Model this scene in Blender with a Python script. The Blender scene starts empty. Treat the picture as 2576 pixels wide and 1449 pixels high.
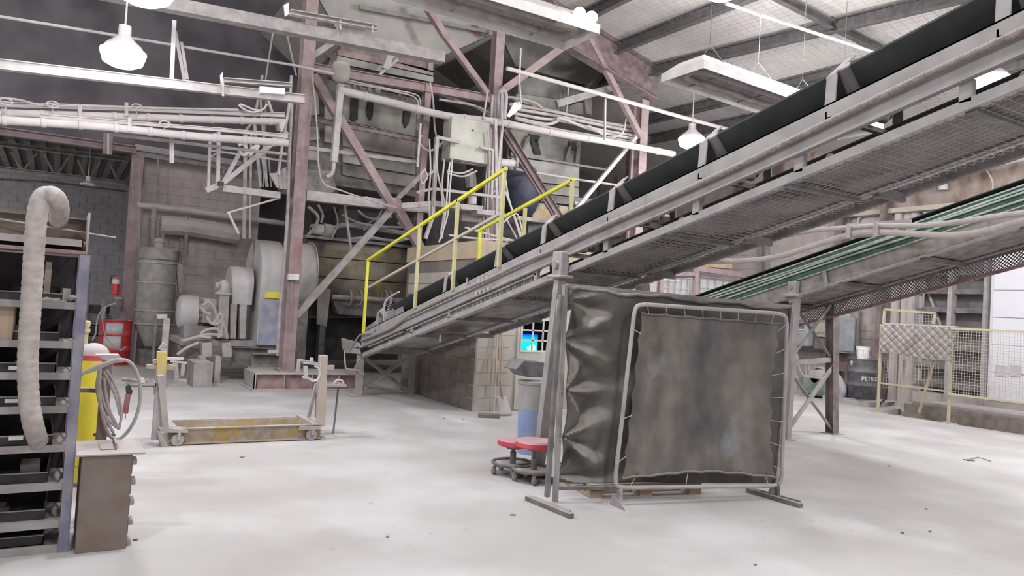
import bpy, bmesh, math, random
from math import sin, cos, radians, pi, sqrt, atan2
from mathutils import Vector, Matrix
random.seed(7)
SC = bpy.context.scene
COL = SC.collection
# ---------------------------------------------------------------- camera
F = 1860.0; YAW = radians(31.5); PIT = radians(1.77); ROL = radians(3.32)
CAM = Vector((0, 0, 1.6))
_f0 = Vector((sin(YAW), cos(YAW), 0)); _r0 = Vector((cos(YAW), -sin(YAW), 0)); _z = Vector((0, 0, 1))
FW = _f0 * cos(PIT) + _z * sin(PIT); _up = -_f0 * sin(PIT) + _z * cos(PIT)
RT = _r0 * cos(ROL) + _up * sin(ROL); UP = -_r0 * sin(ROL) + _up * cos(ROL)
cd = bpy.data.cameras.new('camera'); cam = bpy.data.objects.new('camera', cd); COL.objects.link(cam)
cd.sensor_width = 36; cd.lens = F / 2576 * 36; cd.clip_end = 200; cd.clip_start = 0.05
m = Matrix.Identity(4)
for i in range(3):
    m[i][0] = RT[i]; m[i][1] = UP[i]; m[i][2] = -FW[i]; m[i][3] = CAM[i]
cam.matrix_world = m; SC.camera = cam
# ---------------------------------------------------------------- world, exposure
w = bpy.data.worlds.new('world'); SC.world = w; w.use_nodes = True
w.node_tree.nodes['Background'].inputs[0].default_value = (0.93, 0.92, 1.0, 1)
w.node_tree.nodes['Background'].inputs[1].default_value = 0.42
SC.view_settings.view_transform = 'Standard'; SC.view_settings.look = 'None'
SC.view_settings.gamma = 1.0; SC.view_settings.use_curve_mapping = False
SC.view_settings.exposure = -0.08
LAMP_W = 280.0

def V(*a): return Vector(a)
def P(px, py, ax, val):
    """world point seen at a pixel of the photograph, on a plane x/y/z = val or at depth d = val"""
    d = FW + RT * ((px - 1288) / F) - UP * ((py - 724.5) / F)
    if ax == 'd': t = val
    else:
        i = 'xyz'.index(ax); t = (val - CAM[i]) / d[i]
    return CAM + d * t
def PL(px, py, p0, n):
    d = FW + RT * ((px - 1288) / F) - UP * ((py - 724.5) / F)
    return CAM + d * ((p0 - CAM).dot(n) / d.dot(n))
def pts(s, ax, val):
    """'x,y x,y,v ...' -> world points"""
    out = []
    for t in s.split():
        a = [float(k) for k in t.split(',')]
        out.append(P(a[0], a[1], ax, a[2] if len(a) > 2 else val))
    return out
def pxm(px, p):
    """size in metres of px pixels at point p"""
    return px / F * (p - CAM).dot(FW)

# ---------------------------------------------------------------- materials
DUST = (0.50, 0.46, 0.44)
MATS = {}
def mat(name, col, rough=0.8, metal=0.0, dust=0.7, base=0.25, var=0.18, scale=3.0, dcol=DUST, bump=0.0, streak=False, emit=None, trans=0.0):
    if name in MATS: return MATS[name]
    m = bpy.data.materials.new(name); m.use_nodes = True; nt = m.node_tree; N = nt.nodes; L = nt.links
    b = N['Principled BSDF']; MATS[name] = m
    b.inputs['Roughness'].default_value = rough; b.inputs['Metallic'].default_value = metal
    if emit:
        b.inputs['Emission Color'].default_value = (*col, 1); b.inputs['Emission Strength'].default_value = emit
        b.inputs['Base Color'].default_value = (*col, 1); return m
    geo = N.new('ShaderNodeNewGeometry'); noi = N.new('ShaderNodeTexNoise'); noi.inputs['Scale'].default_value = scale
    noi.inputs['Detail'].default_value = 6
    if streak:
        mp = N.new('ShaderNodeMapping'); mp.inputs['Scale'].default_value = (1.6, 1.6, 0.25)
        L.new(geo.outputs['Position'], mp.inputs['Vector']); L.new(mp.outputs[0], noi.inputs['Vector'])
    else: L.new(geo.outputs['Position'], noi.inputs['Vector'])
    mr = N.new('ShaderNodeMapRange'); mr.inputs[1].default_value = 0.3; mr.inputs[2].default_value = 0.7
    mr.inputs[3].default_value = 1 - var; mr.inputs[4].default_value = 1 + var; L.new(noi.outputs['Fac'], mr.inputs[0])
    vm = N.new('ShaderNodeVectorMath'); vm.operation = 'SCALE'; vm.inputs[0].default_value = col; L.new(mr.outputs[0], vm.inputs['Scale'])
    # dust lies on faces that look up, and thinly everywhere
    sp = N.new('ShaderNodeSeparateXYZ'); L.new(geo.outputs['Normal'], sp.inputs[0])
    m2 = N.new('ShaderNodeMapRange'); m2.inputs[1].default_value = 0.15; m2.inputs[2].default_value = 0.8
    m2.inputs[3].default_value = 0.0; m2.inputs[4].default_value = dust; L.new(sp.outputs[2], m2.inputs[0])
    n2 = N.new('ShaderNodeTexNoise'); n2.inputs['Scale'].default_value = scale * 2.3; L.new(geo.outputs['Position'], n2.inputs['Vector'])
    m3 = N.new('ShaderNodeMapRange'); m3.inputs[1].default_value = 0.35; m3.inputs[2].default_value = 0.65
    m3.inputs[3].default_value = base * 0.5; m3.inputs[4].default_value = base * 1.5; L.new(n2.outputs['Fac'], m3.inputs[0])
    mx = N.new('ShaderNodeMath'); mx.operation = 'ADD'; mx.use_clamp = True; L.new(m2.outputs[0], mx.inputs[0]); L.new(m3.outputs[0], mx.inputs[1])
    mc = N.new('ShaderNodeMix'); mc.data_type = 'RGBA'; L.new(mx.outputs[0], mc.inputs['Factor'])
    L.new(vm.outputs[0], mc.inputs[6]); mc.inputs[7].default_value = (*dcol, 1)
    L.new(mc.outputs[2], b.inputs['Base Color'])
    if bump:
        bn = N.new('ShaderNodeBump'); bn.inputs['Strength'].default_value = bump; bn.inputs['Distance'].default_value = 0.02
        L.new(n2.outputs['Fac'], bn.inputs['Height']); L.new(bn.outputs[0], b.inputs['Normal'])
    if trans: b.inputs['Transmission Weight'].default_value = trans
    return m
PURP = mat('dusty_red_oxide_steel', (0.25, 0.165, 0.165), base=0.22, var=0.06)
PURPD = mat('dark_red_oxide_steel', (0.13, 0.08, 0.08), base=0.2)
RED_OX = mat('bare_red_oxide', (0.25, 0.06, 0.05), base=0.25)
GREY = mat('dusty_grey_steel', (0.21, 0.20, 0.19), base=0.32)
GREYL = mat('pale_dusty_steel', (0.31, 0.29, 0.28), base=0.45, dust=0.9)
GREYD = mat('dark_grey_steel', (0.09, 0.085, 0.085), base=0.2, dust=0.5)
GALV = mat('galvanised_steel', (0.34, 0.34, 0.35), rough=0.55, metal=0.0, base=0.25)
CONV = mat('conveyor_grey_paint', (0.26, 0.255, 0.24), base=0.28, dust=0.8, bump=0.15)
PIPE = mat('dusty_white_pipe', (0.42, 0.40, 0.37), base=0.5, dust=0.8, bump=0.3)
PANEL = mat('greenish_cream_panel', (0.27, 0.28, 0.24), base=0.3, var=0.25, scale=1.5)
PANELD = mat('grime_grey_panel', (0.15, 0.15, 0.13), base=0.18, var=0.3, scale=1.5)
BROWNP = mat('dusty_brown_panel', (0.21, 0.185, 0.17), base=0.3, var=0.3, scale=1.2)
OLIVE = mat('stained_olive_yellow_panel', (0.20, 0.17, 0.09), base=0.25, var=0.4, scale=1.6)
YDIRT = mat('worn_yellow_paint', (0.62, 0.45, 0.06), base=0.35, scale=6)
YBROWN = mat('worn_yellow_brown_paint', (0.34, 0.24, 0.10), base=0.45, scale=5, var=0.3)
PURLIN = mat('dark_purlin', (0.06, 0.055, 0.055), base=0.08, dust=0.1)
BELT = mat('black_rubber_belt', (0.022, 0.028, 0.028), base=0.03, dust=0.1, rough=0.6)
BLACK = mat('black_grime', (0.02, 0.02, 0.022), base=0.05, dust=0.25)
YEL = mat('bright_yellow_paint', (0.72, 0.70, 0.03), base=0.08, dust=0.15, rough=0.5)
YELP = mat('dusty_pale_yellow_paint', (0.58, 0.54, 0.16), base=0.35, dust=0.5)
BEIGE = mat('dusty_beige_rail', (0.46, 0.40, 0.28), base=0.4)
CYLY = mat('yellow_cylinder_paint', (0.80, 0.66, 0.02), base=0.07, dust=0.3, rough=0.45)
REDP = mat('red_paint', (0.55, 0.015, 0.025), base=0.06, dust=0.4, rough=0.45)
REDV = mat('red_vinyl', (0.60, 0.03, 0.06), base=0.12, dust=0.75, rough=0.5, dcol=(0.62, 0.45, 0.45))
WHITE = mat('white_paint', (0.72, 0.71, 0.70), base=0.15, dust=0.4)
WHITED = mat('white_door_paint', (0.84, 0.84, 0.88), base=0.02, dust=0.2, var=0.03)
LABELW = mat('paper_label', (0.62, 0.60, 0.60), base=0.1, dust=0.1)
BLUEP = mat('blue_grey_rack_paint', (0.10, 0.11, 0.19), base=0.35)
BLUEF = mat('pale_blue_fan_paint', (0.20, 0.25, 0.40), base=0.45)
FAN = mat('pale_dusty_fan_paint', (0.50, 0.50, 0.50), base=0.45, dust=0.9)
BLUEB = mat('blue_plastic', (0.16, 0.26, 0.55), base=0.35, rough=0.5, scale=2)
GREYPL = mat('grey_plastic', (0.34, 0.34, 0.33), base=0.3, rough=0.5)
DPLAST = mat('dark_grey_plastic', (0.07, 0.07, 0.075), base=0.2, rough=0.5, dust=0.2)
TARP = mat('dark_blue_tarp', (0.018, 0.022, 0.05), base=0.04, dust=0.25, rough=0.6)
CARD = mat('cardboard', (0.42, 0.28, 0.16), base=0.2)
WOOD = mat('dusty_pallet_wood', (0.42, 0.28, 0.14), base=0.25, dust=0.8)
OSB = mat('tan_board', (0.48, 0.36, 0.22), base=0.3)
HOSE = mat('dusty_duct_hose', (0.34, 0.29, 0.25), base=0.5, scale=8, bump=0.3)
CABLE = mat('dusty_cable', (0.33, 0.30, 0.27), base=0.5)
CABLEW = mat('white_cable', (0.55, 0.52, 0.48), base=0.3)
BROWNC = mat('brown_cabinet_paint', (0.16, 0.12, 0.095), base=0.12, dust=0.9, var=0.08)
DOME = mat('dusty_pink_white', (0.50, 0.40, 0.39), base=0.3)
RUST = mat('rusty_red_steel', (0.22, 0.10, 0.085), base=0.3)
GREENC = mat('green_conveyor_paint', (0.02, 0.075, 0.05), base=0.12, dust=0.55, dcol=(0.42, 0.50, 0.42))
GREENL = mat('pale_green_rail', (0.30, 0.40, 0.32), base=0.6, dust=0.6, dcol=(0.55, 0.6, 0.53))
ECAB = mat('grey_blue_cabinet', (0.30, 0.34, 0.36), base=0.25)
DRUM = mat('black_blue_drum', (0.03, 0.035, 0.05), base=0.14, rough=0.5, dust=0.6)
CONC = mat('concrete', (0.42, 0.39, 0.36), base=0.3, bump=0.3)
CONCB = mat('wet_brown_concrete', (0.20, 0.16, 0.12), base=0.25, var=0.45, bump=0.5, dust=0.7)
BLOCK = mat('painted_block', (0.46, 0.40, 0.37), base=0.35, var=0.16, bump=0.2)
MORT = mat('mortar', (0.47, 0.41, 0.38), base=0.2)
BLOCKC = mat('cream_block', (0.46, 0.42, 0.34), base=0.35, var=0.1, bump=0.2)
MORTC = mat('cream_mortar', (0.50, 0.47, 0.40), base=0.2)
BLOCKB = mat('grimy_shaded_brown_block', (0.17, 0.145, 0.12), base=0.15, var=0.25, scale=1.5)  # dirty brown, darkened further to paint in the shade under the conveyor
BLOCKG = mat('grey_block', (0.40, 0.39, 0.395), base=0.1, var=0.1)
MORTG = mat('grey_mortar', (0.38, 0.37, 0.375), base=0.1)
INSUL = mat('roof_insulation', (0.50, 0.48, 0.45), base=0.25, dust=0, var=0.1)
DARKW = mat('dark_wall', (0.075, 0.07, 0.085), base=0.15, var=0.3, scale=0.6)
WIRE = mat('wire', (0.20, 0.19, 0.18), base=0.3)
MESHM = mat('expanded_metal', (0.16, 0.145, 0.13), base=0.35)
LAMPM = mat('lamp_glow', (0.95, 0.95, 1.0), emit=60.0)
LAMPS = mat('lamp_glow_soft', (0.95, 0.95, 1.0), emit=25.0)
def mix_stain(m, col, scale, lo, hi, zscale=1.0, seed=0.0):
    """adds worn or stained patches with a shape of their own to a material"""
    nt = m.node_tree; N = nt.nodes; L = nt.links; b = N['Principled BSDF']
    src = b.inputs['Base Color'].links[0].from_socket
    geo = N.new('ShaderNodeNewGeometry'); mp = N.new('ShaderNodeMapping'); mp.inputs['Scale'].default_value = (1, 1, zscale); mp.inputs['Location'].default_value = (seed, seed, seed)
    n = N.new('ShaderNodeTexNoise'); n.inputs['Scale'].default_value = scale; n.inputs['Detail'].default_value = 5
    L.new(geo.outputs['Position'], mp.inputs[0]); L.new(mp.outputs[0], n.inputs['Vector'])
    r = N.new('ShaderNodeMapRange'); r.inputs[1].default_value = lo; r.inputs[2].default_value = hi; L.new(n.outputs['Fac'], r.inputs[0])
    mx = N.new('ShaderNodeMix'); mx.data_type = 'RGBA'; L.new(r.outputs[0], mx.inputs['Factor']); L.new(src, mx.inputs[6]); mx.inputs[7].default_value = (*col, 1)
    L.new(mx.outputs[2], b.inputs['Base Color']); return m
FLOOR = mat('dusty_concrete_floor', (0.53, 0.515, 0.505), base=0.2, dust=0, var=0.05, scale=0.5, dcol=(0.45, 0.43, 0.42), rough=0.7)
mix_stain(FLOOR, (0.62, 0.61, 0.605), 0.8, 0.45, 0.62)
mix_stain(FLOOR, (0.42, 0.39, 0.38), 0.55, 0.54, 0.78, 1, 5.0)
mix_stain(FLOOR, (0.40, 0.37, 0.36), 7.0, 0.66, 0.8, 1, 9.0)
CURT = mat('dark_grey_curtain', (0.06, 0.058, 0.05), base=0.16, dust=1.0, rough=0.6, dcol=(0.36, 0.33, 0.29), var=0.3, scale=2.5)
CURF = mat('brown_grey_canvas', (0.12, 0.105, 0.088), base=0.12, dust=0.4, var=0.35, streak=True, scale=3.0)
mix_stain(CURF, (0.05, 0.053, 0.055), 1.6, 0.5, 0.72, 0.6, 3.0)
mix_stain(CURF, (0.26, 0.28, 0.29), 2.6, 0.64, 0.80, 0.6, 1.0)
mix_stain(OLIVE, (0.50, 0.38, 0.05), 2.2, 0.60, 0.68, 1, 2.0)
mix_stain(OLIVE, (0.10, 0.09, 0.08), 1.0, 0.5, 0.65, 1, 6.0)
mix_stain(YBROWN, (0.46, 0.33, 0.10), 3.5, 0.56, 0.66, 2, 0.0)
mix_stain(PANEL, (0.10, 0.10, 0.09), 0.9, 0.52, 0.68, 0.6, 4.0)
mix_stain(BROWNP, (0.08, 0.07, 0.06), 1.1, 0.52, 0.7, 0.7, 8.0)
mix_stain(PURP, (0.22, 0.05, 0.04), 0.7, 0.64, 0.8, 0.5, 2.0)
HOPP = mix_stain(mat('hopper_sheet', (0.27, 0.265, 0.24), base=0.25, var=0.12, scale=1.0), (0.20, 0.08, 0.06), 1.3, 0.62, 0.70, 1.2, 7.0)

# ---------------------------------------------------------------- mesh builder
class MB:
    def __init__(s, M=None): s.v = []; s.f = []; s.M = M
    def add(s, vs, fs):
        n = len(s.v)
        for p in vs:
            p = Vector(p); s.v.append(s.M @ p if s.M else p)
        for f in fs: s.f.append([i + n for i in f])
        return s
    def box(s, a, b):
        x0, y0, z0 = a; x1, y1, z1 = b
        return s.add([(x0,y0,z0),(x1,y0,z0),(x1,y1,z0),(x0,y1,z0),(x0,y0,z1),(x1,y0,z1),(x1,y1,z1),(x0,y1,z1)],
              [(0,3,2,1),(4,5,6,7),(0,1,5,4),(1,2,6,5),(2,3,7,6),(3,0,4,7)])
    def prof(s, p, q, poly, up=(0, 0, 1)):
        """extrudes a 2D outline (side, up) from p to q"""
        p = Vector(p); q = Vector(q); n = (q - p).normalized(); u = Vector(up)
        if abs(n.dot(u.normalized())) > 0.98: u = Vector((0, 1, 0))
        sd = n.cross(u).normalized(); u = sd.cross(n).normalized(); k = len(poly)
        vs = [p + sd * a + u * b for a, b in poly] + [q + sd * a + u * b for a, b in poly]
        return s.add(vs, [tuple(range(k)), tuple(range(2*k-1, k-1, -1))] + [(i, i + k, (i+1) % k + k, (i+1) % k) for i in range(k)])
    def bar(s, p, q, w, h=None, up=(0, 0, 1)):
        h = h or w; return s.prof(p, q, [(-w/2,-h/2),(-w/2,h/2),(w/2,h/2),(w/2,-h/2)], up)
    def ibeam(s, p, q, w, h, t=0.015, up=(0, 0, 1)):
        a, b = w/2, h/2
        return s.prof(p, q, [(-a,-b),(-a,-b+t),(-t/2,-b+t),(-t/2,b-t),(-a,b-t),(-a,b),(a,b),(a,b-t),(t/2,b-t),(t/2,-b+t),(a,-b+t),(a,-b)], up)
    def chan(s, p, q, w, h, t=0.012, up=(0, 0, 1), flip=1):
        a, b = w * flip, h/2; t2 = t * flip
        return s.prof(p, q, [(0,-b),(0,b),(a,b),(a,b-t),(t2,b-t),(t2,-b+t),(a,-b+t),(a,-b)], up)
    def angle(s, p, q, a, t=0.012, up=(0, 0, 1)):
        return s.prof(p, q, [(-a/2,-a/2),(-a/2,a/2),(-a/2+t,a/2),(-a/2+t,-a/2+t),(a/2,-a/2+t),(a/2,-a/2)], up)
    def tube(s, P_, r, n=8, closed=False):
        P_ = [Vector(p) for p in P_]; N = len(P_); rings = []
        for i in range(N):
            a = P_[i-1] if (i > 0 or closed) else P_[i]; b = P_[(i+1) % N] if (i < N-1 or closed) else P_[i]
            t = (b - a).normalized()
            if i == 0:
                u = Vector((0, 0, 1)) if abs(t.z) < 0.9 else Vector((1, 0, 0))
                sd = t.cross(u).normalized()
            else: sd = (sd - t * sd.dot(t)).normalized()
            u = sd.cross(t); rr = r[i] if isinstance(r, (list, tuple)) else r
            rings.append([P_[i] + (sd * cos(2*pi*k/n) + u * sin(2*pi*k/n)) * rr for k in range(n)])
        vs = [v for g in rings for v in g]; fs = []
        for i in range(N if closed else N - 1):
            j = (i+1) % N
            for k in range(n): fs.append((i*n+k, i*n+(k+1) % n, j*n+(k+1) % n, j*n+k))
        if not closed: fs += [tuple(range(n-1, -1, -1)), tuple(range((N-1)*n, N*n))]
        return s.add(vs, fs)
    def lathe(s, base, prof, ax=(0, 0, 1), n=20):
        """prof: (distance along axis, radius)"""
        base = Vector(base); ax = Vector(ax).normalized()
        u = Vector((1, 0, 0)) if abs(ax.x) < 0.9 else Vector((0, 0, 1)); a = ax.cross(u).normalized(); b = ax.cross(a)
        vs = [base + ax * t + (a * cos(2*pi*k/n) + b * sin(2*pi*k/n)) * max(r, 1e-4) for t, r in prof for k in range(n)]
        fs = [(i*n+k, i*n+(k+1) % n, (i+1)*n+(k+1) % n, (i+1)*n+k) for i in range(len(prof)-1) for k in range(n)]
        fs += [tuple(range(n-1, -1, -1)), tuple(range((len(prof)-1)*n, len(prof)*n))]
        return s.add(vs, fs)
    def slab(s, poly, vec):
        """polygon of 3D points made thick by a vector"""
        poly = [Vector(p) for p in poly]; vec = Vector(vec); k = len(poly)
        return s.add(poly + [p + vec for p in poly], [tuple(range(k)), tuple(range(2*k-1, k-1, -1))] + [(i, i+k, (i+1) % k + k, (i+1) % k) for i in range(k)])
    def grid(s, fn, nu, nv, th=0.0):
        vs = [Vector(fn(i/nu, j/nv)) for j in range(nv+1) for i in range(nu+1)]; W = nu + 1
        fs = [(j*W+i, j*W+i+1, (j+1)*W+i+1, (j+1)*W+i) for j in range(nv) for i in range(nu)]
        return s.add(vs, fs)

def build(name, mb, m, parent=None, smooth=True, bevel=0.0, label=None, solid=0.0):
    me = bpy.data.meshes.new(name); off = Vector((0, 0, 0)); q = parent
    if parent is not None:
        while q is not None: off = off + q.location; q = q.parent
    elif mb.v:
        xs = [p.x for p in mb.v]; ys = [p.y for p in mb.v]; zs = [p.z for p in mb.v]
        off = Vector(((min(xs)+max(xs))/2, (min(ys)+max(ys))/2, min(zs)))
    me.from_pydata([tuple(p - off) for p in mb.v], [], mb.f)
    bm = bmesh.new(); bm.from_mesh(me); bmesh.ops.recalc_face_normals(bm, faces=bm.faces); bm.to_mesh(me); bm.free()
    if smooth:
        for p in me.polygons: p.use_smooth = True
        me.set_sharp_from_angle(angle=radians(35))
    me.materials.append(m); o = bpy.data.objects.new(name, me); COL.objects.link(o)
    if parent is not None: o.parent = parent
    else: o.location = off
    if bevel:
        b = o.modifiers.new('bevel', 'BEVEL'); b.width = bevel; b.segments = 2; b.limit_method = 'ANGLE'
    if solid:
        b = o.modifiers.new('solidify', 'SOLIDIFY'); b.thickness = solid
    if label: o['label'] = label
    return o
def tag(o, label, cat, group=None):
    o['label'] = label; o['category'] = cat
    if group: o['group'] = group
    return o
def thing(name, label, cat, loc=(0, 0, 0), group=None):
    o = bpy.data.objects.new(name, None); COL.objects.link(o); o.location = loc; o.empty_display_size = 0.1
    return tag(o, label, cat, group)
def one(name, mb, m, label, cat, group=None, **k):
    return tag(build(name, mb, m, None, **k), label, cat, group)
def struct(name, mb, m, parent=None, **k):
    o = build(name, mb, m, parent, **k)
    if parent is None: o['kind'] = 'structure'
    return o
def copytree(o, dv, label=None, group=None, rz=0.0, parent=None):
    c = o.copy(); COL.objects.link(c)
    if parent is not None: c.parent = parent
    else:
        c.location = o.location + Vector(dv); c.rotation_euler.z += rz
        if label: c['label'] = label
        if group: c['group'] = group
    for ch in list(o.children): copytree(ch, None, parent=c)
    return c
def inst(name, me_obj, parent, dv, m=None):
    c = bpy.data.objects.new(name, me_obj.data); COL.objects.link(c); c.parent = parent; c.location = me_obj.location + Vector(dv); return c
def catmull(P_, k=6):
    P_ = [Vector(p) for p in P_]; Q = [P_[0]*2 - P_[1]] + P_ + [P_[-1]*2 - P_[-2]]; out = []
    for i in range(1, len(Q) - 2):
        a, b, c, d = Q[i-1:i+3]
        for j in range(k):
            t = j / k; out.append(0.5 * ((2*b) + (c-a)*t + (2*a-5*b+4*c-d)*t*t + (3*b-a-3*c+d)*t**3))
    return out + [P_[-1]]
#@@
# ---------------------------------------------------------------- setting
def Zr(x, y): return 9.9 - 0.25 * x + 0.05 * y
RP0 = V(0, 0, Zr(0, 0)); RN = V(0.25, -0.05, 1).normalized()
fl = MB(); fl.box((-14, -8, -0.12), (14.05, 32, 0)); fl.box((14.05, 9.0, -0.12), (17.4, 32, 0)); struct('floor', fl, FLOOR, smooth=False)
struct('floor_pit', MB().box((14.05, -8, -0.42), (17.4, 9.0, -0.3)), CONC, smooth=False)
def blocks(parent, ax, c, u0, u1, z0, z1, m, sgn=-1, hole=None, joined=False, bw=0.4, bh=0.2, seed=0):
    """block face: each block a piece, mortar recessed behind. ax 'y': wall face at Y=c running along X; 'x': face at X=c running along Y"""
    rnd = random.Random(seed); first = None; J = MB(); row = 0; z = z0; n = 0
    def unit(mb, u, z, w_):
        t = 0.012; g = 0.007; e = 0.004
        a, b = u + g, u + w_ - g; c0, c1 = z + g, z + bh - g; fr = c + sgn * t; bk = c
        def q(uu, dd, zz): return (uu, dd, zz) if ax == 'y' else (dd, uu, zz)
        vs = [q(a, bk, c0), q(b, bk, c0), q(b, bk, c1), q(a, bk, c1), q(a+e, fr, c0+e), q(b-e, fr, c0+e), q(b-e, fr, c1-e), q(a+e, fr, c1-e)]
        mb.add(vs, [(4,5,6,7), (0,1,5,4), (1,2,6,5), (2,3,7,6), (3,0,4,7)])
    while z + bh <= z1 + 0.01:
        u = u0 - (bw / 2 if row % 2 else 0)
        while u < u1 - 0.05:
            a = max(u, u0); b = min(u + bw, u1)
            if b - a > 0.1 and not (hole and hole(a, b, z, z + bh)):
                full = abs(b - a - bw) < 0.01
                if joined: unit(J, a, z, b - a)
                elif full and first is not None:
                    dv = (a - first[1], 0, z - first[2]) if ax == 'y' else (0, a - first[1], z - first[2])
                    dj = rnd.uniform(-0.003, 0.003); dv = (dv[0], dj, dv[2]) if ax == 'y' else (dj, dv[1], dv[2])
                    inst('block', first[0], parent, dv)
                else:
                    k = MB(); unit(k, a, z, b - a); o = build('block', k, m, parent, smooth=False)
                    if full: first = (o, a, z)
                n += 1
            u += bw
        z += bh; row += 1
    if joined: o = build('block_courses', J, m, parent, smooth=False); o['kind'] = 'stuff'
# back wall of painted block, left of the machinery
WB = 18.6; xl = P(352, 600, 'y', WB).x; xr = P(648, 600, 'y', WB).x
wb = struct('wall_back', MB().box((xl, WB, 0), (xr, WB + 0.3, 4.65)), MORT, smooth=False)
blocks(wb, 'y', WB, xl, xr, 0, 4.6, BLOCK, seed=1)
xend = P(760, 100, 'y', WB).x
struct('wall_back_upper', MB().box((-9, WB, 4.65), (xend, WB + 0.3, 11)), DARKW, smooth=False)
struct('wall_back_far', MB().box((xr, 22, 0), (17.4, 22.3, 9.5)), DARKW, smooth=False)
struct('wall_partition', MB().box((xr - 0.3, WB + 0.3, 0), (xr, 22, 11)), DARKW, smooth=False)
# room beyond the opening on the left
wl = struct('wall_left_room', MB().box((-9, 26.5, 0), (xr, 26.8, 5.0)), MORTG, smooth=False)
blocks(wl, 'y', 26.5, -8, xr - 0.4, 0, 4.8, BLOCKG, joined=True)
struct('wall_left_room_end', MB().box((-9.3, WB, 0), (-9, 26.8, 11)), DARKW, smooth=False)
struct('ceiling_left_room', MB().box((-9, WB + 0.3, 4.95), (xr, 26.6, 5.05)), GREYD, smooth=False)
dk = MB()
for i in range(36): dk.box((-9 + i*0.3, WB + 0.4, 4.85), (-8.86 + i*0.3, 26.4, 4.95))
struct('trim_roof_deck_ribs', dk, GREYD, smooth=False)
# right wall: block, louvre bays, white overhead door
WX = 17.0
yA = P(2215, 850, 'x', WX).y
wr = struct('wall_right', MB().box((WX, yA, 0), (WX + 0.3, 22, 4.55)), MORT, smooth=False)
blocks(wr, 'x', WX, yA, yA + 5.6, 0, 3.8, BLOCK, seed=3)
struct('wall_right_upper', MB().box((WX - 0.05, -8, 4.55), (WX + 0.3, 22, 8)), mix_stain(mat('stained_brown_concrete', (0.30, 0.22, 0.17), base=0.3, var=0.3, scale=1.0, bump=0.2), (0.14, 0.09, 0.07), 1.4, 0.5, 0.65, 0.6, 3.0), smooth=False)
struct('trim_wall_ledge', MB().box((WX - 0.25, -4, 4.45), (WX, 21, 4.56)), BEIGE, smooth=False)
yB = P(2300, 850, 'x', WX).y; yC = P(2478, 850, 'x', WX).y; yD = P(2490, 850, 'x', WX).y
# pilaster strips between column and louvres
pil = MB(); 
for a, b, d in ((2228, 2246, 0.06), (2250, 2264, 0.16), (2268, 2288, 0.05), (2288, 2300, 0.10)):
    y0, y1 = P(a, 800, 'x', WX).y, P(b, 800, 'x', WX).y
    pil.box((WX - d, min(y0, y1), 0), (WX + 0.2, max(y0, y1), 4.5))
struct('trim_wall_posts', pil, BLOCK, smooth=False)
struct('wall_behind_louvres', MB().box((WX + 0.35, yC, 0), (WX + 0.4, yB, 4.5)), mat('louvre_backing', (0.16, 0.15, 0.15), base=0.1), smooth=False)
lv = thing('louvre_wall', 'tall bank of dark horizontal louvre blades in a pale frame left of the white overhead door', 'louvre', (WX, yB, 0))
for a, b in ((2304, 2386), (2396, 2476)):
    y0, y1 = P(a, 800, 'x', WX).y, P(b, 800, 'x', WX).y; fst = None; i = 0; z = 0.45
    while z < 4.4:
        if fst is None: fst = build('louvre_blade', MB().slab([(WX + 0.02, y1, z), (WX + 0.3, y1, z + 0.1), (WX + 0.3, y1, z + 0.13), (WX + 0.02, y1, z + 0.09)], (0, y0 - y1, 0)), GREYD, lv, smooth=False); z0 = z
        else: inst('louvre_blade', fst, lv, (0, 0, z - z0))
        z += 0.42
for a, b in ((2300, 2304), (2386, 2397), (2476, 2484)):
    y0, y1 = P(a, 800, 'x', WX).y, P(b, 800, 'x', WX).y
    build('frame_post', MB().box((WX - 0.08, y1, 0), (WX + 0.12, y0, 4.5)), GREYL, lv, smooth=False)
build('diagonal_brace', MB().bar(P(2318, 690, 'x', WX + 0.25), P(2372, 830, 'x', WX + 0.25), 0.05), GREYL, lv)
build('inner_pipe', MB().tube([P(2317, 620, 'x', WX + 0.15), P(2312, 985, 'x', WX + 0.15)], 0.05), GREYL, lv)
dr = struct('door_1', MB().box((WX - 0.02, -3.0, 0.3), (WX + 0.1, yD, 4.4)), WHITED, smooth=False)
fst = None
for i in range(7):
    z = 0.32 + i * 0.58
    if fst is None: fst = build('panel', MB().box((WX - 0.06, -2.9, z), (WX - 0.02, yD - 0.06, z + 0.57)), WHITED, dr, smooth=False, bevel=0.008)
    else:
        o = inst('panel', fst, dr, (0, 0, i * 0.58)); b = o.modifiers.new('bevel', 'BEVEL'); b.width = 0.008
for a in (2505, 2540, 2580):
    p = P(a, 932, 'x', WX - 0.07); build('recessed_pull', MB().box((WX - 0.08, p.y - 0.22, p.z - 0.12), (WX - 0.055, p.y, p.z + 0.12)), LABELW, dr, bevel=0.01)
struct('wall_right_under_door', MB().box((WX - 0.02, -8, -0.3), (WX + 0.3, yA, 0.3)), CONC, smooth=False)
# raised slab in front of the louvres, wet brown edge
pt = P(2300, 1003, 'x', 15.4); pz = 0.16
sl = struct('floor_raised_slab', MB().box((15.15, -4, -0.3), (WX, 8.9, pz)), CONCB, smooth=False)
for i in range(3): build('timber', MB().box((15.2 + i*0.32, 1.0, pz), (15.42 + i*0.32, 8.7 - i*0.2, pz + 0.07)), GREYL, sl, bevel=0.01)
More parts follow.
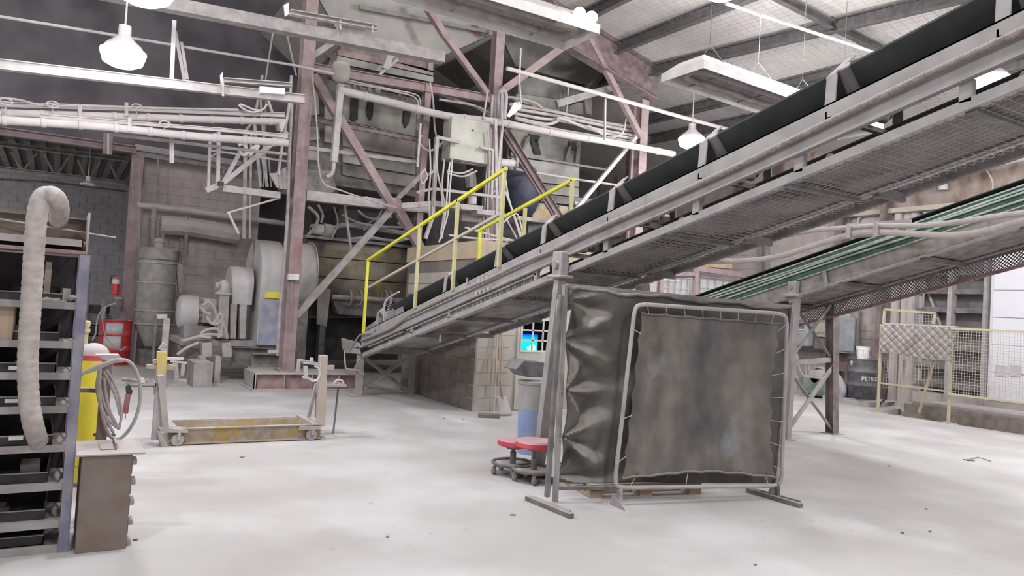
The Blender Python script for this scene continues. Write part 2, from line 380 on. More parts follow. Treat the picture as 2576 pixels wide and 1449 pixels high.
# ---- roof: insulation sheets, purlins, rafter, wire netting
rf = MB(); rf.slab([(-14, -8, Zr(-14, -8)), (17.4, -8, Zr(17.4, -8)), (17.4, 32, Zr(17.4, 32)), (-14, 32, Zr(-14, 32))], (0, 0, 0.15))
roof = struct('ceiling', rf, INSUL, smooth=False)
def rp(px, py, off=0.0):
    return PL(px, py, RP0 - V(0, 0, off), RN)
def pur(a, b, ext=0.0, w_=0.12, h=0.26, m=PURLIN, name='purlin'):
    p = rp(*a, 0.14); q = rp(*b, 0.14); d = (q - p); q = p + d * (1 + ext); p = p - d * 0.02
    return build(name, MB().chan(p, q, w_, h, 0.02), m, roof, smooth=False)
pur((1560, 122), (1866, 0), 0.6)
pur((1628, 182), (2384, 0), 0.8)
pur((1622, 305), (1990, 214), 2.2)
pur((1640, 352), (1750, 330), 6)
pur((1440, 62), (1560, 0), 1.0)
pur((1900, -32), (2225, 134), 0.1, 0.10, 0.16, name='cross_strut')
pur((2225, 134), (2330, 190), 0.5, 0.10, 0.16, name='cross_strut')
pur((2440, -10), (2576, 40), 0.5, 0.10, 0.16, name='cross_strut')
pur((2176, 390), (2412, 442), 0.2, 0.08, 0.14, RUST, name='cross_strut')
# seams of the insulation sheets and the netting that carries them
wn = MB()
for i in range(110):
    x = 4.6 + i * 0.115
    if x > 16.9: break
    wn.bar((x, 1.0, Zr(x, 1.0) - 0.05), (x, 16.0, Zr(x, 16.0) - 0.05), 0.0035)
for i in range(75):
    y = 1.0 + i * 0.2
    wn.bar((4.6, y, Zr(4.6, y) - 0.055), (16.9, y, Zr(16.9, y) - 0.055), 0.0035)
o = build('wire_netting', wn, WIRE, roof, smooth=False); o['kind'] = 'stuff'
# rafter over the column row
rft = MB(); a = V(3.0, 13.3, Zr(3, 13.3) - 0.45); b = V(11.9, 13.3, Zr(11.9, 13.3) - 0.42); rft.ibeam(a, b, 0.28, 0.75, 0.03)
one('roof_rafter', rft, mat('rafter_oxide', (0.11, 0.06, 0.065), base=0.2, dust=0.3, var=0.1), 'deep red-brown roof rafter sloping down to the right-hand column', 'beam')
# ---------------------------------------------------------------- steel columns
def column(px, py, Y, w_, h, ztop, label, plinth=False, zb=0.0, m=PURP, grp='red-oxide building columns'):
    p = P(px, py, 'y', Y); t = thing('steel_column', label, 'column', (p.x, p.y, zb), grp)
    build('shaft', MB().ibeam((p.x, p.y, zb), (p.x, p.y, ztop), w_, h, 0.022, up=(0, 1, 0)), m, t, smooth=False)
    build('base_plate', MB().box((p.x - w_*0.75, p.y - h*0.7, zb), (p.x + w_*0.75, p.y + h*0.7, zb + 0.03)), m, t)
    return t, p
c1, p1 = column(719, 938, 13.35, 0.215, 0.26, 8.9, 'thick red-brown steel column in front, with a pale box on its side', zb=0.30)
c2, p2 = column(1242, 290, 13.5, 0.20, 0.22, 8.0, 'slender red-brown column behind the yellow stair rail, wrapped in cables')
c3, p3 = column(1605, 440, 13.5, 0.22, 0.3, 6.8, 'red-brown column at the right, under the end of the rafter')
c4, p4 = column(318, 780, 18.3, 0.24, 0.24, 4.6, 'red-brown column at the edge of the dark opening on the left')
p = P(1590, 300, 'y', 14.3); 
one('steel_post', MB().ibeam((p.x, p.y, 0), (p.x, p.y, 6.7), 0.14, 0.18, 0.02, up=(0, 1, 0)), PURPD, 'narrow dark post right behind the right-hand column', 'column')
p = P(1047, 620, 'y', 13.45)
one('steel_post', MB().ibeam((p.x, p.y, 0), P(1075, 212, 'y', 13.45), 0.13, 0.16, 0.02, up=(0, 1, 0)), PURP, 'narrow red-brown post halfway between the thick column and the cabled one', 'column')
# paint box and pipe on the thick column
b = MB(); a = P(737, 697, 'y', 13.15); b.box((a.x - 0.10, a.y - 0.05, a.z - 0.055), (a.x + 0.10, a.y + 0.05, a.z + 0.055))
build('junction_box', b, LABELW, c1, bevel=0.01)
build('conduit', MB().tube(pts('735,705 731,830', 'y', 13.17), 0.015), PURP, c1)
# plinth of the thick column
pl = thing('column_plinth', 'low steel plinth with stiffener ribs under the thick column', 'plinth', (3.7, 13.3, 0))
A_ = P(642, 930, 'z', 0.30); x0 = p1.x - 0.62; x1 = p1.x + 1.35; y0 = 13.35 - 0.42; y1 = 13.35 + 0.45
build('top_plate', MB().box((x0, y0, 0.27), (x1, y1, 0.30)), GREYL, pl, bevel=0.004)
build('web', MB().box((x0 + 0.05, y0 + 0.08, 0.02), (x1 - 0.05, y0 + 0.1, 0.27)), RUST, pl)
build('base', MB().box((x0 - 0.05, y0 - 0.1, 0), (x1 + 0.05, y1 + 0.1, 0.02)), GREYL, pl)
for k in range(5): build('rib', MB().box((x0 + k*(x1-x0-0.03)/4, y0 + 0.01, 0.02), (x0 + k*(x1-x0-0.03)/4 + 0.02, y0 + 0.1, 0.27)), GREY, pl)
build('side_plate', MB().box((x0, y0, 0.02), (x0 + 0.02, y1, 0.27)), GREYL, pl)
# ---------------------------------------------------------------- bracing between the columns
def bars(name, label, cat, m, segs, ax='y', val=13.3, kind='angle', group=None, part='member'):
    """steel members given by their two ends; one thing, each member a part"""
    L_ = []
    for s in segs.split(';'):
        a = s.split(); wpx = float(a[2]); L_.append((pts(a[0], ax, val)[0], pts(a[1], ax, val)[0], wpx, a[3] if len(a) > 3 else kind))
    lo = min((min(a.z, b.z), a) for a, b, _, _ in L_)[1]
    t = thing(name, label, cat, (lo.x, lo.y, min(min(a.z, b.z) for a, b, _, _ in L_)), group) if len(L_) > 1 else None
    for a, b, wp, k in L_:
        wm = pxm(wp, (a + b) / 2); mb = MB()
        if k == 'angle': mb.angle(a, b, wm, 0.012, up=(0, 1, 0))
        elif k == 'box': mb.bar(a, b, wm, wm)
        elif k == 'flat': mb.bar(a, b, wm, 0.015, up=(0, 1, 0))
        elif k == 'i': mb.ibeam(a, b, wm * 0.8, wm, 0.012)
        elif k == 'chan': mb.chan(a, b, wm * 0.5, wm, 0.012)
        elif k == 'tube': mb.tube([a, b], wm / 2)
        if t: build(part, mb, m, t, smooth=(k == 'tube'))
        else: return one(name, mb, m, label, cat, group, smooth=(k == 'tube'))
    return t
bars('cross_brace', 'red-brown brace falling from the thick column to the square gusset plate and beyond', 'brace', PURP, '787,190 978,505 20;1000,525 1072,650 20')
bars('cross_brace', 'grey diagonal brace rising from the machinery floor to the gusset and the narrow post', 'brace', GREY, '745,795 982,530 15 box;1000,500 1060,440 10 box')
bars('cross_brace', 'pinkish brace from under the big heater down to the cabled column', 'brace', PURP, '1075,20 1120,92 16;1120,92 1226,236 14', val=13.32)
bars('cross_brace', 'brace rising right from the cabled column to the rafter', 'brace', PURP, '1262,228 1330,180 18;1330,180 1478,72 18', val=13.35)
bars('cross_brace', 'paired brown channels falling right from the cabled column behind the far yellow rail', 'brace', PURPD, '1268,325 1440,600 17 chan;1262,335 1428,600 6 box', val=13.42)
bars('cross_brace', 'pale brace falling left from the right-hand column to the belt', 'brace', GREYL, '1600,345 1395,590 9 box', val=13.28)
bars('cross_brace', 'dark brace from the rafter down to the right-hand column', 'brace', PURP, '1478,90 1612,345 13', val=13.3)
bars('cross_brace', 'short pale knee brace left of the thick column top', 'brace', GREY, '785,142 860,92 14 box', val=13.3)
g = MB(); a = P(990, 516, 'y', 13.26); s = 0.14; c = 0.035
g.slab([(a.x + x, a.y, a.z + z) for x, z in ((-s, -s+c), (-s, s-c), (-s+c, s), (s-c, s), (s, s-c), (s, -s+c), (s-c, -s), (-s+c, -s))], (0, -0.03, 0))
one('gusset_plate', g, mat('red_gusset', (0.22, 0.10, 0.10), base=0.3), 'square red-brown gusset plate where the braces cross', 'plate')
bars('tie_beam', 'red-brown beam across the frame above the white pipe', 'beam', PURP, '786,172 1236,250 22 i', val=13.4)
bars('tie_beam', 'dusty pale beam from the thick column to the gusset plate', 'beam', GREYL, '768,492 975,515 24 box;1008,522 1085,528 17 box', val=13.4)
bars('tie_beam', 'thin dark beam below the first furnace panel', 'beam', PURPD, '772,297 1058,352 13 chan', val=13.6)
bars('tie_beam', 'pale round rail crossing the first furnace front', 'beam', GREYL, '772,372 1045,408 9 box', val=13.6)
# overhead runway beams
t = bars('runway_beam', 'long dusty grey overhead beam crossing in front of the thick column near the ceiling', 'beam', GREY, '250,-22 1114,146 30 box', val=11.6)
t = bars('runway_beam', 'overhead runway rail ending in front of the thick column, below the bright lamp', 'beam', GREYL, '-40,158 766,250 24 i', val=11.2)
one('overhead_conduit', MB().tube(pts('-40,35 250,82 745,165 840,186', 'y', 12.4), 0.022), GREYL, 'thin straight conduit sloping across the upper left between the two beams', 'pipe')
def strip(a, b, endc, val, label, extra=None, h=14):
    t = thing('channel_rail', label, 'rail', P(*a, 'y', val)); p = P(*a, 'y', val); q = P(*b, 'y', val); hh = pxm(h, p)
    build('channel', MB().chan(p, q, 0.10, hh, 0.012), GREYL, t, smooth=False)
    e = [P(x, y, 'y', val) for x, y in endc]; build('end_plate', MB().slab(e, (0, -0.02, 0)), WHITE, t, smooth=False)
    for x, y0, y1 in (extra or []): build('hanger_strap', MB().bar(P(x, y0, 'y', val - 0.06), P(x, y1, 'y', val - 0.06), 0.03, 0.012), GREYL, t)
    return t
strip((728, 34), (945, 72), ((713, 14), (726, 7), (727, 36), (716, 43)), 11.4, 'pale channel rail with a white end plate just above the long grey beam', [(856, 45, 75), (937, 62, 82)], 13)
strip((562, 204), (729, 216), ((553, 190), (559, 182), (562, 206), (555, 213)), 11.2, 'short pale channel rail with a white end plate left of the thick column', [(561, 206, 242)], 11)
one('steel_offcut', MB().slab(pts('655,217 718,222 716,237 655,233', 'y', 11.1), (0, 0.2, 0)), WHITE, 'small pale box wedged on the runway rail left of the thick column', 'box')
one('splice_plate', MB().slab(pts('858,60 935,76 935,92 858,78', 'y', 11.5), (0, 0.12, 0)), GREY, 'grey splice plate on top of the long overhead beam', 'plate')
for (a, b, wp, lb) in (((438, 52), (431, 203), 10, 'leftmost of three dangling pale straps near the bright lamp'), ((440, 78), (464, 206), 8, 'slanted middle strap of three near the bright lamp'), ((456, 106), (471, 200), 7, 'short right-hand strap of three near the bright lamp')):
    p, q = P(*a, 'y', 12.37), P(*b, 'y', 12.37); one('hanging_strap', MB().angle(q, p, pxm(wp, p), 0.01, up=(0, 1, 0)), WHITE if wp == 10 else GREYL, lb, 'strap')
# ---------------------------------------------------------------- pipes on the left
def pipe(name, label, s, r, val, m=PIPE, ax='y', cat='pipe', joints=0, smooth=1, group=None):
    p = pts(s, ax, val); rr = pxm(r, p[len(p)//2]); P_ = catmull(p, 5) if smooth and len(p) > 2 else p
    if joints:
        t = thing(name, label, cat, min(p, key=lambda k: k.z), group); build('run', MB().tube(P_, rr, 12), m, t)
        d = p[-1] - p[0]
        for i in range(joints):
            c = None; L_ = sum((P_[k+1]-P_[k]).length for k in range(len(P_)-1)) * (i + 0.5) / joints
            for k in range(len(P_)-1):
                s_ = (P_[k+1]-P_[k]).length
                if L_ <= s_: c = P_[k] + (P_[k+1]-P_[k]) * (L_ / s_); dd = (P_[k+1]-P_[k]).normalized(); break
                L_ -= s_
            if c is not None: build('joint_ring', MB().lathe(c - dd*0.03, [(0, rr*1.05), (0.01, rr*1.18), (0.05, rr*1.18), (0.06, rr*1.05)], dd, 12), m, t)
        return t
    return one(name, MB().tube(P_, rr, 10), m, label, cat, group)
PIPEP = mat('dusty_pink_white_pipe', (0.42, 0.38, 0.37), base=0.5, dust=0.8, bump=0.2)
pipe('insulated_pipe', 'upper thick pale lagged pipe running along the left under the runway rail', '-40,283 200,290 420,297 716,307', 9, 12.6, PIPEP, joints=9)
pipe('insulated_pipe', 'lower thick pale lagged pipe running along the left', '-40,300 250,318 480,342 724,360', 10, 12.0, PIPEP, joints=9)
bars('pipe_rack_beam', 'pale channel above the upper lagged pipe', 'beam', PIPEP, '-40,262 300,273 13 chan;300,273 716,290 12 chan', val=12.7)
bars('pipe_rack_beam', 'pale channel above the lower lagged pipe', 'beam', PIPEP, '100,292 545,326 10 chan;545,326 724,343 10 chan', val=12.1)
pipe('service_pipe', 'thin pipe below the lower lagged pipe', '280,338 400,352 560,371 722,388', 4, 12.3, GREYL)
pipe('air_hose', 'slack hose hung along the upper left pipe rack', '-40,245 40,250 110,266 190,266 260,268 400,272 600,276', 3, 12.5, CABLE)
for i, (x, y) in enumerate(((15, 256), (133, 263), (345, 270), (415, 312))):
    c = P(x, y, 'y', 12.4 if i < 3 else 11.9); t = thing('valve_handwheel', ['small spoked handwheel at the far left end of the upper pipe', 'small handwheel on the upper left pipe, second from the frame edge', 'small handwheel on the upper pipe below the bright lamp', 'small handwheel on the lower lagged pipe'][i], 'valve', c)
    build('rim', MB().tube([c + V(0.075*cos(k*pi/8), 0, 0.045*sin(k*pi/8)) for k in range(16)], 0.012, 6, True), GREYL, t)
    build('spoke', MB().bar(c - V(0.07, 0, 0), c + V(0.07, 0, 0), 0.014), GREYL, t); build('stem', MB().bar(c, c + V(0, 0.1, -0.17), 0.016), GREYL, t)
for i, (x, y0, y1, v) in enumerate(((202, 262, 297, 12.5), (318, 258, 292, 12.5), (326, 297, 330, 11.95), (272, 335, 388, 14.5), (435, 345, 410, 12.3), (429, 345, 410, 12.3))):
    one('pipe_hanger', MB().bar(P(x, y0, 'y', v), P(x, y1, 'y', v), 0.05 if i < 3 else 0.03, 0.03), GREYL, ['flat clamp on the upper lagged pipe near its left end', 'flat clamp on the upper lagged pipe below the lamp', 'flat clamp on the lower lagged pipe below the lamp', 'bracket hanging from the pipes over the opening beam', 'right rod dropping from the thin pipe', 'left rod dropping from the thin pipe'][i], 'hanger')
# beam over the opening, open-web truss inside
op = thing('opening_lintel', 'dusty red-brown lintel channel over the dark opening at the left', 'beam', P(0, 335, 'y', 18.2))
build('channel', MB().chan(P(-60, 322, 'y', 18.2), P(342, 378, 'y', 18.2), 0.12, 0.16, 0.02), PURP, op, smooth=False)
build('bracket', MB().bar(P(272, 335, 'y', 18.1), P(270, 388, 'y', 18.1), 0.18, 0.1, up=(0, 1, 0)), PURP, op, smooth=False)
build('header_strip', MB().chan(P(342, 385, 'y', 18.25), P(640, 432, 'y', 18.25), 0.10, 0.14, 0.02), GREY, op, smooth=False)
one('wall_cap_band', MB().slab(pts('340,362 610,405 610,420 340,386', 'y', 18.4), (0, 0.1, 0)), PIPEP, 'pale band along the top of the painted block wall', 'trim')
tr = thing('roof_truss', 'open-web steel truss under the roof deck inside the dark opening', 'truss', P(0, 425, 'y', 20.5))
TY = 20.5
build('bottom_chord', MB().chan(P(-60, 418, 'y', TY), P(318, 462, 'y', TY), 0.12, 0.10, 0.015), GREYL, tr, smooth=False)
build('top_chord', MB().chan(P(-60, 355, 'y', TY), P(318, 402, 'y', TY), 0.12, 0.10, 0.015), GREYL, tr, smooth=False)
zz = [(28, 382), (52, 425), (90, 386), (115, 393), (135, 436), (173, 396), (198, 403), (218, 448), (250, 408), (278, 412), (296, 454)]
for a, b in (((28, 382), (52, 425)), ((60, 427), (92, 386)), ((112, 390), (135, 436)), ((147, 436), (172, 397)), ((196, 402), (216, 446)), ((228, 446), (252, 408)), ((277, 412), (296, 454))):
    build('web_rod', MB().tube([P(*a, 'y', TY), P(*b, 'y', TY)], 0.025, 6), GREYL, tr)
pipe('sprinkler_pipe', 'thin dark pipe below the truss in the left room', '-20,450 120,458 320,482', 3, 21.5, GREYD)
t = thing('pendant_lamp', 'small unlit pendant lamp hanging in the left room', 'lamp', P(221, 462, 'y', 19.5))
c = P(221, 466, 'y', 19.5); build('shade', MB().lathe(c, [(0, 0.17), (0.03, 0.16), (0.10, 0.05), (0.2, 0.05)]), WHITE, t); build('stem', MB().tube([c + V(0, 0, 0.2), V(c.x, c.y, 4.86)], 0.015), GREYL, t)
#@@
# ---------------------------------------------------------------- machinery behind the columns
def hexa(a, b, c, d, th, m, name, parent=None, **k):
    """four photo points on given planes -> thick plate"""
    return build(name, MB().slab([a, b, c, d], th), m, parent, smooth=False, **k)
def plates(parent, name, m, s, ax, val, th=(0, 0.05, 0), **k):
    return build(name, MB().slab(pts(s, ax, val), th), m, parent, smooth=False, **k)
# first furnace: body, long panels, discharge chutes
f1 = thing('furnace', 'long furnace casing with grimy cream panels behind the thick column', 'furnace', P(950, 900, 'y', 14.6))
a = P(792, 232, 'y', 14.6); b = P(1050, 470, 'y', 14.6); fx0, fx1 = a.x, b.x
zz = [P(950, y, 'y', 14.6).z for y in (462, 420, 318, 225)]
build('casing', MB().box((fx0, 14.66, zz[0] - 0.15), (fx1, 17.0, zz[3])), GREYD, f1, smooth=False)
plates(f1, 'upper_panel', PANEL, '862,225 1048,262 1045,342 862,304', 'y', 14.6, bevel=0.01)
plates(f1, 'middle_panel', BROWNP, '862,318 1046,354 1045,398 862,368', 'y', 14.6, bevel=0.01)
plates(f1, 'lower_panel', PANEL, '862,372 1045,402 1045,440 862,408', 'y', 14.6, bevel=0.01)
plates(f1, 'bottom_panel', BROWNP, '862,412 1045,444 1045,474 862,440', 'y', 14.6, bevel=0.01)
for s in ('884,246 902,249 900,300 892,306 882,300', '926,256 940,258 938,292 932,304 922,286', '1016,278 1034,281 1030,308 1020,322 1014,306'):
    plates(f1, 'dark_chute', BLACK, s, 'y', 14.55, (0, 0.05, 0))
for s in ('784,214 800,224 804,288 783,290', '818,236 836,262 838,300 817,298', '780,318 803,320 805,350 778,354', '818,316 836,318 836,360 817,356', '775,378 800,380 800,404 775,402'):
    plates(f1, 'side_sheet', PANEL if s[0] == '7' else GREYL, s, 'y', 14.5, bevel=0.01)
plates(f1, 'side_casing', GREYD, '768,180 860,190 860,300 768,296', 'y', 15.2)
plates(f1, 'rear_box', BROWNP, '770,420 850,432 850,505 768,498', 'y', 15.0, (0, 0.4, 0), bevel=0.01)
plates(f1, 'discharge_hood', GREY, '773,428 833,430 848,475 815,500 770,478', 'y', 14.5, (0, 0.4, 0))
plates(f1, 'flange_band', GREYL, '862,306 1046,343 1046,350 862,314', 'y', 14.55)
# second furnace
f2 = thing('furnace', 'furnace casing with greenish panels behind the far yellow rail', 'furnace', P(1370, 900, 'y', 15.0))
a = P(1285, 330, 'y', 15.0); b = P(1456, 560, 'y', 15.0); z0 = P(1370, 560, 'y', 15).z; z1 = P(1370, 325, 'y', 15).z
build('casing', MB().box((a.x, 15.1, z0 - 0.6), (b.x, 17.2, z1)), GREYD, f2, smooth=False)
plates(f2, 'upper_panel', PANEL, '1286,322 1460,352 1458,412 1286,392', 'y', 15.0, bevel=0.01)
plates(f2, 'middle_panel', mat('cream_green_panel', (0.30, 0.30, 0.26), base=0.35), '1286,396 1458,416 1457,470 1310,452', 'y', 15.0, bevel=0.01)
plates(f2, 'lower_panel', PANEL, '1330,458 1457,474 1456,496 1350,484', 'y', 15.0, bevel=0.01)
plates(f2, 'bottom_band', BROWNP, '1350,488 1490,500 1500,520 1362,508', 'y', 14.9, bevel=0.01)
for s in ('1330,336 1350,340 1362,390 1345,388', '1352,340 1360,342 1352,360 1345,356', '1432,355 1450,358 1448,378 1432,374'):
    plates(f2, 'dark_chute', BLACK, s, 'y', 14.95)
for s in ('1322,352 1330,340 1334,346 1322,372 1312,384', '1430,372 1438,366 1434,392 1422,404', '1452,372 1460,368 1457,400 1448,408'):
    plates(f2, 'gusset_rib', PANELD, s, 'y', 14.9, (0, 0.1, 0))
build('rib_rail', MB().bar(P(1314, 392, 'y', 14.93), P(1530, 428, 'y', 14.93), 0.05), GREY, f2)
for k, s in enumerate(('1338,508 1404,516 1404,556 1340,560', '1407,516 1428,520 1428,554 1407,556', '1431,521 1470,528 1470,560 1431,556')):
    plates(f2, 'yellow_side_plate', YBROWN, s, 'y', 14.8, bevel=0.01)
build('foot_beam', MB().bar(P(1298, 548, 'y', 14.0), P(1415, 562, 'y', 14.0), 0.10, 0.09), GREYL, f2)
for (a, b) in (((1290, 418), (1700, 470)),):
    pass
bars('guard_rail', 'pale round guard rail crossing in front of the second furnace', 'rail', GREYL, '1280,423 1440,450 6 tube;1440,450 1690,485 6 tube', val=13.9)
bars('guard_rail', 'short pale rail beyond the top of the far yellow rail', 'rail', GREYL, '1445,510 1700,546 7 tube;1572,480 1570,520 4 tube', val=13.9)
# hoppers under the roof
def hopper(label, top, bot, ty, by, m, dep=2.6):
    t = thing('feed_hopper', label, 'hopper', pts(bot, 'y', by)[0])
    T = pts(top, 'y', ty); B = pts(bot, 'y', by); T2 = [p + V(0, dep + 1.0, 0) for p in T]; B2 = [p + V(0, dep, 0) for p in B]
    build('front_sheet', MB().slab([T[0], T[1], B[1], B[0]], (0, 0.04, 0)), m, t, smooth=False)
    build('left_sheet', MB().slab([T[0], B[0], B2[0], T2[0]], (0.04, 0, 0)), m, t, smooth=False)
    build('right_sheet', MB().slab([T[1], B[1], B2[1], T2[1]], (-0.04, 0, 0)), m, t, smooth=False)
    build('back_sheet', MB().slab([T2[0], T2[1], B2[1], B2[0]], (0, 0.04, 0)), m, t, smooth=False)
    return t
h1 = hopper('big sloping hopper of grey sheet with rust-red patches above the thick column', '770,-60 1345,40', '868,112 1092,150', 13.75, 14.1, HOPP)
plates(h1, 'seam_angle', PANELD, '905,10 1230,76 1230,84 905,22', 'y', 13.7, (0, 0.06, 0))
# louvred collar under the first hopper
cl = thing('hopper_collar', 'banded rectangular collar of red-brown and pale strips beneath the big hopper', 'frame', P(850, 205, 'y', 14.0))
for s, m_ in (('858,112 1090,160 1090,182 856,130', PURPD), ('852,124 1090,176 1090,190 850,138', PURP), ('848,140 1090,193 1090,207 846,158', PANEL), ('846,160 1080,212 1080,218 846,168', BLACK)):
    plates(cl, 'band', m_, s, 'y', 13.9, (0, 0.5, 0))
plates(cl, 'end_post', GREY, '1078,150 1090,153 1090,178 1078,175', 'y', 13.85, (0, 0.1, 0))
build('valve_body', MB().bar(P(985, 130, 'y', 13.6), P(968, 175, 'y', 13.6), 0.10, 0.12).bar(P(1000, 150, 'y', 13.6), P(955, 188, 'y', 13.6), 0.05), GREYL, cl)
h2 = hopper('greenish sheet hopper behind the upper thin pipe, right of the cabled column', '1248,60 1640,170', '1296,165 1480,215', 14.6, 15.2, PANELD)
plates(h2, 'collar_band', PANEL, '1300,236 1490,262 1490,292 1296,262', 'y', 15.1, (0, 0.4, 0))
plates(h2, 'collar_sheet', PANELD, '1303,190 1480,222 1480,262 1303,236', 'y', 15.2, (0, 0.3, 0))
plates(h2, 'corner_post', GREY, '1470,240 1490,244 1489,288 1474,286', 'y', 15.0, (0, 0.1, 0))
for a, b in ((1430, 1432), ):
    build('hanger_rod', MB().bar(P(1428, 222, 'y', 14.9), P(1424, 292, 'y', 14.9), 0.05), GREY, h2)
build('cover_angle', MB().bar(P(1400, 262, 'y', 13.9), P(1600, 203, 'y', 13.9), 0.10, 0.16), GREY, h2, smooth=False)
plates(h2, 'dark_hood', BLACK, '1445,262 1600,200 1610,180 1580,160 1540,168 1500,215', 'y', 14.3, (0, 0.3, 0))
# stained yellow kiln casing under the gusset
kz = thing('kiln_casing', 'stained olive and yellow kiln casing of horizontal plates behind the long grey brace', 'kiln', P(900, 870, 'y', 15.4))
kx0 = P(764, 700, 'y', 15.4).x; kx1 = P(1065, 700, 'y', 15.4).x
kz_ = [P(900, y, 'y', 15.4).z for y in (612, 655, 704, 752, 800)]
build('casing', MB().box((kx0, 15.45, kz_[4]), (kx1, 17.4, kz_[0])), GREYD, kz, smooth=False)
for k in range(4): build('side_plate', MB().box((kx0, 15.38, kz_[k+1] + 0.01), (kx1, 15.45, kz_[k] - 0.01)), OLIVE, kz, smooth=False, bevel=0.01)
build('top_rim', MB().box((kx0 - 0.05, 15.25, kz_[0]), (kx1, 15.6, kz_[0] + 0.06)), GREY, kz, smooth=False)
build('drive_shaft', MB().tube([P(835, 747, 'y', 14.9), P(1010, 757, 'y', 14.9)], 0.05), GREY, kz)
for x in (878, 905, 968, 978):
    c = P(x, 750, 'y', 14.9); build('shaft_collar', MB().tube([c + V(0.0, 0.16*cos(k*pi/8), 0.16*sin(k*pi/8)) for k in range(16)], 0.02, 6, True), GREYL, kz)
for x in (808, 1050): build('leg', MB().chan(P(x, 720, 'y', 15.2), V(P(x, 720, 'y', 15.2).x, 15.2, 0), 0.12, 0.2, 0.015), GREYD, kz, smooth=False)
plates(kz, 'hanging_plate', BROWNP, '800,722 832,728 822,822 797,815', 'y', 14.9)
plates(kz, 'tray', GREYD, '838,757 1000,770 985,800 850,790', 'y', 14.95, (0, 0.3, 0))
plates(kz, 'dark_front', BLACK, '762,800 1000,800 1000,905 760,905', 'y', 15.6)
# second fan housing edge behind the column
fb = thing('fan_housing', 'edge of a second pale fan housing just right of the thick column', 'fan', P(765, 905, 'y', 14.5))
c = P(755, 690, 'y', 14.6); build('rim', MB().lathe(c - V(0.15, 0, 0), [(0, 0.62), (0.3, 0.62), (0.3, 0.55)], (1, 0, 0), 28), FAN, fb)
build('flange', MB().lathe(c + V(0.15, 0, 0), [(0, 0.66), (0.02, 0.66)], (1, 0, 0), 28), GREYL, fb)
build('stand', MB().box((c.x - 0.12, 14.3, 0), (c.x + 0.12, 14.9, c.z - 0.55)), GREYD, fb)
# small geared motor under the pale beam
gm = thing('geared_motor', 'small dusty geared motor poking left under the pale tie beam', 'motor', P(810, 600, 'y', 14.2))
c = P(783, 575, 'y', 14.2); build('end_housing', MB().lathe(c, [(0, 0.02), (0, 0.09), (0.05, 0.10), (0.22, 0.11), (0.22, 0.06)], (1, 0.1, 0)), GREYL, gm)
build('gear_housing', MB().lathe(c + V(0.23, 0.02, 0), [(0, 0.1), (0.02, 0.13), (0.18, 0.13), (0.2, 0.09)], (1, 0.1, 0)), GREY, gm)
build('shaft', MB().lathe(c - V(0.01, 0, 0), [(0, 0.03), (0.02, 0.03)], (1, 0, 0)), BLACK, gm)
pipe('coolant_pipe', 'dark curved pipe leading right from the small geared motor', '832,578 870,566 940,575 1035,590', 6, 14.3, GREY)
one('hanging_bar', MB().bar(P(865, 500, 'y', 13.8), P(883, 630, 'y', 13.8), 0.07, 0.03), GREYL, 'pale flat bar hanging left of the gusset plate', 'bar')
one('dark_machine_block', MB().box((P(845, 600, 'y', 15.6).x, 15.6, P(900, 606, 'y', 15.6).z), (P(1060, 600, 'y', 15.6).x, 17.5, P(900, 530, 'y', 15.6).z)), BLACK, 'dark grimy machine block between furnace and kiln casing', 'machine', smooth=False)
# blue tarpaulin bag
b = MB(); c = P(1310, 478, 'y', 14.4); 
b.grid(lambda u, v: c + V(0.52*cos(2*pi*u)*sin(pi*v)**0.7*(1.15 if 0.0 < u < 0.5 else 1.0) + 0.03*sin(9*u+4*v), 0.4*sin(2*pi*u)*sin(pi*v)**0.7, 0.62*cos(pi*v) + 0.03*sin(6*pi*u)), 32, 16)
one('tarpaulin_bundle', b, TARP, 'dark blue rounded tarpaulin bundle behind the top of the yellow rails', 'tarpaulin')
st = thing('flanged_pipe_stub', 'pale flanged pipe stub ending just above the yellow rail', 'pipe', P(1266, 412, 'y', 13.2))
a, b_ = P(1240, 407, 'y', 13.3), P(1298, 412, 'y', 13.2); d = (b_ - a).normalized()
build('pipe', MB().tube([a, b_], 0.085, 14), WHITE, st); build('flange', MB().lathe(b_ - d*0.02, [(0, 0.14), (0.025, 0.14)], d), GREYL, st)
# capsule tank with drop pipe
ct = thing('expansion_tank', 'dusty capsule-shaped tank on a square drop pipe right of the thick column', 'tank', P(850, 440, 'y', 12.9))
c = P(856, 208, 'y', 12.9); R_ = pxm(22, c); H_ = pxm(54, c)
build('shell', MB().lathe(c, [(0, 0.3*R_), (0.12*H_, 0.85*R_), (0.2*H_, R_), (0.78*H_, R_), (0.9*H_, 0.88*R_), (H_, 0.4*R_)], n=24), mat('tank_tan', (0.40, 0.36, 0.31), base=0.45), ct)
build('drop_pipe', MB().bar(P(857, 212, 'y', 12.9), P(840, 408, 'y', 12.9), pxm(15, c)), GREYL, ct)
build('elbow', MB().tube(catmull(pts('840,406 838,428 834,438 822,446', 'y', 12.9)), 0.035, 10), GREYL, ct)
pipe('lagged_main', 'long thick white lagged pipe running right from the capsule tank past the cream box', '852,226 975,256 1120,291 1240,305 1330,322 1430,341 1560,362 1695,388', 9, 12.9, PIPE, joints=8)
pipe('upper_conduit', 'open-ended pale pipe hung above the cable bundle, crossing the right-hand column', '1275,172 1400,206 1530,242 1700,290 1830,325', 5, 12.3, PIPE, smooth=0)
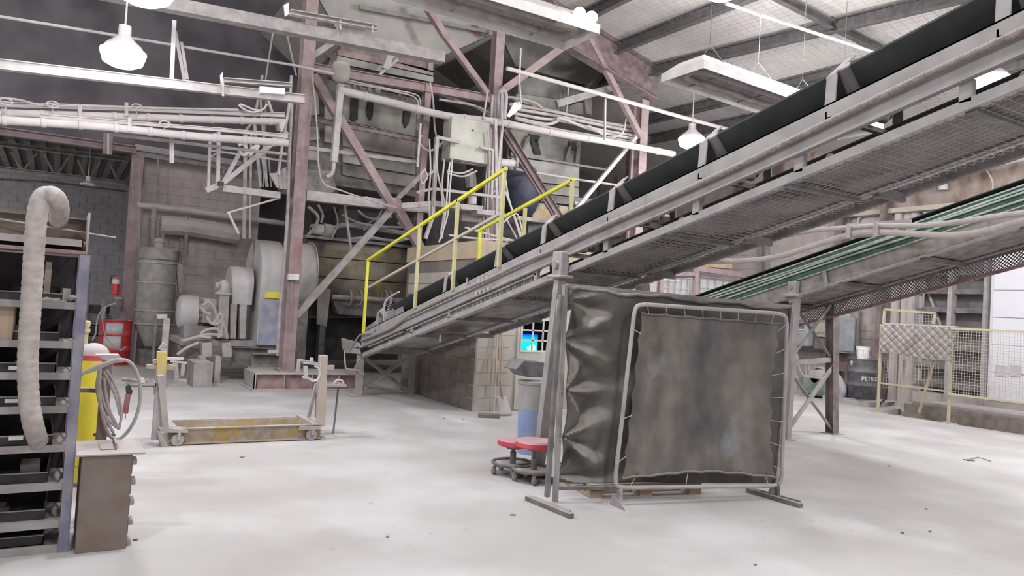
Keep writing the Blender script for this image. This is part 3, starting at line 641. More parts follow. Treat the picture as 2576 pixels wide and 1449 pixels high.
for i, (x0, y0, x1, y1, v) in enumerate(((1310, 122, 1306, 200, 12.3), (1306, 200, 1311, 262, 12.5), (1523, 245, 1521, 352, 12.4), (1226, 230, 1216, 300, 12.8), (1424, 288, 1430, 218, 14.0))):
    one('hanger_rod', MB().bar(P(x0, y0, 'y', v), P(x1, y1, 'y', v), 0.03 if i != 2 else 0.035), GREYL, ['white hanger rising from the open pipe end', 'lower half of the white hanger below the open pipe', 'hooked rod linking the upper thin pipe to the white lagged pipe', 'rod dropping to the white pipe beside the cream box', 'rod in front of the greenish hopper collar'][i], 'rod')
one('white_link_plate', MB().slab(pts('1292,258 1312,256 1310,272 1280,296 1274,292', 'y', 12.6), (0, -0.02, 0)), WHITE, 'white link plate at the foot of the long hanger', 'plate')
for i, (s, r, v) in enumerate((('1262,238 1330,262 1370,275 1470,300 1600,318', 2.5, 13.9), ('1280,262 1400,282 1500,305 1600,322', 4, 13.8), ('1285,272 1400,292 1500,312 1600,332', 4, 13.7), ('1290,285 1360,298 1420,305 1500,325 1600,342', 4, 13.6), ('1295,296 1370,312 1400,306 1412,298 1500,330 1595,350', 4, 13.5), ('1300,300 1400,325 1500,342 1600,358', 3, 13.5), ('1265,245 1290,245 1340,256 1365,272', 3, 13.7), ('1480,315 1530,345 1565,335 1575,300', 2, 13.3))):
    pipe('cable_run', ['highest slack cable between the cabled and right-hand columns', 'upper conduit of the bundle behind the upper thin pipe', 'second conduit of the bundle behind the upper thin pipe', 'middle hose of the bundle above the white pipe', 'kinked hose of the bundle above the white pipe', 'lowest conduit of the bundle right above the white pipe', 'short cable looping off the cabled column', 'loop of cable sagging at the right-hand column'][i], s, r, v, CABLE, cat='cable')
one('cable_tray', MB().slab(pts('1270,262 1375,284 1400,276 1300,256', 'y', 13.9), (0, 0, -0.06)), GREY, 'small dusty tray beside the cabled column', 'tray')
for i, (s, r, v) in enumerate((('870,200 930,214 990,226 1040,236 1056,250 1056,290', 2, 13.2), ('868,206 1000,232 1048,250 1052,300', 2, 13.2), ('1082,208 1090,260 1095,330 1110,372', 2.5, 13.2), ('1060,340 1056,360 1075,378 1100,372 1125,345', 3, 13.1), ('1105,250 1190,265 1235,285', 3, 13.5), ('1085,232 1180,262 1232,290', 3, 13.55))):
    pipe('cable_run', ['thin cable under the red-brown beam bending down at the narrow post', 'second thin cable under the red-brown beam', 'cable dropping down the right of the narrow post', 'sagging dark hose loop at the narrow post', 'dusty cable between narrow post and cabled column', 'lower dusty cable between narrow post and cabled column'][i], s, r, v, CABLE, cat='cable')
# shelves of dusty debris on the furnace top
tp = thing('furnace_top_gear', 'row of dusty valves and boxes along the furnace top under the red-brown beam', 'valve', P(880, 225, 'y', 14.2))
rnd = random.Random(3)
for k in range(9):
    x = 872 + k*19; y = 214 + k*4.2; c = P(x, y + 12, 'y', 14.2); h = rnd.uniform(0.06, 0.2)
    build('valve', MB().lathe(c, [(0, 0.05), (h*0.6, 0.05), (h*0.6, 0.03), (h, 0.03)], n=8) if k % 2 else MB().box(c - V(0.06, 0.05, 0), c + V(0.06, 0.05, h)), GREY if k % 3 else GREYL, tp)
build('rail', MB().bar(P(862, 222, 'y', 14.15), P(1046, 262, 'y', 14.15), 0.06), GREY, tp)
# electrical cabinet
eb = thing('electrical_cabinet', 'square cream-green electrical cabinet hung under the white pipe', 'cabinet', P(1182, 410, 'y', 12.95))
plates(eb, 'housing', PANEL, '1132,296 1234,314 1232,416 1126,400', 'y', 12.85, (0, 0.28, 0), bevel=0.015)
plates(eb, 'door', mat('cabinet_cream', (0.42, 0.43, 0.36), base=0.25), '1137,292 1234,310 1230,414 1131,398', 'y', 12.8, (0, 0.04, 0), bevel=0.01)
for x, y in ((1189, 326), (1190, 330)): pass
build('lock', MB().lathe(P(1189, 328, 'y', 12.79), [(0, 0.015), (0.02, 0.015)], (0, -1, 0), 8), BLACK, eb)
plates(eb, 'lower_panel', GREY, '1150,392 1226,406 1226,418 1160,410', 'y', 12.9)
# platform with guard rails by the cabinet
pf = thing('control_platform', 'pale tubular platform and ladder frame under the cream cabinet', 'platform', P(1160, 640, 'y', 12.7))
for s in ('1099,345 1155,358 8', '1099,345 1088,545 9', '1092,430 1078,440 6', '1092,475 1255,496 7', '1092,474 1048,484 7', '1207,370 1240,378 6', '1240,378 1236,500 6', '1246,300 1250,640 7', '1262,330 1252,430 6', '1058,310 1050,420 5', '1090,540 1070,600 8'):
    a, b, wp = s.split(); p, q = pts(a, 'y', 12.7)[0], pts(b, 'y', 12.7)[0]
    build('rail', MB().bar(p, q, pxm(float(wp), p)), GREYL, pf)
build('deck_edge', MB().bar(P(1008, 518, 'y', 12.75), P(1092, 512, 'y', 12.75), 0.10, 0.10).bar(P(1088, 512, 'y', 12.7), P(1160, 520, 'y', 12.7), 0.10, 0.10), GREYL, pf, smooth=False)
plates(pf, 'deck_plate', GREYL, '1155,512 1216,518 1214,530 1162,526', 'y', 12.6, (0, 0.4, 0))
plates(pf, 'deck_plate', GREYL, '1200,526 1246,530 1244,542 1202,538', 'y', 12.6, (0, 0.4, 0))
plates(pf, 'dark_kick_panel', BROWNP, '1160,526 1216,532 1212,560 1162,556', 'y', 12.9, (0, 0.1, 0))
one('small_canister', MB().lathe(P(1187, 514, 'y', 12.8), [(0, 0.09), (0.16, 0.09), (0.18, 0.05)], n=14), PIPE, 'small pale canister standing on the platform edge', 'canister')
for i, s in enumerate(('1132,408 1128,440 1122,520 1112,600', '1118,400 1112,470 1118,520 1108,590', '1080,350 1083,430 1078,500 1082,560', '1138,400 1132,470 1126,540 1104,610', '1095,365 1100,430 1110,480 1112,520', '1070,425 1058,440 1062,462 1075,445 1068,425', '1125,430 1160,436 1190,425', '1125,436 1165,444 1200,430')):
    pipe('dangling_cable', 'cable %s' % ['hanging straight down from the cabinet corner', 'hanging beside the platform post', 'dropping along the right of the narrow post to the platform', 'running down to the office roof', 'draped over the platform rail', 'coiled in a small loop at the narrow post', 'sagging under the cream cabinet, upper', 'sagging under the cream cabinet, lower'][i], s, 2.2, 12.55, CABLEW if i in (0, 3) else CABLE, cat='cable')
for i, s in enumerate(('1243,320 1250,380 1240,440 1246,520 1240,600', '1254,300 1246,400 1254,500 1248,600', '1262,280 1264,330 1256,420 1262,520 1300,600', '1270,440 1280,500 1300,560 1318,610', '1262,460 1285,520 1310,600', '1228,330 1232,420 1226,520 1230,600', '1266,560 1290,540 1305,545 1316,600', '1235,430 1250,470 1235,490')):
    pipe('dangling_cable', ['cable snaking down the left of the cabled column', 'cable down the face of the cabled column', 'long cable leaving the cabled column to the right', 'outermost white cable falling to the office roof', 'inner white cable falling to the office roof', 'cable left of the cabled column', 'arched cable on the office roof', 'short cable kink at the cabled column'][i], s, 2.2, 13.2 if i < 2 else 12.7, CABLEW if i in (3, 4, 6) else CABLE, cat='cable')
one('column_conduits', MB().bar(P(1238, 240, 'y', 13.1), P(1222, 600, 'y', 13.1), 0.05).bar(P(1262, 235, 'y', 13.15), P(1252, 600, 'y', 13.15), 0.07).bar(P(1232, 300, 'y', 13.1), P(1214, 600, 'y', 13.1), 0.03), GREY, 'bundle of straight conduits clamped on the cabled column', 'conduit')
a = P(1268, 245, 'y', 13.2); one('bent_duct', MB().tube(catmull(pts('1256,300 1254,255 1262,228 1272,240 1268,300', 'y', 13.2)), 0.05), GREYL, 'pale bent duct looping at the right of the cabled column', 'duct')
# dark boards below / lower machine zone right of the gusset
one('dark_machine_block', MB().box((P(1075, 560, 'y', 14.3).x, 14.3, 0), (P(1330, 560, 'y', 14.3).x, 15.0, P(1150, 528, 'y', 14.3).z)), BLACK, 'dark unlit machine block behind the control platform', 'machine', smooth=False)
one('valve_motor', MB().slab(pts('1180,432 1196,430 1200,470 1184,470', 'y', 13.2), (0, 0.2, 0)), GREY, 'small dusty actuator box under the cream cabinet', 'actuator')
# outrigger frame left of the thick column
og = thing('outrigger_frame', 'pale tubular outrigger frame bracketed to the left of the thick column', 'frame', P(620, 600, 'y', 12.9))
for s, wp in (('552,468 722,332', 12), ('548,462 550,330', 9), ('524,478 528,348', 7), ('552,323 722,348', 6), ('528,378 722,406', 5), ('556,470 602,386', 10), ('524,398 548,384', 4), ('560,474 704,492', 17), ('518,480 556,462', 14), ('570,536 704,498', 5), ('575,536 600,588', 6), ('700,330 668,232', 6), ('592,388 596,320', 0)):
    if not wp: continue
    a, b = s.split(); p, q = pts(a, 'y', 12.8)[0], pts(b, 'y', 12.8)[0]; build('tube_member', MB().bar(p, q, pxm(wp, p)), GREYL, og, bevel=0.004)
for x, y, s_ in ((556, 461, 13), (715, 483, 13)):
    p = P(x, y, 'y', 12.68); h = pxm(s_/2, p); build('socket', MB().box(p - V(h, 0.02, h*0.7), p + V(h, 0.1, h*0.7)), BLACK, og)
lad = thing('leaning_frame', 'narrow pale frame rising behind the outrigger below the runway rail', 'frame', P(655, 470, 'y', 14.5))
for s, wp in (('660,190 640,300', 6), ('640,300 612,336', 6), ('640,312 655,470', 7), ('655,250 672,470', 5), ('618,336 613,600', 8), ('632,340 628,600', 5), ('658,380 672,470', 7), ('676,400 682,470', 3), ('668,255 662,470', 3), ('690,60 660,250', 4), ('720,80 745,190', 4)):
    a, b = s.split(); p, q = pts(a, 'y', 14.5)[0], pts(b, 'y', 14.5)[0]; build('member', MB().bar(p, q, pxm(wp, p)), GREYL if wp > 4 else GREY, lad)
for i, s in enumerate(('603,262 620,268 640,276 660,276 672,262', '600,264 616,276 636,282 656,278')):
    pipe('coiled_rope', ['upper loop of pale rope lying on the upper lagged pipe', 'lower loop of pale rope lying on the upper lagged pipe'][i], s, 2.5, 12.58, CABLEW, cat='rope')
for i, s in enumerate(('600,366 612,362 622,382 612,390 600,376', '622,386 636,372 650,366 644,376 628,390')):
    pipe('cloth_rag', ['left knotted rag tied on the outrigger frame', 'right knotted rag tied on the outrigger frame'][i], s, 4, 12.78, LABELW, cat='rag')
pipe('loose_hose', 'hose hanging beside the thick column left face from the rail to the frame', '733,190 728,260 716,330 705,400 700,440', 3.5, 12.7, GREYL)
pipe('riser_conduit', 'thin riser on the left face of the thick column', '735,250 727,400 722,560 704,780 698,895', 4, 13.0, GREY)
one('pull_handle', MB().bar(P(674, 884, 'y', 13.0), P(700, 884, 'y', 13.0), 0.06, 0.05), GREYL, 'pale handle lever at the foot of the riser', 'handle')
fs = thing('forked_sheet', 'flared pale sheet metal fin left of the thick column', 'sheet', P(700, 470, 'y', 13.1))
for s in ('678,436 700,434 702,474 696,470', '695,432 710,428 712,476 704,474', '710,424 720,420 722,476 714,476'):
    plates(fs, 'fin', GREYL, s, 'y', 13.1)
plates(fs, 'end_cone', PIPEP, '716,300 722,300 712,330 708,332 702,310', 'y', 12.5, (0, 0.1, 0))
for i, (s, r) in enumerate((('345,516 392,520 480,530 590,546 715,562', 7), ('388,522 386,602', 7), ('410,600 413,572 430,572 600,588', 4), ('470,545 468,640', 5), ('352,400 350,620', 3), ('334,400 334,560 340,632', 3), ('398,395 396,520', 3), ('565,420 562,440', 4))):
    pipe('wall_pipe', ['long horizontal pipe along the painted block wall', 'pipe dropping from the wall pipe to the dust collector', 'thin bent pipe under the big duct', 'short drop pipe below the wall pipe', 'conduit at the left edge of the block wall', 'hose on the left column edge', 'conduit running up the block wall', 'stub on the block wall'][i], s, r, 18.2 if i not in (1,) else 18.0, GREY if i != 0 else PIPEP, smooth=(i in (2, 5)))
pipe('wall_duct', 'wide round duct along the block wall behind the dust collector', '404,566 480,572 600,592', 24, 18.3, BLOCK)
# ---------------------------------------------------------------- dust collector drum
dc = thing('dust_collector', 'tall dusty cylindrical dust collector with clamp rings in front of the block wall', 'dust collector', P(392, 912, 'z', 0))
B_ = P(392, 912, 'z', 0); DC = V(B_.x, 17.5, 0); d_ = (DC - CAM).dot(FW)
def zat(px, y, p): return P(px, y, 'y', p.y).z
def DZ(y): return P(392, y, 'y', DC.y).z
DC.x = P(392, 750, 'y', DC.y).x
Rr = pxm(44, DC)
build('lid', MB().lathe(V(DC.x, DC.y, DZ(655)), [(0, Rr*0.94), (0.02, Rr*1.03), (DZ(628)-DZ(655), Rr*1.03), (DZ(625)-DZ(655), Rr*0.9)], n=28), GREY, dc)
build('upper_barrel', MB().lathe(V(DC.x, DC.y, DZ(712)), [(0, Rr), (DZ(655)-DZ(712), Rr)], n=28), GREY, dc)
build('lower_barrel', MB().lathe(V(DC.x, DC.y, DZ(782)), [(0, Rr*1.0), (DZ(712)-DZ(782), Rr)], n=28), GREY, dc)
build('cone', MB().lathe(V(DC.x, DC.y, DZ(870)), [(0, Rr*0.45), (DZ(815)-DZ(870), Rr*0.98), (DZ(782)-DZ(870), Rr)], n=28), GREY, dc)
for y in (662, 712, 782, 815):
    build('clamp_ring', MB().lathe(V(DC.x, DC.y, DZ(y) - 0.015), [(0, Rr*1.01), (0.005, Rr*1.06), (0.03, Rr*1.06), (0.035, Rr*1.01)], n=28), GREYL, dc)
c = V(P(402, 600, 'y', DC.y).x, DC.y, DZ(626)); build('motor', MB().lathe(c, [(0, 0.1), (0.14, 0.1), (0.14, 0.12), (0.2, 0.11), (0.24, 0.06)], n=16), GREYL, dc)
for k in range(3):
    a = 2*pi*k/3 + 0.5; build('leg', MB().bar(V(DC.x + Rr*cos(a), DC.y + Rr*sin(a), 0), V(DC.x + Rr*cos(a), DC.y + Rr*sin(a), DZ(790)), 0.05), GREY, dc)
build('shaker_arm', MB().slab(pts('445,660 460,668 462,720 452,740 446,700', 'y', DC.y - 0.1), (0, 0.1, 0)), GREY, dc)
build('bracket_post', MB().bar(P(455, 600, 'y', DC.y), P(450, 720, 'y', DC.y), 0.06), GREYD, dc)
build('waste_bin', MB().lathe(V(DC.x, DC.y, 0), [(0, 0.26), (DZ(880), 0.28)], n=20), GREYD, dc)
pb = thing('pedestal_post', 'grey square post with a clamp head standing behind the left upright of the engine stand', 'post', P(408, 960, 'z', 0))
q = P(408, 955, 'y', 13.5); q.z = 0; build('post', MB().bar(q, V(q.x, q.y, P(408, 800, 'y', q.y).z), pxm(15, q)), GREY, pb); build('head', MB().bar(P(395, 796, 'y', q.y), P(420, 796, 'y', q.y), 0.07), GREYL, pb)
# left cable clutter by the column: extinguisher on a bracket
ex = thing('fire_extinguisher', 'small red fire extinguisher hanging on the left column', 'extinguisher', P(290, 745, 'y', 18.1))
c = P(289, 742, 'y', 18.1); build('bottle', MB().lathe(c, [(0, 0.06), (0.02, 0.075), (0.33, 0.075), (0.39, 0.03), (0.42, 0.03)], n=16), REDP, ex)
build('collar', MB().lathe(c + V(0, 0, 0.24), [(0, 0.078), (0.1, 0.078)], n=16), LABELW, ex); build('handle', MB().bar(c + V(-0.03, 0, 0.44), c + V(0.06, 0, 0.46), 0.03), GREYD, ex); build('hose', MB().tube(catmull([c + V(-0.02, -0.02, 0.43), c + V(-0.09, -0.05, 0.38), c + V(-0.1, -0.03, 0.2)]), 0.01, 6), BLACK, ex)
lt = thing('wall_lantern', 'dark cylindrical cage lantern beside the extinguisher', 'lantern', P(296, 772, 'y', 17.9))
c = P(298, 772, 'y', 17.9); build('body', MB().lathe(c, [(0, 0.08), (0.02, 0.09), (0.2, 0.09), (0.22, 0.08)], n=14), GREYD, lt); build('ring', MB().lathe(c + V(0, 0, 0.17), [(0, 0.1), (0.03, 0.1)], n=14), GREYL, lt)
for i, (x, y0, y1, m_) in enumerate(((222, 690, 880, PURPD), (262, 752, 860, GREY))):
    q0 = P(x, y0, 'y', 19.3); one('rack_post', MB().bar(V(q0.x, 19.3, 0), q0, 0.11), m_, ['dark red post standing inside the dark opening', 'short grey post inside the dark opening'][i], 'post')
db = thing('stacked_boxes', 'dark heap of stacked crates inside the opening behind the red drum', 'crate', P(250, 880, 'y', 19.5))
for k in range(5):
    a = P(205, 880 - k*26, 'y', 19.5); b = P(300, 880 - k*26, 'y', 19.5); build('crate', MB().box((a.x, 19.4, 0.02 + k*0.24), (b.x - 0.05*k, 20.1, 0.22 + k*0.24)), GREYD if k % 2 else BLACK, db, bevel=0.01)
# red drum with labels
def drum(name, base, r, h, m, label, cat='drum'):
    t = thing(name, label, cat, base)
    pr = [(0, r*0.98), (0.01, r), (h*0.30, r), (h*0.315, r*1.03), (h*0.345, r*1.03), (h*0.36, r), (h*0.64, r), (h*0.655, r*1.03), (h*0.685, r*1.03), (h*0.70, r), (h*0.97, r), (h*0.98, r*1.03), (h, r*1.02), (h, r*0.96), (h*0.985, r*0.94)]
    build('body', MB().lathe(base, pr, n=32), m, t)
    build('lid', MB().lathe(base + V(0, 0, h*0.978), [(0, r*0.95), (0.008, r*0.95)], n=32), m, t)
    build('bung', MB().lathe(base + V(r*0.6, 0, h*0.985), [(0, 0.04), (0.03, 0.035)], n=10), GREYD, t)
    return t
def curved(c, r, a0, a1, z0, z1, n=8):
    b = MB(); return b.grid(lambda u, v: c + V(r*cos(a0 + (a1-a0)*u), r*sin(a0 + (a1-a0)*u), z0 + (z1-z0)*v), n, 1)
q = P(285, 905, 'y', 17.6); q.z = 0; rd = drum('red_drum', q, 0.305, 0.93, REDP, 'red steel drum with two paper labels in front of the dark opening')
aim = atan2(-q.y, -q.x)
for z0, z1, o in ((0.64, 0.87, -0.05), (0.35, 0.60, -0.15)):
    build('paper_label', curved(q, 0.309, aim - 0.6 + o, aim + 0.55 + o, z0, z1), LABELW, rd, solid=0.002)
pipe('drum_hose', 'thin grey hose draped over the red drum to the floor', '268,770 258,800 268,850 300,880 318,872', 1.6, 17.05, CABLE)
pipe('drum_pump_hose', 'thin dusty hose arching from the drum top to the left', '292,762 262,775 246,800 240,840 232,856', 2, 17.1, CABLE)
# ---------------------------------------------------------------- fan blower with motor
FX = 3.5
fn = thing('fan_blower', 'large pale dusty centrifugal fan blower with a blue-grey outlet and belt guard', 'fan', P(650, 925, 'z', 0))
ry = 15.0
c0 = P(672, 700, 'y', ry); R1 = pxm(102, c0); cz = P(660, 700, 'y', ry).z; xr_ = P(694, 700, 'y', ry).x; xl_ = xr_ - pxm(56, c0) 
# scroll outline in the Y-Z plane, outlet straight down at the near side
def scroll(x):
    o = []
    for k in range(25):
        a = radians(-10 + k * 200 / 24); rr = R1 * (0.86 + 0.16 * k / 24); o.append(V(x, ry - rr * cos(a), cz + rr * sin(a)))
    zb = P(660, 862, 'y', ry).z
    o += [V(x, ry + R1*0.72, cz - R1*0.9), V(x, ry + 0.2, zb), V(x, ry - R1*0.86, zb)]
    return o
so = scroll(xl_); build('casing', MB().slab(so, (xr_ - xl_, 0, 0)), FAN, fn, bevel=0.01)
zb = P(660, 862, 'y', ry).z; zt = P(660, 752, 'y', ry).z
build('outlet_face', MB().box((xl_ + 0.02, ry - R1*0.87 - 0.012, zb), (xr_ - 0.02, ry - R1*0.87, zt)), BLUEF, fn)
build('yellow_mark', MB().slab([V(xl_ + 0.06, ry - R1*0.87 - 0.02, zt + 0.03), V(xr_ - 0.06, ry - R1*0.87 - 0.02, zt + 0.02), V(xr_ - 0.03, ry - R1*0.87 - 0.02, zt + 0.16), V(xl_ + 0.1, ry - R1*0.87 - 0.02, zt + 0.14)], (0, 0.01, 0)), YEL, fn)
hc = V(xl_, ry, cz)
build('side_seam', MB().bar(V(xl_ - 0.015, ry + 0.02, cz + R1*0.95), V(xl_ - 0.015, ry + 0.02, cz - R1*0.3), 0.03, 0.03), GREY, fn)
gc = P(610, 718, 'y', ry - 0.15); Rg = pxm(47, gc); gl = P(574, 718, 'y', ry - 0.15).x
build('belt_guard', MB().lathe(V(gl, gc.y, gc.z), [(0, Rg*0.93), (0.03, Rg), (pxm(52, gc), Rg)], (1, 0, 0), 32), FAN, fn)
build('guard_lower', MB().box((gl + 0.02, gc.y - Rg*0.98, P(600, 765, 'y', gc.y).z), (gl + pxm(50, gc), gc.y + Rg*0.9, gc.z)), FAN, fn)
for x in (588, 612): build('guard_leg', MB().slab([P(x - 9, 765, 'y', ry - 0.5), P(x + 9, 765, 'y', ry - 0.5), P(x + 5, 852, 'y', ry - 0.5), P(x - 9, 852, 'y', ry - 0.5)], (0, 0.3, 0)), GREYL, fn)
build('bearing_pedestal', MB().slab([P(553, 742, 'y', ry - 0.7), P(577, 742, 'y', ry - 0.7), P(572, 850, 'y', ry - 0.7), P(545, 850, 'y', ry - 0.7)], (0, 0.35, 0)), GREY, fn)
bc = P(562, 740, 'y', ry - 0.6); build('bearing_block', MB().lathe(bc, [(0, 0.16), (0.03, 0.13), (0.10, 0.13), (0.20, 0.10), (0.26, 0.04)], n=14), GREYL, fn)
build('bearing_knob', MB().lathe(P(542, 718, 'y', ry - 0.7), [(0, 0.06), (0.06, 0.06)], (1, 0, 0), 10), GREYL, fn)
mo = thing('electric_motor', 'dusty round electric motor left of the fan', 'motor', P(480, 830, 'y', 15.0))
mc = P(446, 783, 'y', 15.0); Rm = pxm(42, mc)
build('fan_cowl', MB().lathe(mc, [(0, Rm*0.75), (0.03, Rm*0.93), (0.08, Rm), (pxm(45, mc), Rm)], (1, 0, 0), 28), FAN, mo)
build('body', MB().lathe(mc + V(pxm(45, mc), 0, 0), [(0, Rm*0.8), (0.6, Rm*0.8)], (1, 0, 0), 24), GREY, mo)
for k in range(10):
    a = radians(-60 + k*22); build('cooling_fin', MB().box((mc.x + pxm(46, mc), mc.y - Rm*0.86*cos(a) - 0.01, mc.z + Rm*0.86*sin(a) - 0.012), (mc.x + pxm(46, mc) + 0.45, mc.y - Rm*0.8*cos(a) + 0.02, mc.z + Rm*0.86*sin(a) + 0.012)), GREY, mo)
build('terminal_box', MB().box(P(540, 800, 'y', 14.6) - V(0.2, 0, 0.1), P(540, 800, 'y', 14.6) + V(0.12, 0.3, 0.35)), GREYL, mo, bevel=0.02)
build('feet', MB().box((mc.x + 0.1, 14.7, P(480, 862, 'y', 15).z), (mc.x + 1.0, 15.3, mc.z - Rm*0.8)), GREY, mo)
dg = thing('dusty_rubbish', 'heap of dust-covered hoses and rags on the fan base beside the motor', 'hose heap', P(540, 850, 'y', 14.4))
for s in ('510,770 525,760 538,775 545,800 535,815', '520,795 530,812 548,815 560,800', '505,770 515,785 530,790', '545,815 552,790 560,800 556,840 548,850', '505,840 520,830 545,828 560,845', '470,855 520,842 560,845', '460,858 500,848 530,850', '558,800 568,830 572,852', '500,862 470,875 446,892'):
    build('hose_piece', MB().tube(catmull(pts(s, 'y', 14.3)), pxm(4, P(540, 820, 'y', 14.3)), 8), GREYL, dg)
fbz = P(600, 856, 'y', 14.6).z
bs = thing('fan_base_frame', 'dark steel beam frame carrying the fan and motor', 'frame', P(620, 925, 'y', 14.6))
x0 = P(450, 860, 'y', 14.6).x; x1 = P(700, 900, 'y', 14.6).x
build('deck', MB().box((x0, 14.4, fbz - 0.10), (x1, 15.9, fbz)), GREY, bs)
build('upper_beam', MB().ibeam((x0 + 0.9, 14.45, fbz - 0.28), (x1, 14.45, fbz - 0.28), 0.2, 0.34, 0.02), GREYD, bs, smooth=False)
build('lower_beam', MB().ibeam((x0 + 1.1, 14.0, 0.15), (x1 + 0.2, 14.0, 0.15), 0.3, 0.3, 0.02), GREYD, bs, smooth=False)
build('cross_beam', MB().ibeam((x0 + 1.2, 14.2, 0.42), (x1 + 0.1, 14.2, 0.42), 0.25, 0.24, 0.02), GREYD, bs, smooth=False)
for x in (505, 555): build('angle_leg', MB().chan(P(x, 862, 'y', 14.3), P(x + 2, 898, 'y', 14.3), 0.16, 0.24, 0.015, up=(0, 1, 0)), GREYL, bs, smooth=False)
for x in (500, 540): build('floor_leg', MB().chan(P(x, 895, 'y', 14.1), V(P(x, 895, 'y', 14.1).x, 14.1, 0), 0.1, 0.2, 0.015), GREYL, bs, smooth=False)
build('front_box', MB().box((P(487, 940, 'y', 13.4).x, 13.4, 0), (P(535, 940, 'y', 13.4).x, 14.2, 0.42)), GREY, bs, smooth=False)
build('sloping_panel', MB().slab([P(445, 868, 'y', 14.5), P(500, 880, 'y', 14.5), P(520, 925, 'y', 14.5), P(485, 940, 'y', 14.5)], (0, 0.1, 0)), PURPD, bs, smooth=False)
# clutter of dusty pipework in the dark gap between furnace and kiln casing
for i, (sx, r) in enumerate((('775,520 800,545 790,575 775,590', 4), ('800,515 812,540 808,560', 3), ('840,520 850,560 835,600', 2.5), ('900,530 925,548 960,552 985,545', 3), ('915,580 930,560 950,548 960,530', 2), ('880,602 930,598 990,606 1030,600', 4), ('860,540 900,560 960,570 1020,572', 3), ('905,520 912,500 925,496 930,512', 2), ('1000,560 1030,585 1055,590', 3), ('800,400 806,430 800,460 830,455', 2))):
    pipe('service_pipe', ['bent pipe at the upper left of the dark gap right of the thick column', 'short bent pipe below the pale tie beam', 'thin hanging pipe left of the slanted bar', 'pipe sagging under the gusset plate', 'thin curved pipe crossing under the gusset plate', 'long low pipe just above the kiln casing', 'middle pipe across the dark gap', 'small hook-shaped rod on the pale tie beam', 'short pipe at the right of the dark gap', 'thin cable hanging beside the square drop pipe'][i], sx, r, 14.1, GREY)
pipe('slack_cable', 'long slack cable from the thick column top down across to the gusset plate', '784,180 792,250 798,330 808,450 860,480 960,512 1000,524', 2, 13.0, CABLE, cat='cable')
# ---------------------------------------------------------------- the big conveyor
CX = 4.41; CF = 5.25
def zt(y): return 1.13 + 0.2338 * (11.8 - y)
def zb(y): return 0.70 + 0.2325 * (11.79 - y)
def K(y, x, dz): return V(x, y, zt(y) + dz)
def KB(y, x, dz): return V(x, y, zb(y) + dz)
YT, YH = 11.95, 0.3
cv = thing('big_conveyor', 'big grey inclined belt conveyor rising from left to the upper right corner', 'conveyor', (4.9, 12.0, 0))
def plank(y0, y1, x, w_, d0, d1, K_=K):
    return MB().slab([K_(y0, x, d0), K_(y1, x, d0), K_(y1, x, d1), K_(y0, x, d1)], (w_, 0, 0))
for nm, x, s in (('near', CX, 1), ('far', CF, -1)):
    for a, b in ((YT, 8.2), (8.2, 5.0), (5.0, YH)):
        build('stringer', plank(a, b + 0.004, x, 0.012*s, -0.27, 0.0).add([], []), CONV, cv, smooth=False)
    build('stringer_top_flange', plank(YT, YH, x, 0.06*s, -0.012, 0.0), CONV, cv, smooth=False)
    build('stringer_lower_flange', plank(YT, YH, x - 0.045*s, 0.05*s, -0.275, -0.262), CONV, cv, smooth=False)
    build('lower_chord', plank(YT - 0.1, YH, x - 0.01*s, 0.06*s, 0.0, 0.065, KB), CONV, cv, smooth=False)
    build('lower_chord_flange', plank(YT - 0.1, YH, x - 0.03*s, 0.09*s, -0.008, 0.004, KB), CONV, cv, smooth=False)
    ys = [P(px, py, 'x', CX).y for px, py in ((1035, 850), (1130, 800), (1525, 620), (1752, 520), (2010, 425), (2430, 240))]
    for y in ys: build('post', MB().box((x - 0.01 if s > 0 else x - 0.04, y - 0.035, zb(y) + 0.05), (x + 0.04 if s > 0 else x + 0.01, y + 0.035, zt(y) - 0.26)), CONV, cv, smooth=False)
# dust-caked conduit riding on the stringer
cp = [K(y, CX - 0.025, -0.115 - 0.012*sin(y*1.9) - (0.05 if y > 10.5 else 0) - (0.03 if y < 7 else 0)) for y in [11.8, 11.2, 10.6, 10, 9.4, 8.8, 8.2, 7.6, 7, 6.4, 5.8, 5.2, 4.6, 4, 3.4, 2.8, 2.2, 1.6, 1.0, 0.4]]
build('side_conduit', MB().tube(catmull(cp, 4), 0.024, 10), mat('caked_conduit', (0.17, 0.14, 0.12), base=0.25, scale=14, bump=0.6, dust=0.9), cv)
build('side_ledge', plank(YT, YH, CX - 0.03, 0.03, -0.155, -0.140), CONV, cv, smooth=False)
# infill guard with ribs along the low half
build('guard_panel', plank(11.5, 6.75, CX + 0.03, 0.01, -0.44, -0.27), GREYD, cv, smooth=False)
rb = MB(); y = 9.6
while y > 6.8: rb.box((CX + 0.012, y, zb(y) + 0.06), (CX + 0.03, y + 0.012, zt(y) - 0.27)); y -= 0.032
o = build('guard_ribs', rb, CONV, cv, smooth=False); o['kind'] = 'stuff'
for a, b in ((11.6, 10.2), (10.1, 6.7)): build('guard_frame', plank(a, b, CX - 0.012, 0.02, -0.315, -0.295), CONV, cv, smooth=False)
build('guard_end', MB().box((CX - 0.012, 6.68, zb(6.7) + 0.05), (CX + 0.03, 6.74, zt(6.7) - 0.26)), CONV, cv, smooth=False)
# nubs of the clamp rows
for px, py in ((1207, 702), (1217, 698), (1227, 694), (1200, 735), (1210, 731), (1220, 727), (1230, 722)):
    q = P(px, py, 'x', CX - 0.02); build('clamp_bolt', MB().lathe(q, [(0, 0.018), (0.05, 0.018), (0.06, 0.01)], (-0.3, 0, -1), 8), GREYL, cv)
for px, py in ((1125, 700), (1107, 860), (980, 870), (1175, 716)):
    q = P(px, py, 'x', CX - 0.02); build('clip', MB().bar(q, q + V(0, 0, 0.09), 0.02, 0.015), GREYL, cv)
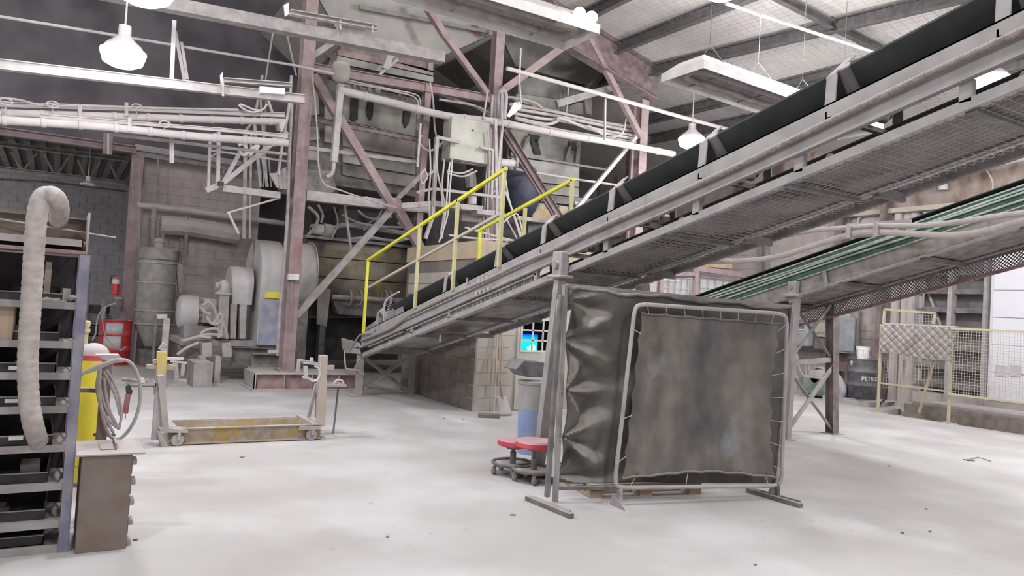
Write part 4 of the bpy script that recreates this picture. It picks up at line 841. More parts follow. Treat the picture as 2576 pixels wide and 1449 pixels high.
# belt with two wings, return belt
def beltsec(y, t): return [K(y, 4.47, 0.225+t), K(y, 4.69, 0.03+t), K(y, 4.97, 0.03+t), K(y, 5.19, 0.225+t)]
bt = MB(); ylist = [10.9, 9.5, 8, 6.5, 5, 3.5, 2, YH]; vs = []; fs = []
for y in ylist: vs += beltsec(y, 0.0) + beltsec(y, 0.014)
for i in range(len(ylist)-1):
    a = i*8; b = a + 8
    for k in range(3): fs += [(a+k, a+k+1, b+k+1, b+k), (a+4+k, b+4+k, b+5+k, a+5+k)]
    fs += [(a, b, b+4, a+4), (a+3, a+7, b+7, b+3)]
bt.add(vs, fs + [(0,4,5,6,7,3,2,1)]); build('belt', bt, BELT, cv, smooth=False)
build('return_belt', MB().slab([K(11.5, 4.52, -0.33), K(YH, 4.52, -0.33), K(YH, 5.15, -0.33), K(11.5, 5.15, -0.33)], (0, 0, 0.012)), BELT, cv, smooth=False)
pan = mix_stain(mat('grimy_pan', (0.14, 0.135, 0.12), base=0.25, var=0.3, dust=0.2, scale=1.5), (0.06, 0.05, 0.045), 1.3, 0.5, 0.65, 1, 3.0)
build('bottom_pan', MB().slab([KB(11.6, CX + 0.03, 0.02), KB(YH, CX + 0.03, 0.02), KB(YH, CF - 0.03, 0.02), KB(11.6, CF - 0.03, 0.02)], (0, 0, 0.01)), pan, cv, smooth=False)
for k in range(9):
    y = 11.0 - k*1.25; build('cross_member', MB().bar(KB(y, CX, 0.0), KB(y, CF, 0.0), 0.07, 0.05), GREYD, cv, smooth=False)
gm_ = MB()
for k in range(13): x = CX + 0.04 + k*0.065; gm_.bar(KB(7.6, x, -0.012), KB(YH, x, -0.012), 0.005)
for k in range(112): y = 7.6 - k*0.065; gm_.bar(KB(y, CX, -0.015), KB(y, CF, -0.015), 0.005)
o = build('guard_netting', gm_, WIRE, cv, smooth=False); o['kind'] = 'stuff'
# troughing idlers
IDL = [P(px, py, 'x', CX).y for px, py in ((945, 820), (1115, 738), (1245, 680), (1362, 625), (1532, 545), (1762, 425), (2085, 265), (2520, 50))]
for k, y in enumerate(IDL):
    for x, s in ((CX + 0.005, 1), (CF - 0.005, -1)):
        build('idler_strap', MB().slab([K(y - 0.04, x, -0.05), K(y + 0.04, x, -0.05), K(y + 0.045, x + 0.02*s, 0.20), K(y - 0.035, x + 0.02*s, 0.20)], (0.012*s, 0, 0))
              .slab([K(y - 0.03, x + 0.02*s, 0.195), K(y + 0.05, x + 0.02*s, 0.195), K(y - 0.03, x + 0.11*s, 0.30), K(y - 0.11, x + 0.11*s, 0.30)], (0, 0, 0.014)), CONV, cv, smooth=False)
        a, b = K(y - 0.06, x + 0.055*s, 0.235), K(y - 0.06, x + 0.27*s, 0.00)
        build('wing_roller', MB().tube([a, b], 0.045, 14), GREYL if y > 10.8 else DPLAST, cv); build('roller_cap', MB().lathe(a, [(-0.012, 0.05), (0.0, 0.05)], (b - a), 14), GALV, cv)
    build('centre_roller', MB().tube([K(y - 0.06, 4.70, -0.02), K(y - 0.06, 4.96, -0.02)], 0.045, 14), GREYL, cv)
    build('idler_base', MB().angle(K(y, CX, -0.08), K(y, CF, -0.08), 0.05), CONV, cv, smooth=False)
# open tail section: rollers, skirt rails, loop guard, take-up
for k in range(5): y = 11.75 - k*0.2; build('impact_roller', MB().tube([K(y, 4.5, 0.0), K(y, 5.16, 0.0)], 0.05, 12), GREY, cv)
build('tail_pulley', MB().lathe(K(11.95, 4.45, -0.12), [(0, 0.02), (0, 0.13), (0.76, 0.13), (0.76, 0.02)], (1, 0, 0), 20), GREY, cv)
for x in (4.55, 5.1): build('skirt_rail', MB().bar(K(12.3, x, 0.02), K(10.6, x, 0.15), 0.02, 0.16), GREY, cv, smooth=False)
build('loop_guard', MB().tube(catmull([K(11.0, CX, 0.0), K(11.02, CX, 0.28), K(10.98, CX + 0.06, 0.38), K(10.75, CX + 0.12, 0.42)]), 0.015, 8), GREYL, cv)
for k in range(9):
    y = 10.95 - 0.02*k; build('guard_slot', MB().bar(K(y, CX, 0.06 + 0.035*k), K(y - 0.06, CX + 0.02, 0.075 + 0.035*k), 0.01), GREYL, cv)
for s in ('858,850 862,880 905,872 900,862', '866,868 868,888 904,890 902,878'): build('takeup_bracket', MB().slab(pts(s, 'x', CX - 0.03), (0.03, 0, 0)), CONV, cv, smooth=False)
for s in ('866,882 869,922 871,928 905,932', '905,905 890,930', '880,880 905,842 935,836'): build('end_hoop', MB().tube(pts(s, 'x', CX - 0.04), 0.014, 8), GREYL, cv)
# legs at the tail with cross bracing
la, lb = P(911, 890, 'y', 12.1), P(905, 997, 'y', 12.1); lb.z = 0; la.x = 4.42; lb.x = 4.42
build('tail_leg', MB().chan(la, lb, 0.10, 0.12, 0.012, up=(0, 1, 0)), CONV, cv, smooth=False); build('tail_leg', MB().chan(la + V(0.98, 0, 0), lb + V(0.98, 0, 0), 0.08, 0.1, 0.012, up=(0, 1, 0)), CONV, cv, smooth=False)
build('leg_brace', MB().angle(V(4.47, 12.1, 0.70), V(5.42, 12.1, 0.06), 0.06), CONV, cv, smooth=False); build('leg_brace', MB().angle(V(4.47, 12.16, 0.06), V(5.42, 12.16, 0.70), 0.06), CONV, cv, smooth=False)
build('foot_plate', MB().box((4.3, 11.98, 0), (4.6, 12.22, 0.015)).box((5.28, 11.98, 0), (5.58, 12.22, 0.015)), CONV, cv)
# middle leg with bearing cap
top = P(1412, 668, 'x', CX - 0.06); ft = P(1352, 1195, 'z', 0)
build('middle_leg', MB().bar(top - V(0, 0, 0.12), ft, 0.10, 0.08, up=(0, 1, 0)), CONV, cv, smooth=False)
build('middle_leg', MB().bar(top + V(1.1, 0, -0.12), ft + V(1.9, 0.3, 0), 0.12, 0.10, up=(0, 1, 0)), CONV, cv, smooth=False)
build('leg_cap', MB().box(top - V(0.1, 0.12, 0.13), top + V(0.08, 0.12, -0.10)).box(top - V(0.06, 0.08, 0.1), top + V(0.04, 0.08, 0.14)), GREYL, cv, bevel=0.01)
build('pivot_pin', MB().lathe(top + V(-0.06, 0, 0), [(0, 0.045), (0.03, 0.045)], (-1, 0, 0), 14), GREY, cv)
build('leg_foot', MB().box(ft - V(0.1, 0.1, 0), ft + V(0.1, 0.1, 0.015)), CONV, cv)
# things seen in the gap: return rollers
for y in (7.2, 5.9, 4.6, 3.2, 2.0): build('return_roller', MB().tube([K(y, 4.46, -0.36), K(y, 5.2, -0.36)], 0.03, 12), GREY, cv); 
# walkway on the far side
wk = thing('conveyor_walkway', 'narrow expanded metal strip along the far underside of the big conveyor', 'walkway', (5.45, 9.6, 0))
WX0, WX1 = 5.275, 5.61
for x in (WX0, WX1): build('edge_angle', MB().bar(KB(9.7, x, 0.05), KB(YH, x, 0.05), 0.05, 0.08), GREYD, wk, smooth=False)
em = MB(); n = 150; ln = 9.4
for k in range(n):
    y = 9.7 - ln*k/n
    em.bar(KB(y, WX0, 0.06), KB(max(y - 0.22, YH), WX1, 0.06), 0.010, 0.004)
    if y + 0.22 < 9.7: em.bar(KB(y, WX0, 0.06), KB(y + 0.22, WX1, 0.06), 0.010, 0.004)
o = build('expanded_mesh', em, MESHM, wk, smooth=False); o['kind'] = 'stuff'
for k in range(8): y = 9.6 - k*1.25; build('bearer', MB().bar(KB(y, CF, 0.0), KB(y, WX1, 0.0), 0.05, 0.07), GREYD, wk, smooth=False)
build('side_mesh_rail', MB().bar(KB(9.7, WX1, 0.28), KB(YH, WX1, 0.28), 0.03, 0.03), RUST, wk, smooth=False)
# yellow guard rails
def yrail(label, posts, rail, mid, x):
    t = thing('guard_handrail', label, 'handrail', P(*posts[0][1], 'x', x))
    for i, (a, b) in enumerate(posts):
        p, q = P(*a, 'x', x), P(*b, 'x', x); p.y = q.y = (p.y + q.y)/2
        build('post', MB().bar(p, q, 0.042, 0.042), YEL if i == 0 else YELP, t, bevel=0.003)
    a, b = P(*rail[0], 'x', x), P(*rail[1], 'x', x); build('top_rail', MB().bar(a, b, 0.042, 0.042), YEL, t, bevel=0.003)
    if mid: a, b = P(*mid[0], 'x', x), P(*mid[1], 'x', x); build('mid_rail', MB().bar(a, b, 0.035, 0.035), BEIGE, t, bevel=0.003)
    return t
yrail('yellow guard rail with four posts on the near side of the big conveyor', [((925, 655), (915, 838)), ((1056, 566), (1044, 775)), ((1152, 502), (1139, 730)), ((1274, 424), (1250, 672))], ((925, 655), (1274, 424)), ((927, 723), (1264, 535)), CX - 0.02)
t = yrail('yellow guard rail beyond the belt, its pale posts half hidden', [((1206, 583), (1203, 692)), ((1322, 524), (1315, 628)), ((1443, 451), (1431, 575))], ((1202, 582), (1443, 451)), None, CF + 0.03)
# ---------------------------------------------------------------- the green conveyor
GX = 9.0; GF = 9.95
def gt(y): return 2.04 + 0.279 * (8.66 - y)
def gb(y): return 2.08 + 0.279 * (6.76 - y)
def G(y, x, dz): return V(x, y, gt(y) + dz)
gc_ = thing('green_conveyor', 'smaller green-sided inclined conveyor at the right behind the welding screen', 'conveyor', (9.4, 12.4, 0))
def gpl(y0, y1, x, w_, d0, d1): return MB().slab([G(y0, x, d0), G(y1, x, d0), G(y1, x, d1), G(y0, x, d1)], (w_, 0, 0))
G0, G1 = 12.4, 1.0
for x, s in ((GX, 1), (GF, -1)):
    build('green_side', gpl(G0, G1, x, 0.015*s, -0.25, -0.02), GREENC, gc_, smooth=False)
    build('top_edge', gpl(G0, G1, x - 0.01*s, 0.03*s, -0.03, -0.012), GREENL, gc_, smooth=False)
    build('lower_web', gpl(G0, G1, x + 0.03*s, 0.012*s, -0.47, -0.25), mat('brown_grey_web', (0.19, 0.165, 0.15), base=0.4, dust=0.8), gc_, smooth=False)
    build('web_ledge', gpl(G0, G1, x - 0.015*s, 0.05*s, -0.262, -0.25), GREENL, gc_, smooth=False)
    build('bottom_flange', gpl(G0, G1, x - 0.05*s, 0.11*s, -0.49, -0.47), CONV, gc_, smooth=False)
for d, wob in ((-0.085, 0.012), (-0.115, 0.008), (-0.175, 0.016)):
    build('side_pipe', MB().tube(catmull([G(y, GX - 0.02, d + wob*sin(y*1.3 + d*40)) for y in [12, 11, 10, 9, 8, 7, 6, 5, 4, 3, 2, 1.2]], 3), 0.013, 8), GREENL, gc_)
build('belt', MB().slab([G(G0, GX + 0.03, 0.05), G(G1, GX + 0.03, 0.05), G(G1, GX + 0.2, 0.0), G(G0, GX + 0.2, 0.0)], (0, 0, 0.012)).slab([G(G0, GF - 0.03, 0.05), G(G1, GF - 0.03, 0.05), G(G1, GX + 0.2, 0.0), G(G0, GX + 0.2, 0.0)], (0, 0, 0.012)), BELT, gc_, smooth=False)
build('belt_skirt', gpl(G0, G1, GF - 0.02, 0.02, -0.02, 0.10), BLACK, gc_, smooth=False)
for k in range(16):
    y = 9.6 - k*0.5; build('idler_end', MB().lathe(G(y, GF - 0.06, 0.075), [(0, 0.02), (0, 0.05), (0.03, 0.05), (0.03, 0.03)], (-1, 0, 0), 12), GREYL, gc_)
build('bottom_pan', MB().slab([G(G0, GX, -0.46), G(G1, GX, -0.46), G(G1, GF, -0.46), G(G0, GF, -0.46)], (0, 0, 0.01)), mat('brown_grime_pan', (0.075, 0.06, 0.05), base=0.25, dust=0.2, var=0.3), gc_, smooth=False)
for k in range(8): y = 9.5 - k*1.1; build('cross_member', MB().bar(G(y, GX, -0.5), G(y, GF, -0.5), 0.06, 0.06), GREYD, gc_, smooth=False)
for y in (6.95, 6.45, 9.0): build('splice_angle', MB().bar(G(y, GX - 0.02, -0.26), G(y - 0.06, GX - 0.02, -0.5), 0.02, 0.05), CONV, gc_, smooth=False)
# expanded metal hung beneath the far side
em = MB(); y = 7.6
while y > 2.0:
    for sgn in (1, -1):
        a = G(y, GF + 0.02, -0.50 if sgn > 0 else -0.70); b = G(y - 0.2, GF + 0.02, -0.70 if sgn > 0 else -0.50); em.bar(a, b, 0.006, 0.012)
    y -= 0.045
o = build('hanging_mesh', em, MESHM, gc_, smooth=False); o['kind'] = 'stuff'
build('mesh_edge', MB().bar(G(7.9, GF + 0.02, -0.71), G(1.5, GF + 0.02, -0.71), 0.03, 0.04), RUST, gc_, smooth=False)
build('mesh_top_edge', MB().bar(G(9.5, GF + 0.02, -0.50), G(1.5, GF + 0.02, -0.50), 0.05, 0.04), GREYD, gc_, smooth=False)
# its trestle
a0 = P(1997, 728, 'x', GX - 0.06); f0_ = P(1970, 1106, 'z', 0); f1_ = P(2093, 1091, 'z', 0); a1 = P(2108, 770, 'x', GF + 0.06)
a0.y = f0_.y; a0.x = GX - 0.04; a0.z = gb(a0.y) + 0.02; a1 = V(GF + 0.05, f0_.y + 0.1, gb(f0_.y + 0.1) + 0.1)
build('near_leg', MB().chan(a0, f0_, 0.09, 0.13, 0.012, up=(0, 1, 0)), CONV, gc_, smooth=False)
build('far_leg', MB().ibeam(a1, f1_, 0.14, 0.14, 0.012, up=(0, 1, 0)), mat('leg_brown', (0.13, 0.10, 0.09), base=0.2), gc_, smooth=False)
def lerp(a, b, t): return a + (b - a) * t
for u, v in (((0.02, 0.98), None),): pass
build('trestle_brace', MB().angle(lerp(a1, f1_, 0.50), lerp(a0, f0_, 0.96), 0.07), CONV, gc_, smooth=False)
build('trestle_brace', MB().angle(lerp(a0, f0_, 0.50), lerp(a1, f1_, 0.96), 0.05), CONV, gc_, smooth=False)
build('trestle_brace', MB().angle(lerp(a0, f0_, 0.04), lerp(a1, f1_, 0.45), 0.05), mat('leg_brown', (0.13, 0.10, 0.09)), gc_, smooth=False)
build('trestle_brace', MB().angle(lerp(a1, f1_, 0.04), lerp(a0, f0_, 0.45), 0.05), CONV, gc_, smooth=False)
build('trestle_bar', MB().bar(lerp(a0, f0_, 0.47), lerp(a1, f1_, 0.46), 0.05, 0.07), CONV, gc_, smooth=False)
build('foot_plate', MB().box(f1_ - V(0.12, 0.12, 0), f1_ + V(0.12, 0.12, 0.012)).box(f0_ - V(0.12, 0.12, 0), f0_ + V(0.12, 0.12, 0.012)), CONV, gc_)
build('leg_cap', MB().box(a0 - V(0.1, 0.1, 0.02), a0 + V(0.1, 0.1, 0.02)).box(a0 - V(0.05, 0.07, 0), a0 + V(0.05, 0.07, 0.2)), GREYL, gc_, bevel=0.01)
build('pivot_pin', MB().lathe(a0 + V(-0.05, 0, 0.12), [(0, 0.04), (0.03, 0.04)], (-1, 0, 0), 12), GREY, gc_)
# thick hoses and their clamp rail
hs = mat('thick_dusty_hose', (0.38, 0.33, 0.31), base=0.5, dust=0.8)
pipe('thick_cable', 'lower thick dusty hose sagging in front of the green conveyor', '1700,628 1800,652 1870,656 1960,645 2040,620 2133,592 2202,584 2300,588 2400,592 2500,576 2650,530 2900,440 3300,280', 8, 8.5, hs, ax='x', cat='cable')
pipe('thick_cable', 'upper thick dusty hose clamped above the lower one', '1900,598 1980,592 2040,580 2133,573 2202,568 2300,568 2400,560 2500,545 2650,520 2900,425 3300,260', 7, 8.5, hs, ax='x', cat='cable')
cr = thing('cable_clamp_rail', 'clamp rail with two strap clamps holding the thick hoses', 'clamp', P(2133, 600, 'x', 8.5))
for x, y in ((2133, 582), (2202, 577)):
    p = P(x, y, 'x', 8.42); h = pxm(18, p); build('strap', MB().box((p.x - 0.01, p.y - h*0.3, p.z - h), (p.x + 0.02, p.y + h*0.3, p.z + h)), GREYL, cr, bevel=0.004)
build('rail', MB().bar(P(2133, 566, 'x', 8.6), P(2292, 556, 'x', 8.6), 0.04, 0.04), GREYL, cr); build('lower_rail', MB().bar(P(2140, 596, 'x', 8.6), P(2205, 592, 'x', 8.6), 0.03), GREYL, cr)
# conduits on the right wall
pipe('wall_conduit', 'conduit bent down from the ledge on the brown wall', '2160,600 2160,550 2190,540 2240,536', 4, 16.9, GREYL, ax='x')
one('wall_lamp_socket', MB().lathe(P(2372, 478, 'x', 16.8), [(0, 0.1), (0.16, 0.1), (0.2, 0.07)], n=14), LABELW, 'small pale wall fitting on the stained brown wall', 'fitting')
pipe('wall_wire', 'thin white wire hanging down the stained brown wall', '2480,425 2492,445 2498,465 2494,485', 2, 16.8, CABLEW, ax='x', cat='wire')
pipe('wall_pipe', 'long pale conduit under the ledge on the right wall', '1950,520 2150,498 2400,440 2600,395', 5, 16.4, GREYL, ax='x')
bw = thing('bright_slot_window', 'two pale bands of bright wall seen past the sheet posts', 'band', P(1900, 640, 'x', 16.9))
for s in ('1905,560 1935,560 1935,700 1905,700', '1918,560 1924,560 1924,700 1918,700'):
    build('dark_strip', MB().slab(pts(s, 'x', 16.93 if s[3] == '5' else 16.9), (-0.02, 0, 0)), GREYD if s[3] == '8' else GREY, bw)
for i, (px, w_, lb) in enumerate(((2112, 22, 'left red-brown wall column behind the hose clamps'), (2222, 14, 'right red-brown wall column beside the louvre bank'))):
    q = P(px, 700, 'x', 16.7); t = thing('wall_column', lb, 'column', (q.x, q.y, 0)); build('shaft', MB().ibeam((q.x, q.y, 0), (q.x, q.y, 5.6), pxm(w_, q), 0.28, 0.02, up=(1, 0, 0)), PURPD, t, smooth=False)
# electrical boxes on the right wall
eb = thing('wall_switch_box', 'grey-blue switch box with a display strip, seen past the trestle leg', 'switch box', P(2020, 880, 'x', 16.8))
def wbox(par, nm, m, x0, y0, x1, y1, X=16.9, dep=0.2, **k):
    a, b = P(x0, y0, 'x', X), P(x1, y1, 'x', X); return build(nm, MB().box((X - dep, min(a.y, b.y), min(a.z, b.z)), (X, max(a.y, b.y), max(a.z, b.z))), m, par, **k)
wbox(eb, 'housing', ECAB, 1985, 800, 2046, 872, 16.6, 0.25, bevel=0.02); wbox(eb, 'display', LABELW, 2001, 815, 2026, 832, 16.34, 0.01); wbox(eb, 'display_glass', GREYD, 2004, 818, 2023, 828, 16.33, 0.005)
for x in (2003, 2009): build('knob', MB().lathe(P(x, 840, 'x', 16.34), [(0, 0.015), (0.03, 0.012)], (-1, 0, 0), 8), GREYD, eb)
eb2 = thing('wall_switch_box', 'beige terminal box behind the trestle braces', 'switch box', P(2070, 880, 'x', 16.8)); wbox(eb2, 'housing', BEIGE, 2050, 812, 2100, 850, 16.8, 0.15, bevel=0.02); wbox(eb2, 'lower_box', GREYD, 2050, 850, 2090, 880, 16.8, 0.15)
for k in range(9): build('terminal', MB().box(P(2052 + k*5, 838, 'x', 16.63) - V(0.01, 0.01, 0.02), P(2052 + k*5, 838, 'x', 16.63) + V(0.0, 0.01, 0.02)), GREYD, eb2)
eb3 = thing('breaker_cabinet', 'tall grey-green breaker cabinet on the wall right of the trestle', 'cabinet', P(2130, 890, 'x', 16.8)); wbox(eb3, 'housing', ECAB, 2112, 790, 2150, 890, 16.6, 0.3, bevel=0.02); wbox(eb3, 'door', mat('cabinet_blue_grey', (0.24, 0.28, 0.29), base=0.25), 2115, 796, 2147, 885, 16.28, 0.02, bevel=0.01)
build('gooseneck', MB().tube(catmull(pts('2122,790 2124,778 2134,768 2138,758', 'x', 16.5)), 0.05), GREYL, eb3); wbox(eb3, 'lower_duct', PURPD, 2115, 890, 2135, 935, 16.7, 0.1); wbox(eb3, 'side_duct', GREYL, 2152, 775, 2160, 870, 16.85, 0.1)
for i, s in enumerate(('2005,890 2012,930 2030,960 2035,990', '2025,905 2028,940 2040,970 2044,995', '2040,905 2036,930 2048,965 2052,990', '2055,910 2046,940 2056,960 2060,985', '2000,930 2005,960 2012,985 2016,1000')):
    pipe('wall_hose', ['leftmost hose hanging under the switch box', 'second hose hanging under the switch box', 'third hose hanging by the wall', 'fourth hose hanging by the green pump', 'short hose near the wall foot'][i], s, 2.5, 16.3, CABLE, ax='x', cat='hose')
one('hose_coil', MB().tube([P(2058, 955, 'x', 15.8) + V(0.02*k/8, 0.22*cos(k*pi/8), 0.3*sin(k*pi/8)) for k in range(64)], 0.02, 6), CABLE, 'coil of grey hose beside the green pump', 'hose')
gp = thing('green_pump', 'squat green pump unit with a grey snout on the floor beside the black drum', 'pump', P(2095, 1005, 'z', 0))
q = P(2098, 1003, 'z', 0); q = V(min(q.x, 15.4) - 0.15, q.y + 0.2, 0)
build('body', MB().box(q + V(-0.25, -0.3, 0.05), q + V(0.3, 0.35, 0.5)), mat('green_pump_paint', (0.06, 0.14, 0.08), base=0.3), gp, bevel=0.05)
build('cover', MB().lathe(q + V(-0.25, 0.0, 0.45), [(0, 0.1), (0.02, 0.2), (0.5, 0.2), (0.52, 0.1)], (1, 0, 0), 18), GREYL, gp)
build('snout', MB().tube(catmull([q + V(-0.2, -0.35, 0.55), q + V(-0.2, -0.55, 0.5), q + V(-0.2, -0.7, 0.25), q + V(-0.2, -0.62, 0.04)]), [0.12 - 0.003*k for k in range(19)], 12), ECAB, gp)
build('foot', MB().lathe(q + V(-0.2, -0.45, 0), [(0, 0.16), (0.06, 0.13)], n=14), GREYL, gp)
wb_ = thing('small_bucket', 'small pale bucket on the floor behind the trestle', 'bucket', P(1992, 978, 'z', 0)); q = P(1994, 980, 'z', 0); q.x = min(q.x, 16.4)
build('pail', MB().lathe(q, [(0, 0.13), (0.36, 0.16), (0.36, 0.14)], n=18), LABELW, wb_)
# black oil drum, pallet, white pail
qd = P(2172, 1014, 'z', 0); qd = V(qd.x - 0.1, qd.y, 0.11); pal = thing('drum_pallet', 'thin dusty wooden pallet beneath the black drum', 'pallet', (qd.x, qd.y, 0))
for k in range(5): build('deck_board', MB().box((qd.x - 0.6, qd.y - 0.55 + k*0.24, 0.09), (qd.x + 0.5, qd.y - 0.42 + k*0.24, 0.11)), CONC, pal)
for k in range(3): build('bearer', MB().box((qd.x - 0.6 + k*0.5, qd.y - 0.55, 0), (qd.x - 0.5 + k*0.5, qd.y + 0.54, 0.09)), CONC, pal)
bd = drum('oil_drum', qd, 0.30, 0.88, DRUM, 'black and navy oil drum with white lettering on a thin pallet')
aim = atan2(-qd.y, -qd.x)
fc = bpy.data.curves.new('lettering', 'FONT'); fc.body = 'PETROC'; fc.size = 0.115; fc.extrude = 0.001; fc.offset = 0.003; fc.space_character = 1.05
to = bpy.data.objects.new('lettering_source', fc); COL.objects.link(to); bpy.context.view_layer.update()
me = bpy.data.meshes.new_from_object(to); bpy.data.objects.remove(to); mb = MB()
vs = []
for v in me.vertices:
    a = aim - 0.02 + (v.co.x) / 0.305; vs.append(qd + V((0.306 + v.co.z)*cos(a), (0.306 + v.co.z)*sin(a), 0.42 + v.co.y))
mb.add(vs, [tuple(p.vertices) for p in me.polygons]); build('lettering', mb, WHITE, bd, smooth=False)
build('corner_label', curved(qd, 0.304, aim - 0.95, aim - 0.70, 0.70, 0.82, 4), GREYL, bd, solid=0.002)
pb_ = thing('white_pail', 'white plastic pail with lid standing on the black drum', 'pail', qd + V(0.02, 0, 0.88)); q = qd + V(0.03, 0.02, 0.875)
build('body', MB().lathe(q, [(0, 0.115), (0.20, 0.135), (0.205, 0.145), (0.225, 0.145), (0.23, 0.14), (0.255, 0.14)], n=26), mat('white_plastic', (0.80, 0.80, 0.80), base=0.02, dust=0.1, rough=0.4), pb_)
build('lid', MB().lathe(q + V(0, 0, 0.255), [(0, 0.15), (0.02, 0.15), (0.022, 0.13)], n=26), MATS['white_plastic'], pb_)
build('handle', MB().tube(catmull([q + V(-0.12, -0.09, 0.21), q + V(-0.13, -0.11, 0.08), q + V(0.02, -0.17, 0.04), q + V(0.13, -0.06, 0.09)]), 0.004, 6), GREYL, pb_)
# ---------------------------------------------------------------- yellow mesh fence and blanket
FYEL = mat('dusty_fence_yellow', (0.50, 0.42, 0.16), base=0.5, dust=0.6, scale=6)
fe = thing('mesh_fence', 'dusty yellow tube fence with wire mesh in front of the louvres', 'fence', (14.2, 8.86, 0))
FXP = 14.12; y0f = P(2212, 900, 'x', FXP).y; y1f = P(2392, 900, 'x', FXP).y; zf = P(2300, 822, 'x', FXP).z
for px, m_ in ((2212, FYEL), (2390, FYEL)):
    y = P(px, 950, 'x', FXP).y; build('post', MB().bar((FXP, y, 0), (FXP, y, zf), 0.042), m_, fe)
for px, py in ((2270, 1035), (2312, 1038)):
    q = P(px, py, 'z', 0.0); q.x = FXP + 0.25; build('post', MB().bar(P(px, py, 'x', FXP + 0.25), P(px + (38 if px > 2300 else 5), 905, 'x', FXP + 0.25), 0.04), FYEL if px > 2300 else BEIGE, fe)
build('top_rail', MB().bar((FXP, y0f, zf), (FXP, y1f, zf), 0.04), FYEL, fe); build('low_rail', MB().bar(P(2210, 963, 'x', FXP), P(2388, 985, 'x', FXP), 0.03), FYEL, fe)
build('foot_plate', MB().box((FXP - 0.1, y1f - 0.1, 0), (FXP + 0.1, y1f + 0.1, 0.012)).box((FXP - 0.1, y0f - 0.1, 0), (FXP + 0.1, y0f + 0.1, 0.012)), FYEL, fe)
# rear panel, upper left, and right panel at constant distance
FA = P(2392, 826, 'd', 13.6); FB = P(2640, 838, 'd', 12.6); FC = P(2384, 990, 'd', 13.6); FD = P(2640, 1022, 'd', 12.6)
build('right_top_rail', MB().bar(FA, FB, 0.038), FYEL, fe); build('right_bottom_rail', MB().bar(FC, FD, 0.038), FYEL, fe)
def mesh(a, b, c, d, nu, nv, t=0.005):
    w_ = MB()
    for i in range(nu + 1): w_.bar(lerp(a, b, i/nu), lerp(c, d, i/nu), t)
    for j in range(nv + 1): w_.bar(lerp(a, c, j/nv), lerp(b, d, j/nv), t)
    return w_
o = build('wire_mesh', mesh(FA, FB, FC, FD, 36, 24), mat('fence_wire', (0.45, 0.42, 0.33), base=0.3), fe, smooth=False); o['kind'] = 'stuff'
X2 = 14.9
RA, RB, RC, RD = (P(2226, 778, 'x', X2), P(2352, 788, 'x', X2), P(2220, 900, 'x', X2), P(2345, 960, 'x', X2))
for a, b in ((RA, RB), (RA, P(2222, 820, 'x', X2)), (RB, P(2348, 815, 'x', X2))): build('rear_frame', MB().bar(a, b, 0.045), FYEL, fe)
o = build('wire_mesh', mesh(P(2290, 786, 'x', X2), RB, P(2290, 985, 'x', X2), P(2345, 985, 'x', X2), 8, 28), MATS['fence_wire'], fe, smooth=False); o['kind'] = 'stuff'
o = build('wire_mesh', mesh(P(2225, 900, 'x', FXP+0.02), P(2388, 900, 'x', FXP+0.02), P(2222, 975, 'x', FXP+0.02), P(2386, 985, 'x', FXP+0.02), 20, 9, 0.004), MATS['fence_wire'], fe, smooth=False); o['kind'] = 'stuff'
bq = thing('quilted_blanket', 'dusty quilted mat draped over the top of the yellow fence', 'blanket', (FXP, (y0f+y1f)/2, 0.9))
BZ0, BZ1 = P(2300, 895, 'x', FXP).z, zf + 0.03
yl, yr = P(2222, 860, 'x', FXP).y, P(2402, 860, 'x', FXP - 0.05).y
def bl(u, v):
    y = yl + (yr - yl)*u; z = BZ1 - (BZ1 - BZ0)*v; p = abs(sin((u*9 + v*4.2)*pi)) * abs(sin((u*9 - v*4.2)*pi))
    return V(FXP - 0.05 - 0.022*min(1, p*2.2) - 0.02*sin(3*u + 2*v), y + (0.02*v if u < .5 else 0.03*v), z + 0.02*sin(u*7)*v - 0.05*(u*v))
build('front_face', MB().grid(bl, 90, 44), mat('quilt_fabric', (0.20, 0.175, 0.145), base=0.4, dust=0.7, bump=0.2), bq, solid=0.01)
build('fold_top', MB().slab([(FXP - 0.06, yl, BZ1 - 0.01), (FXP - 0.06, yr, BZ1 - 0.01), (FXP + 0.05, yr, BZ1), (FXP + 0.05, yl, BZ1)], (0, 0, 0.02)), MATS['quilt_fabric'], bq, bevel=0.008)
build('back_face', MB().slab([(FXP + 0.05, yl, BZ1), (FXP + 0.05, yr, BZ1), (FXP + 0.06, yr, BZ0 + 0.15), (FXP + 0.06, yl, BZ0 + 0.15)], (0.01, 0, 0)), MATS['quilt_fabric'], bq)
pipe('fence_hose', 'dark hose hooked over the fence post down to the floor', '2215,905 2228,930 2232,970 2225,1005 2212,1015', 2.5, 14.3, BLACK, ax='x', cat='hose')
# ---------------------------------------------------------------- tote rack
rk = thing('tote_rack', 'red-brown steel rack holding the caged totes behind the welding screen', 'rack', P(1750, 960, 'y', 8.6))
TY0 = 12.6; 
ra, rb = P(1752, 690, 'y', TY0), P(1868, 700, 'y', TY0); rl = P(1663, 690, 'y', TY0 + 1.4)
for q in (P(1752, 672, 'y', TY0), P(1870, 690, 'y', TY0), P(1663, 690, 'y', TY0 + 0.02)): build('post', MB().bar((q.x, q.y, 0), q, 0.10), PURP, rk)
build('top_beam', MB().bar(P(1752, 675, 'y', TY0), P(1868, 692, 'y', TY0), 0.08, 0.12).bar(P(1663, 688, 'y', TY0), P(1750, 690, 'y', TY0), 0.05, 0.08), PURP, rk, smooth=False)
zs = P(1800, 735, 'y', TY0).z - 0.75
build('shelf', MB().box((rl.x - 0.8, TY0 - 0.05, zs - 0.1), (rb.x + 0.1, TY0 + 1.2, zs)), PURPD, rk)
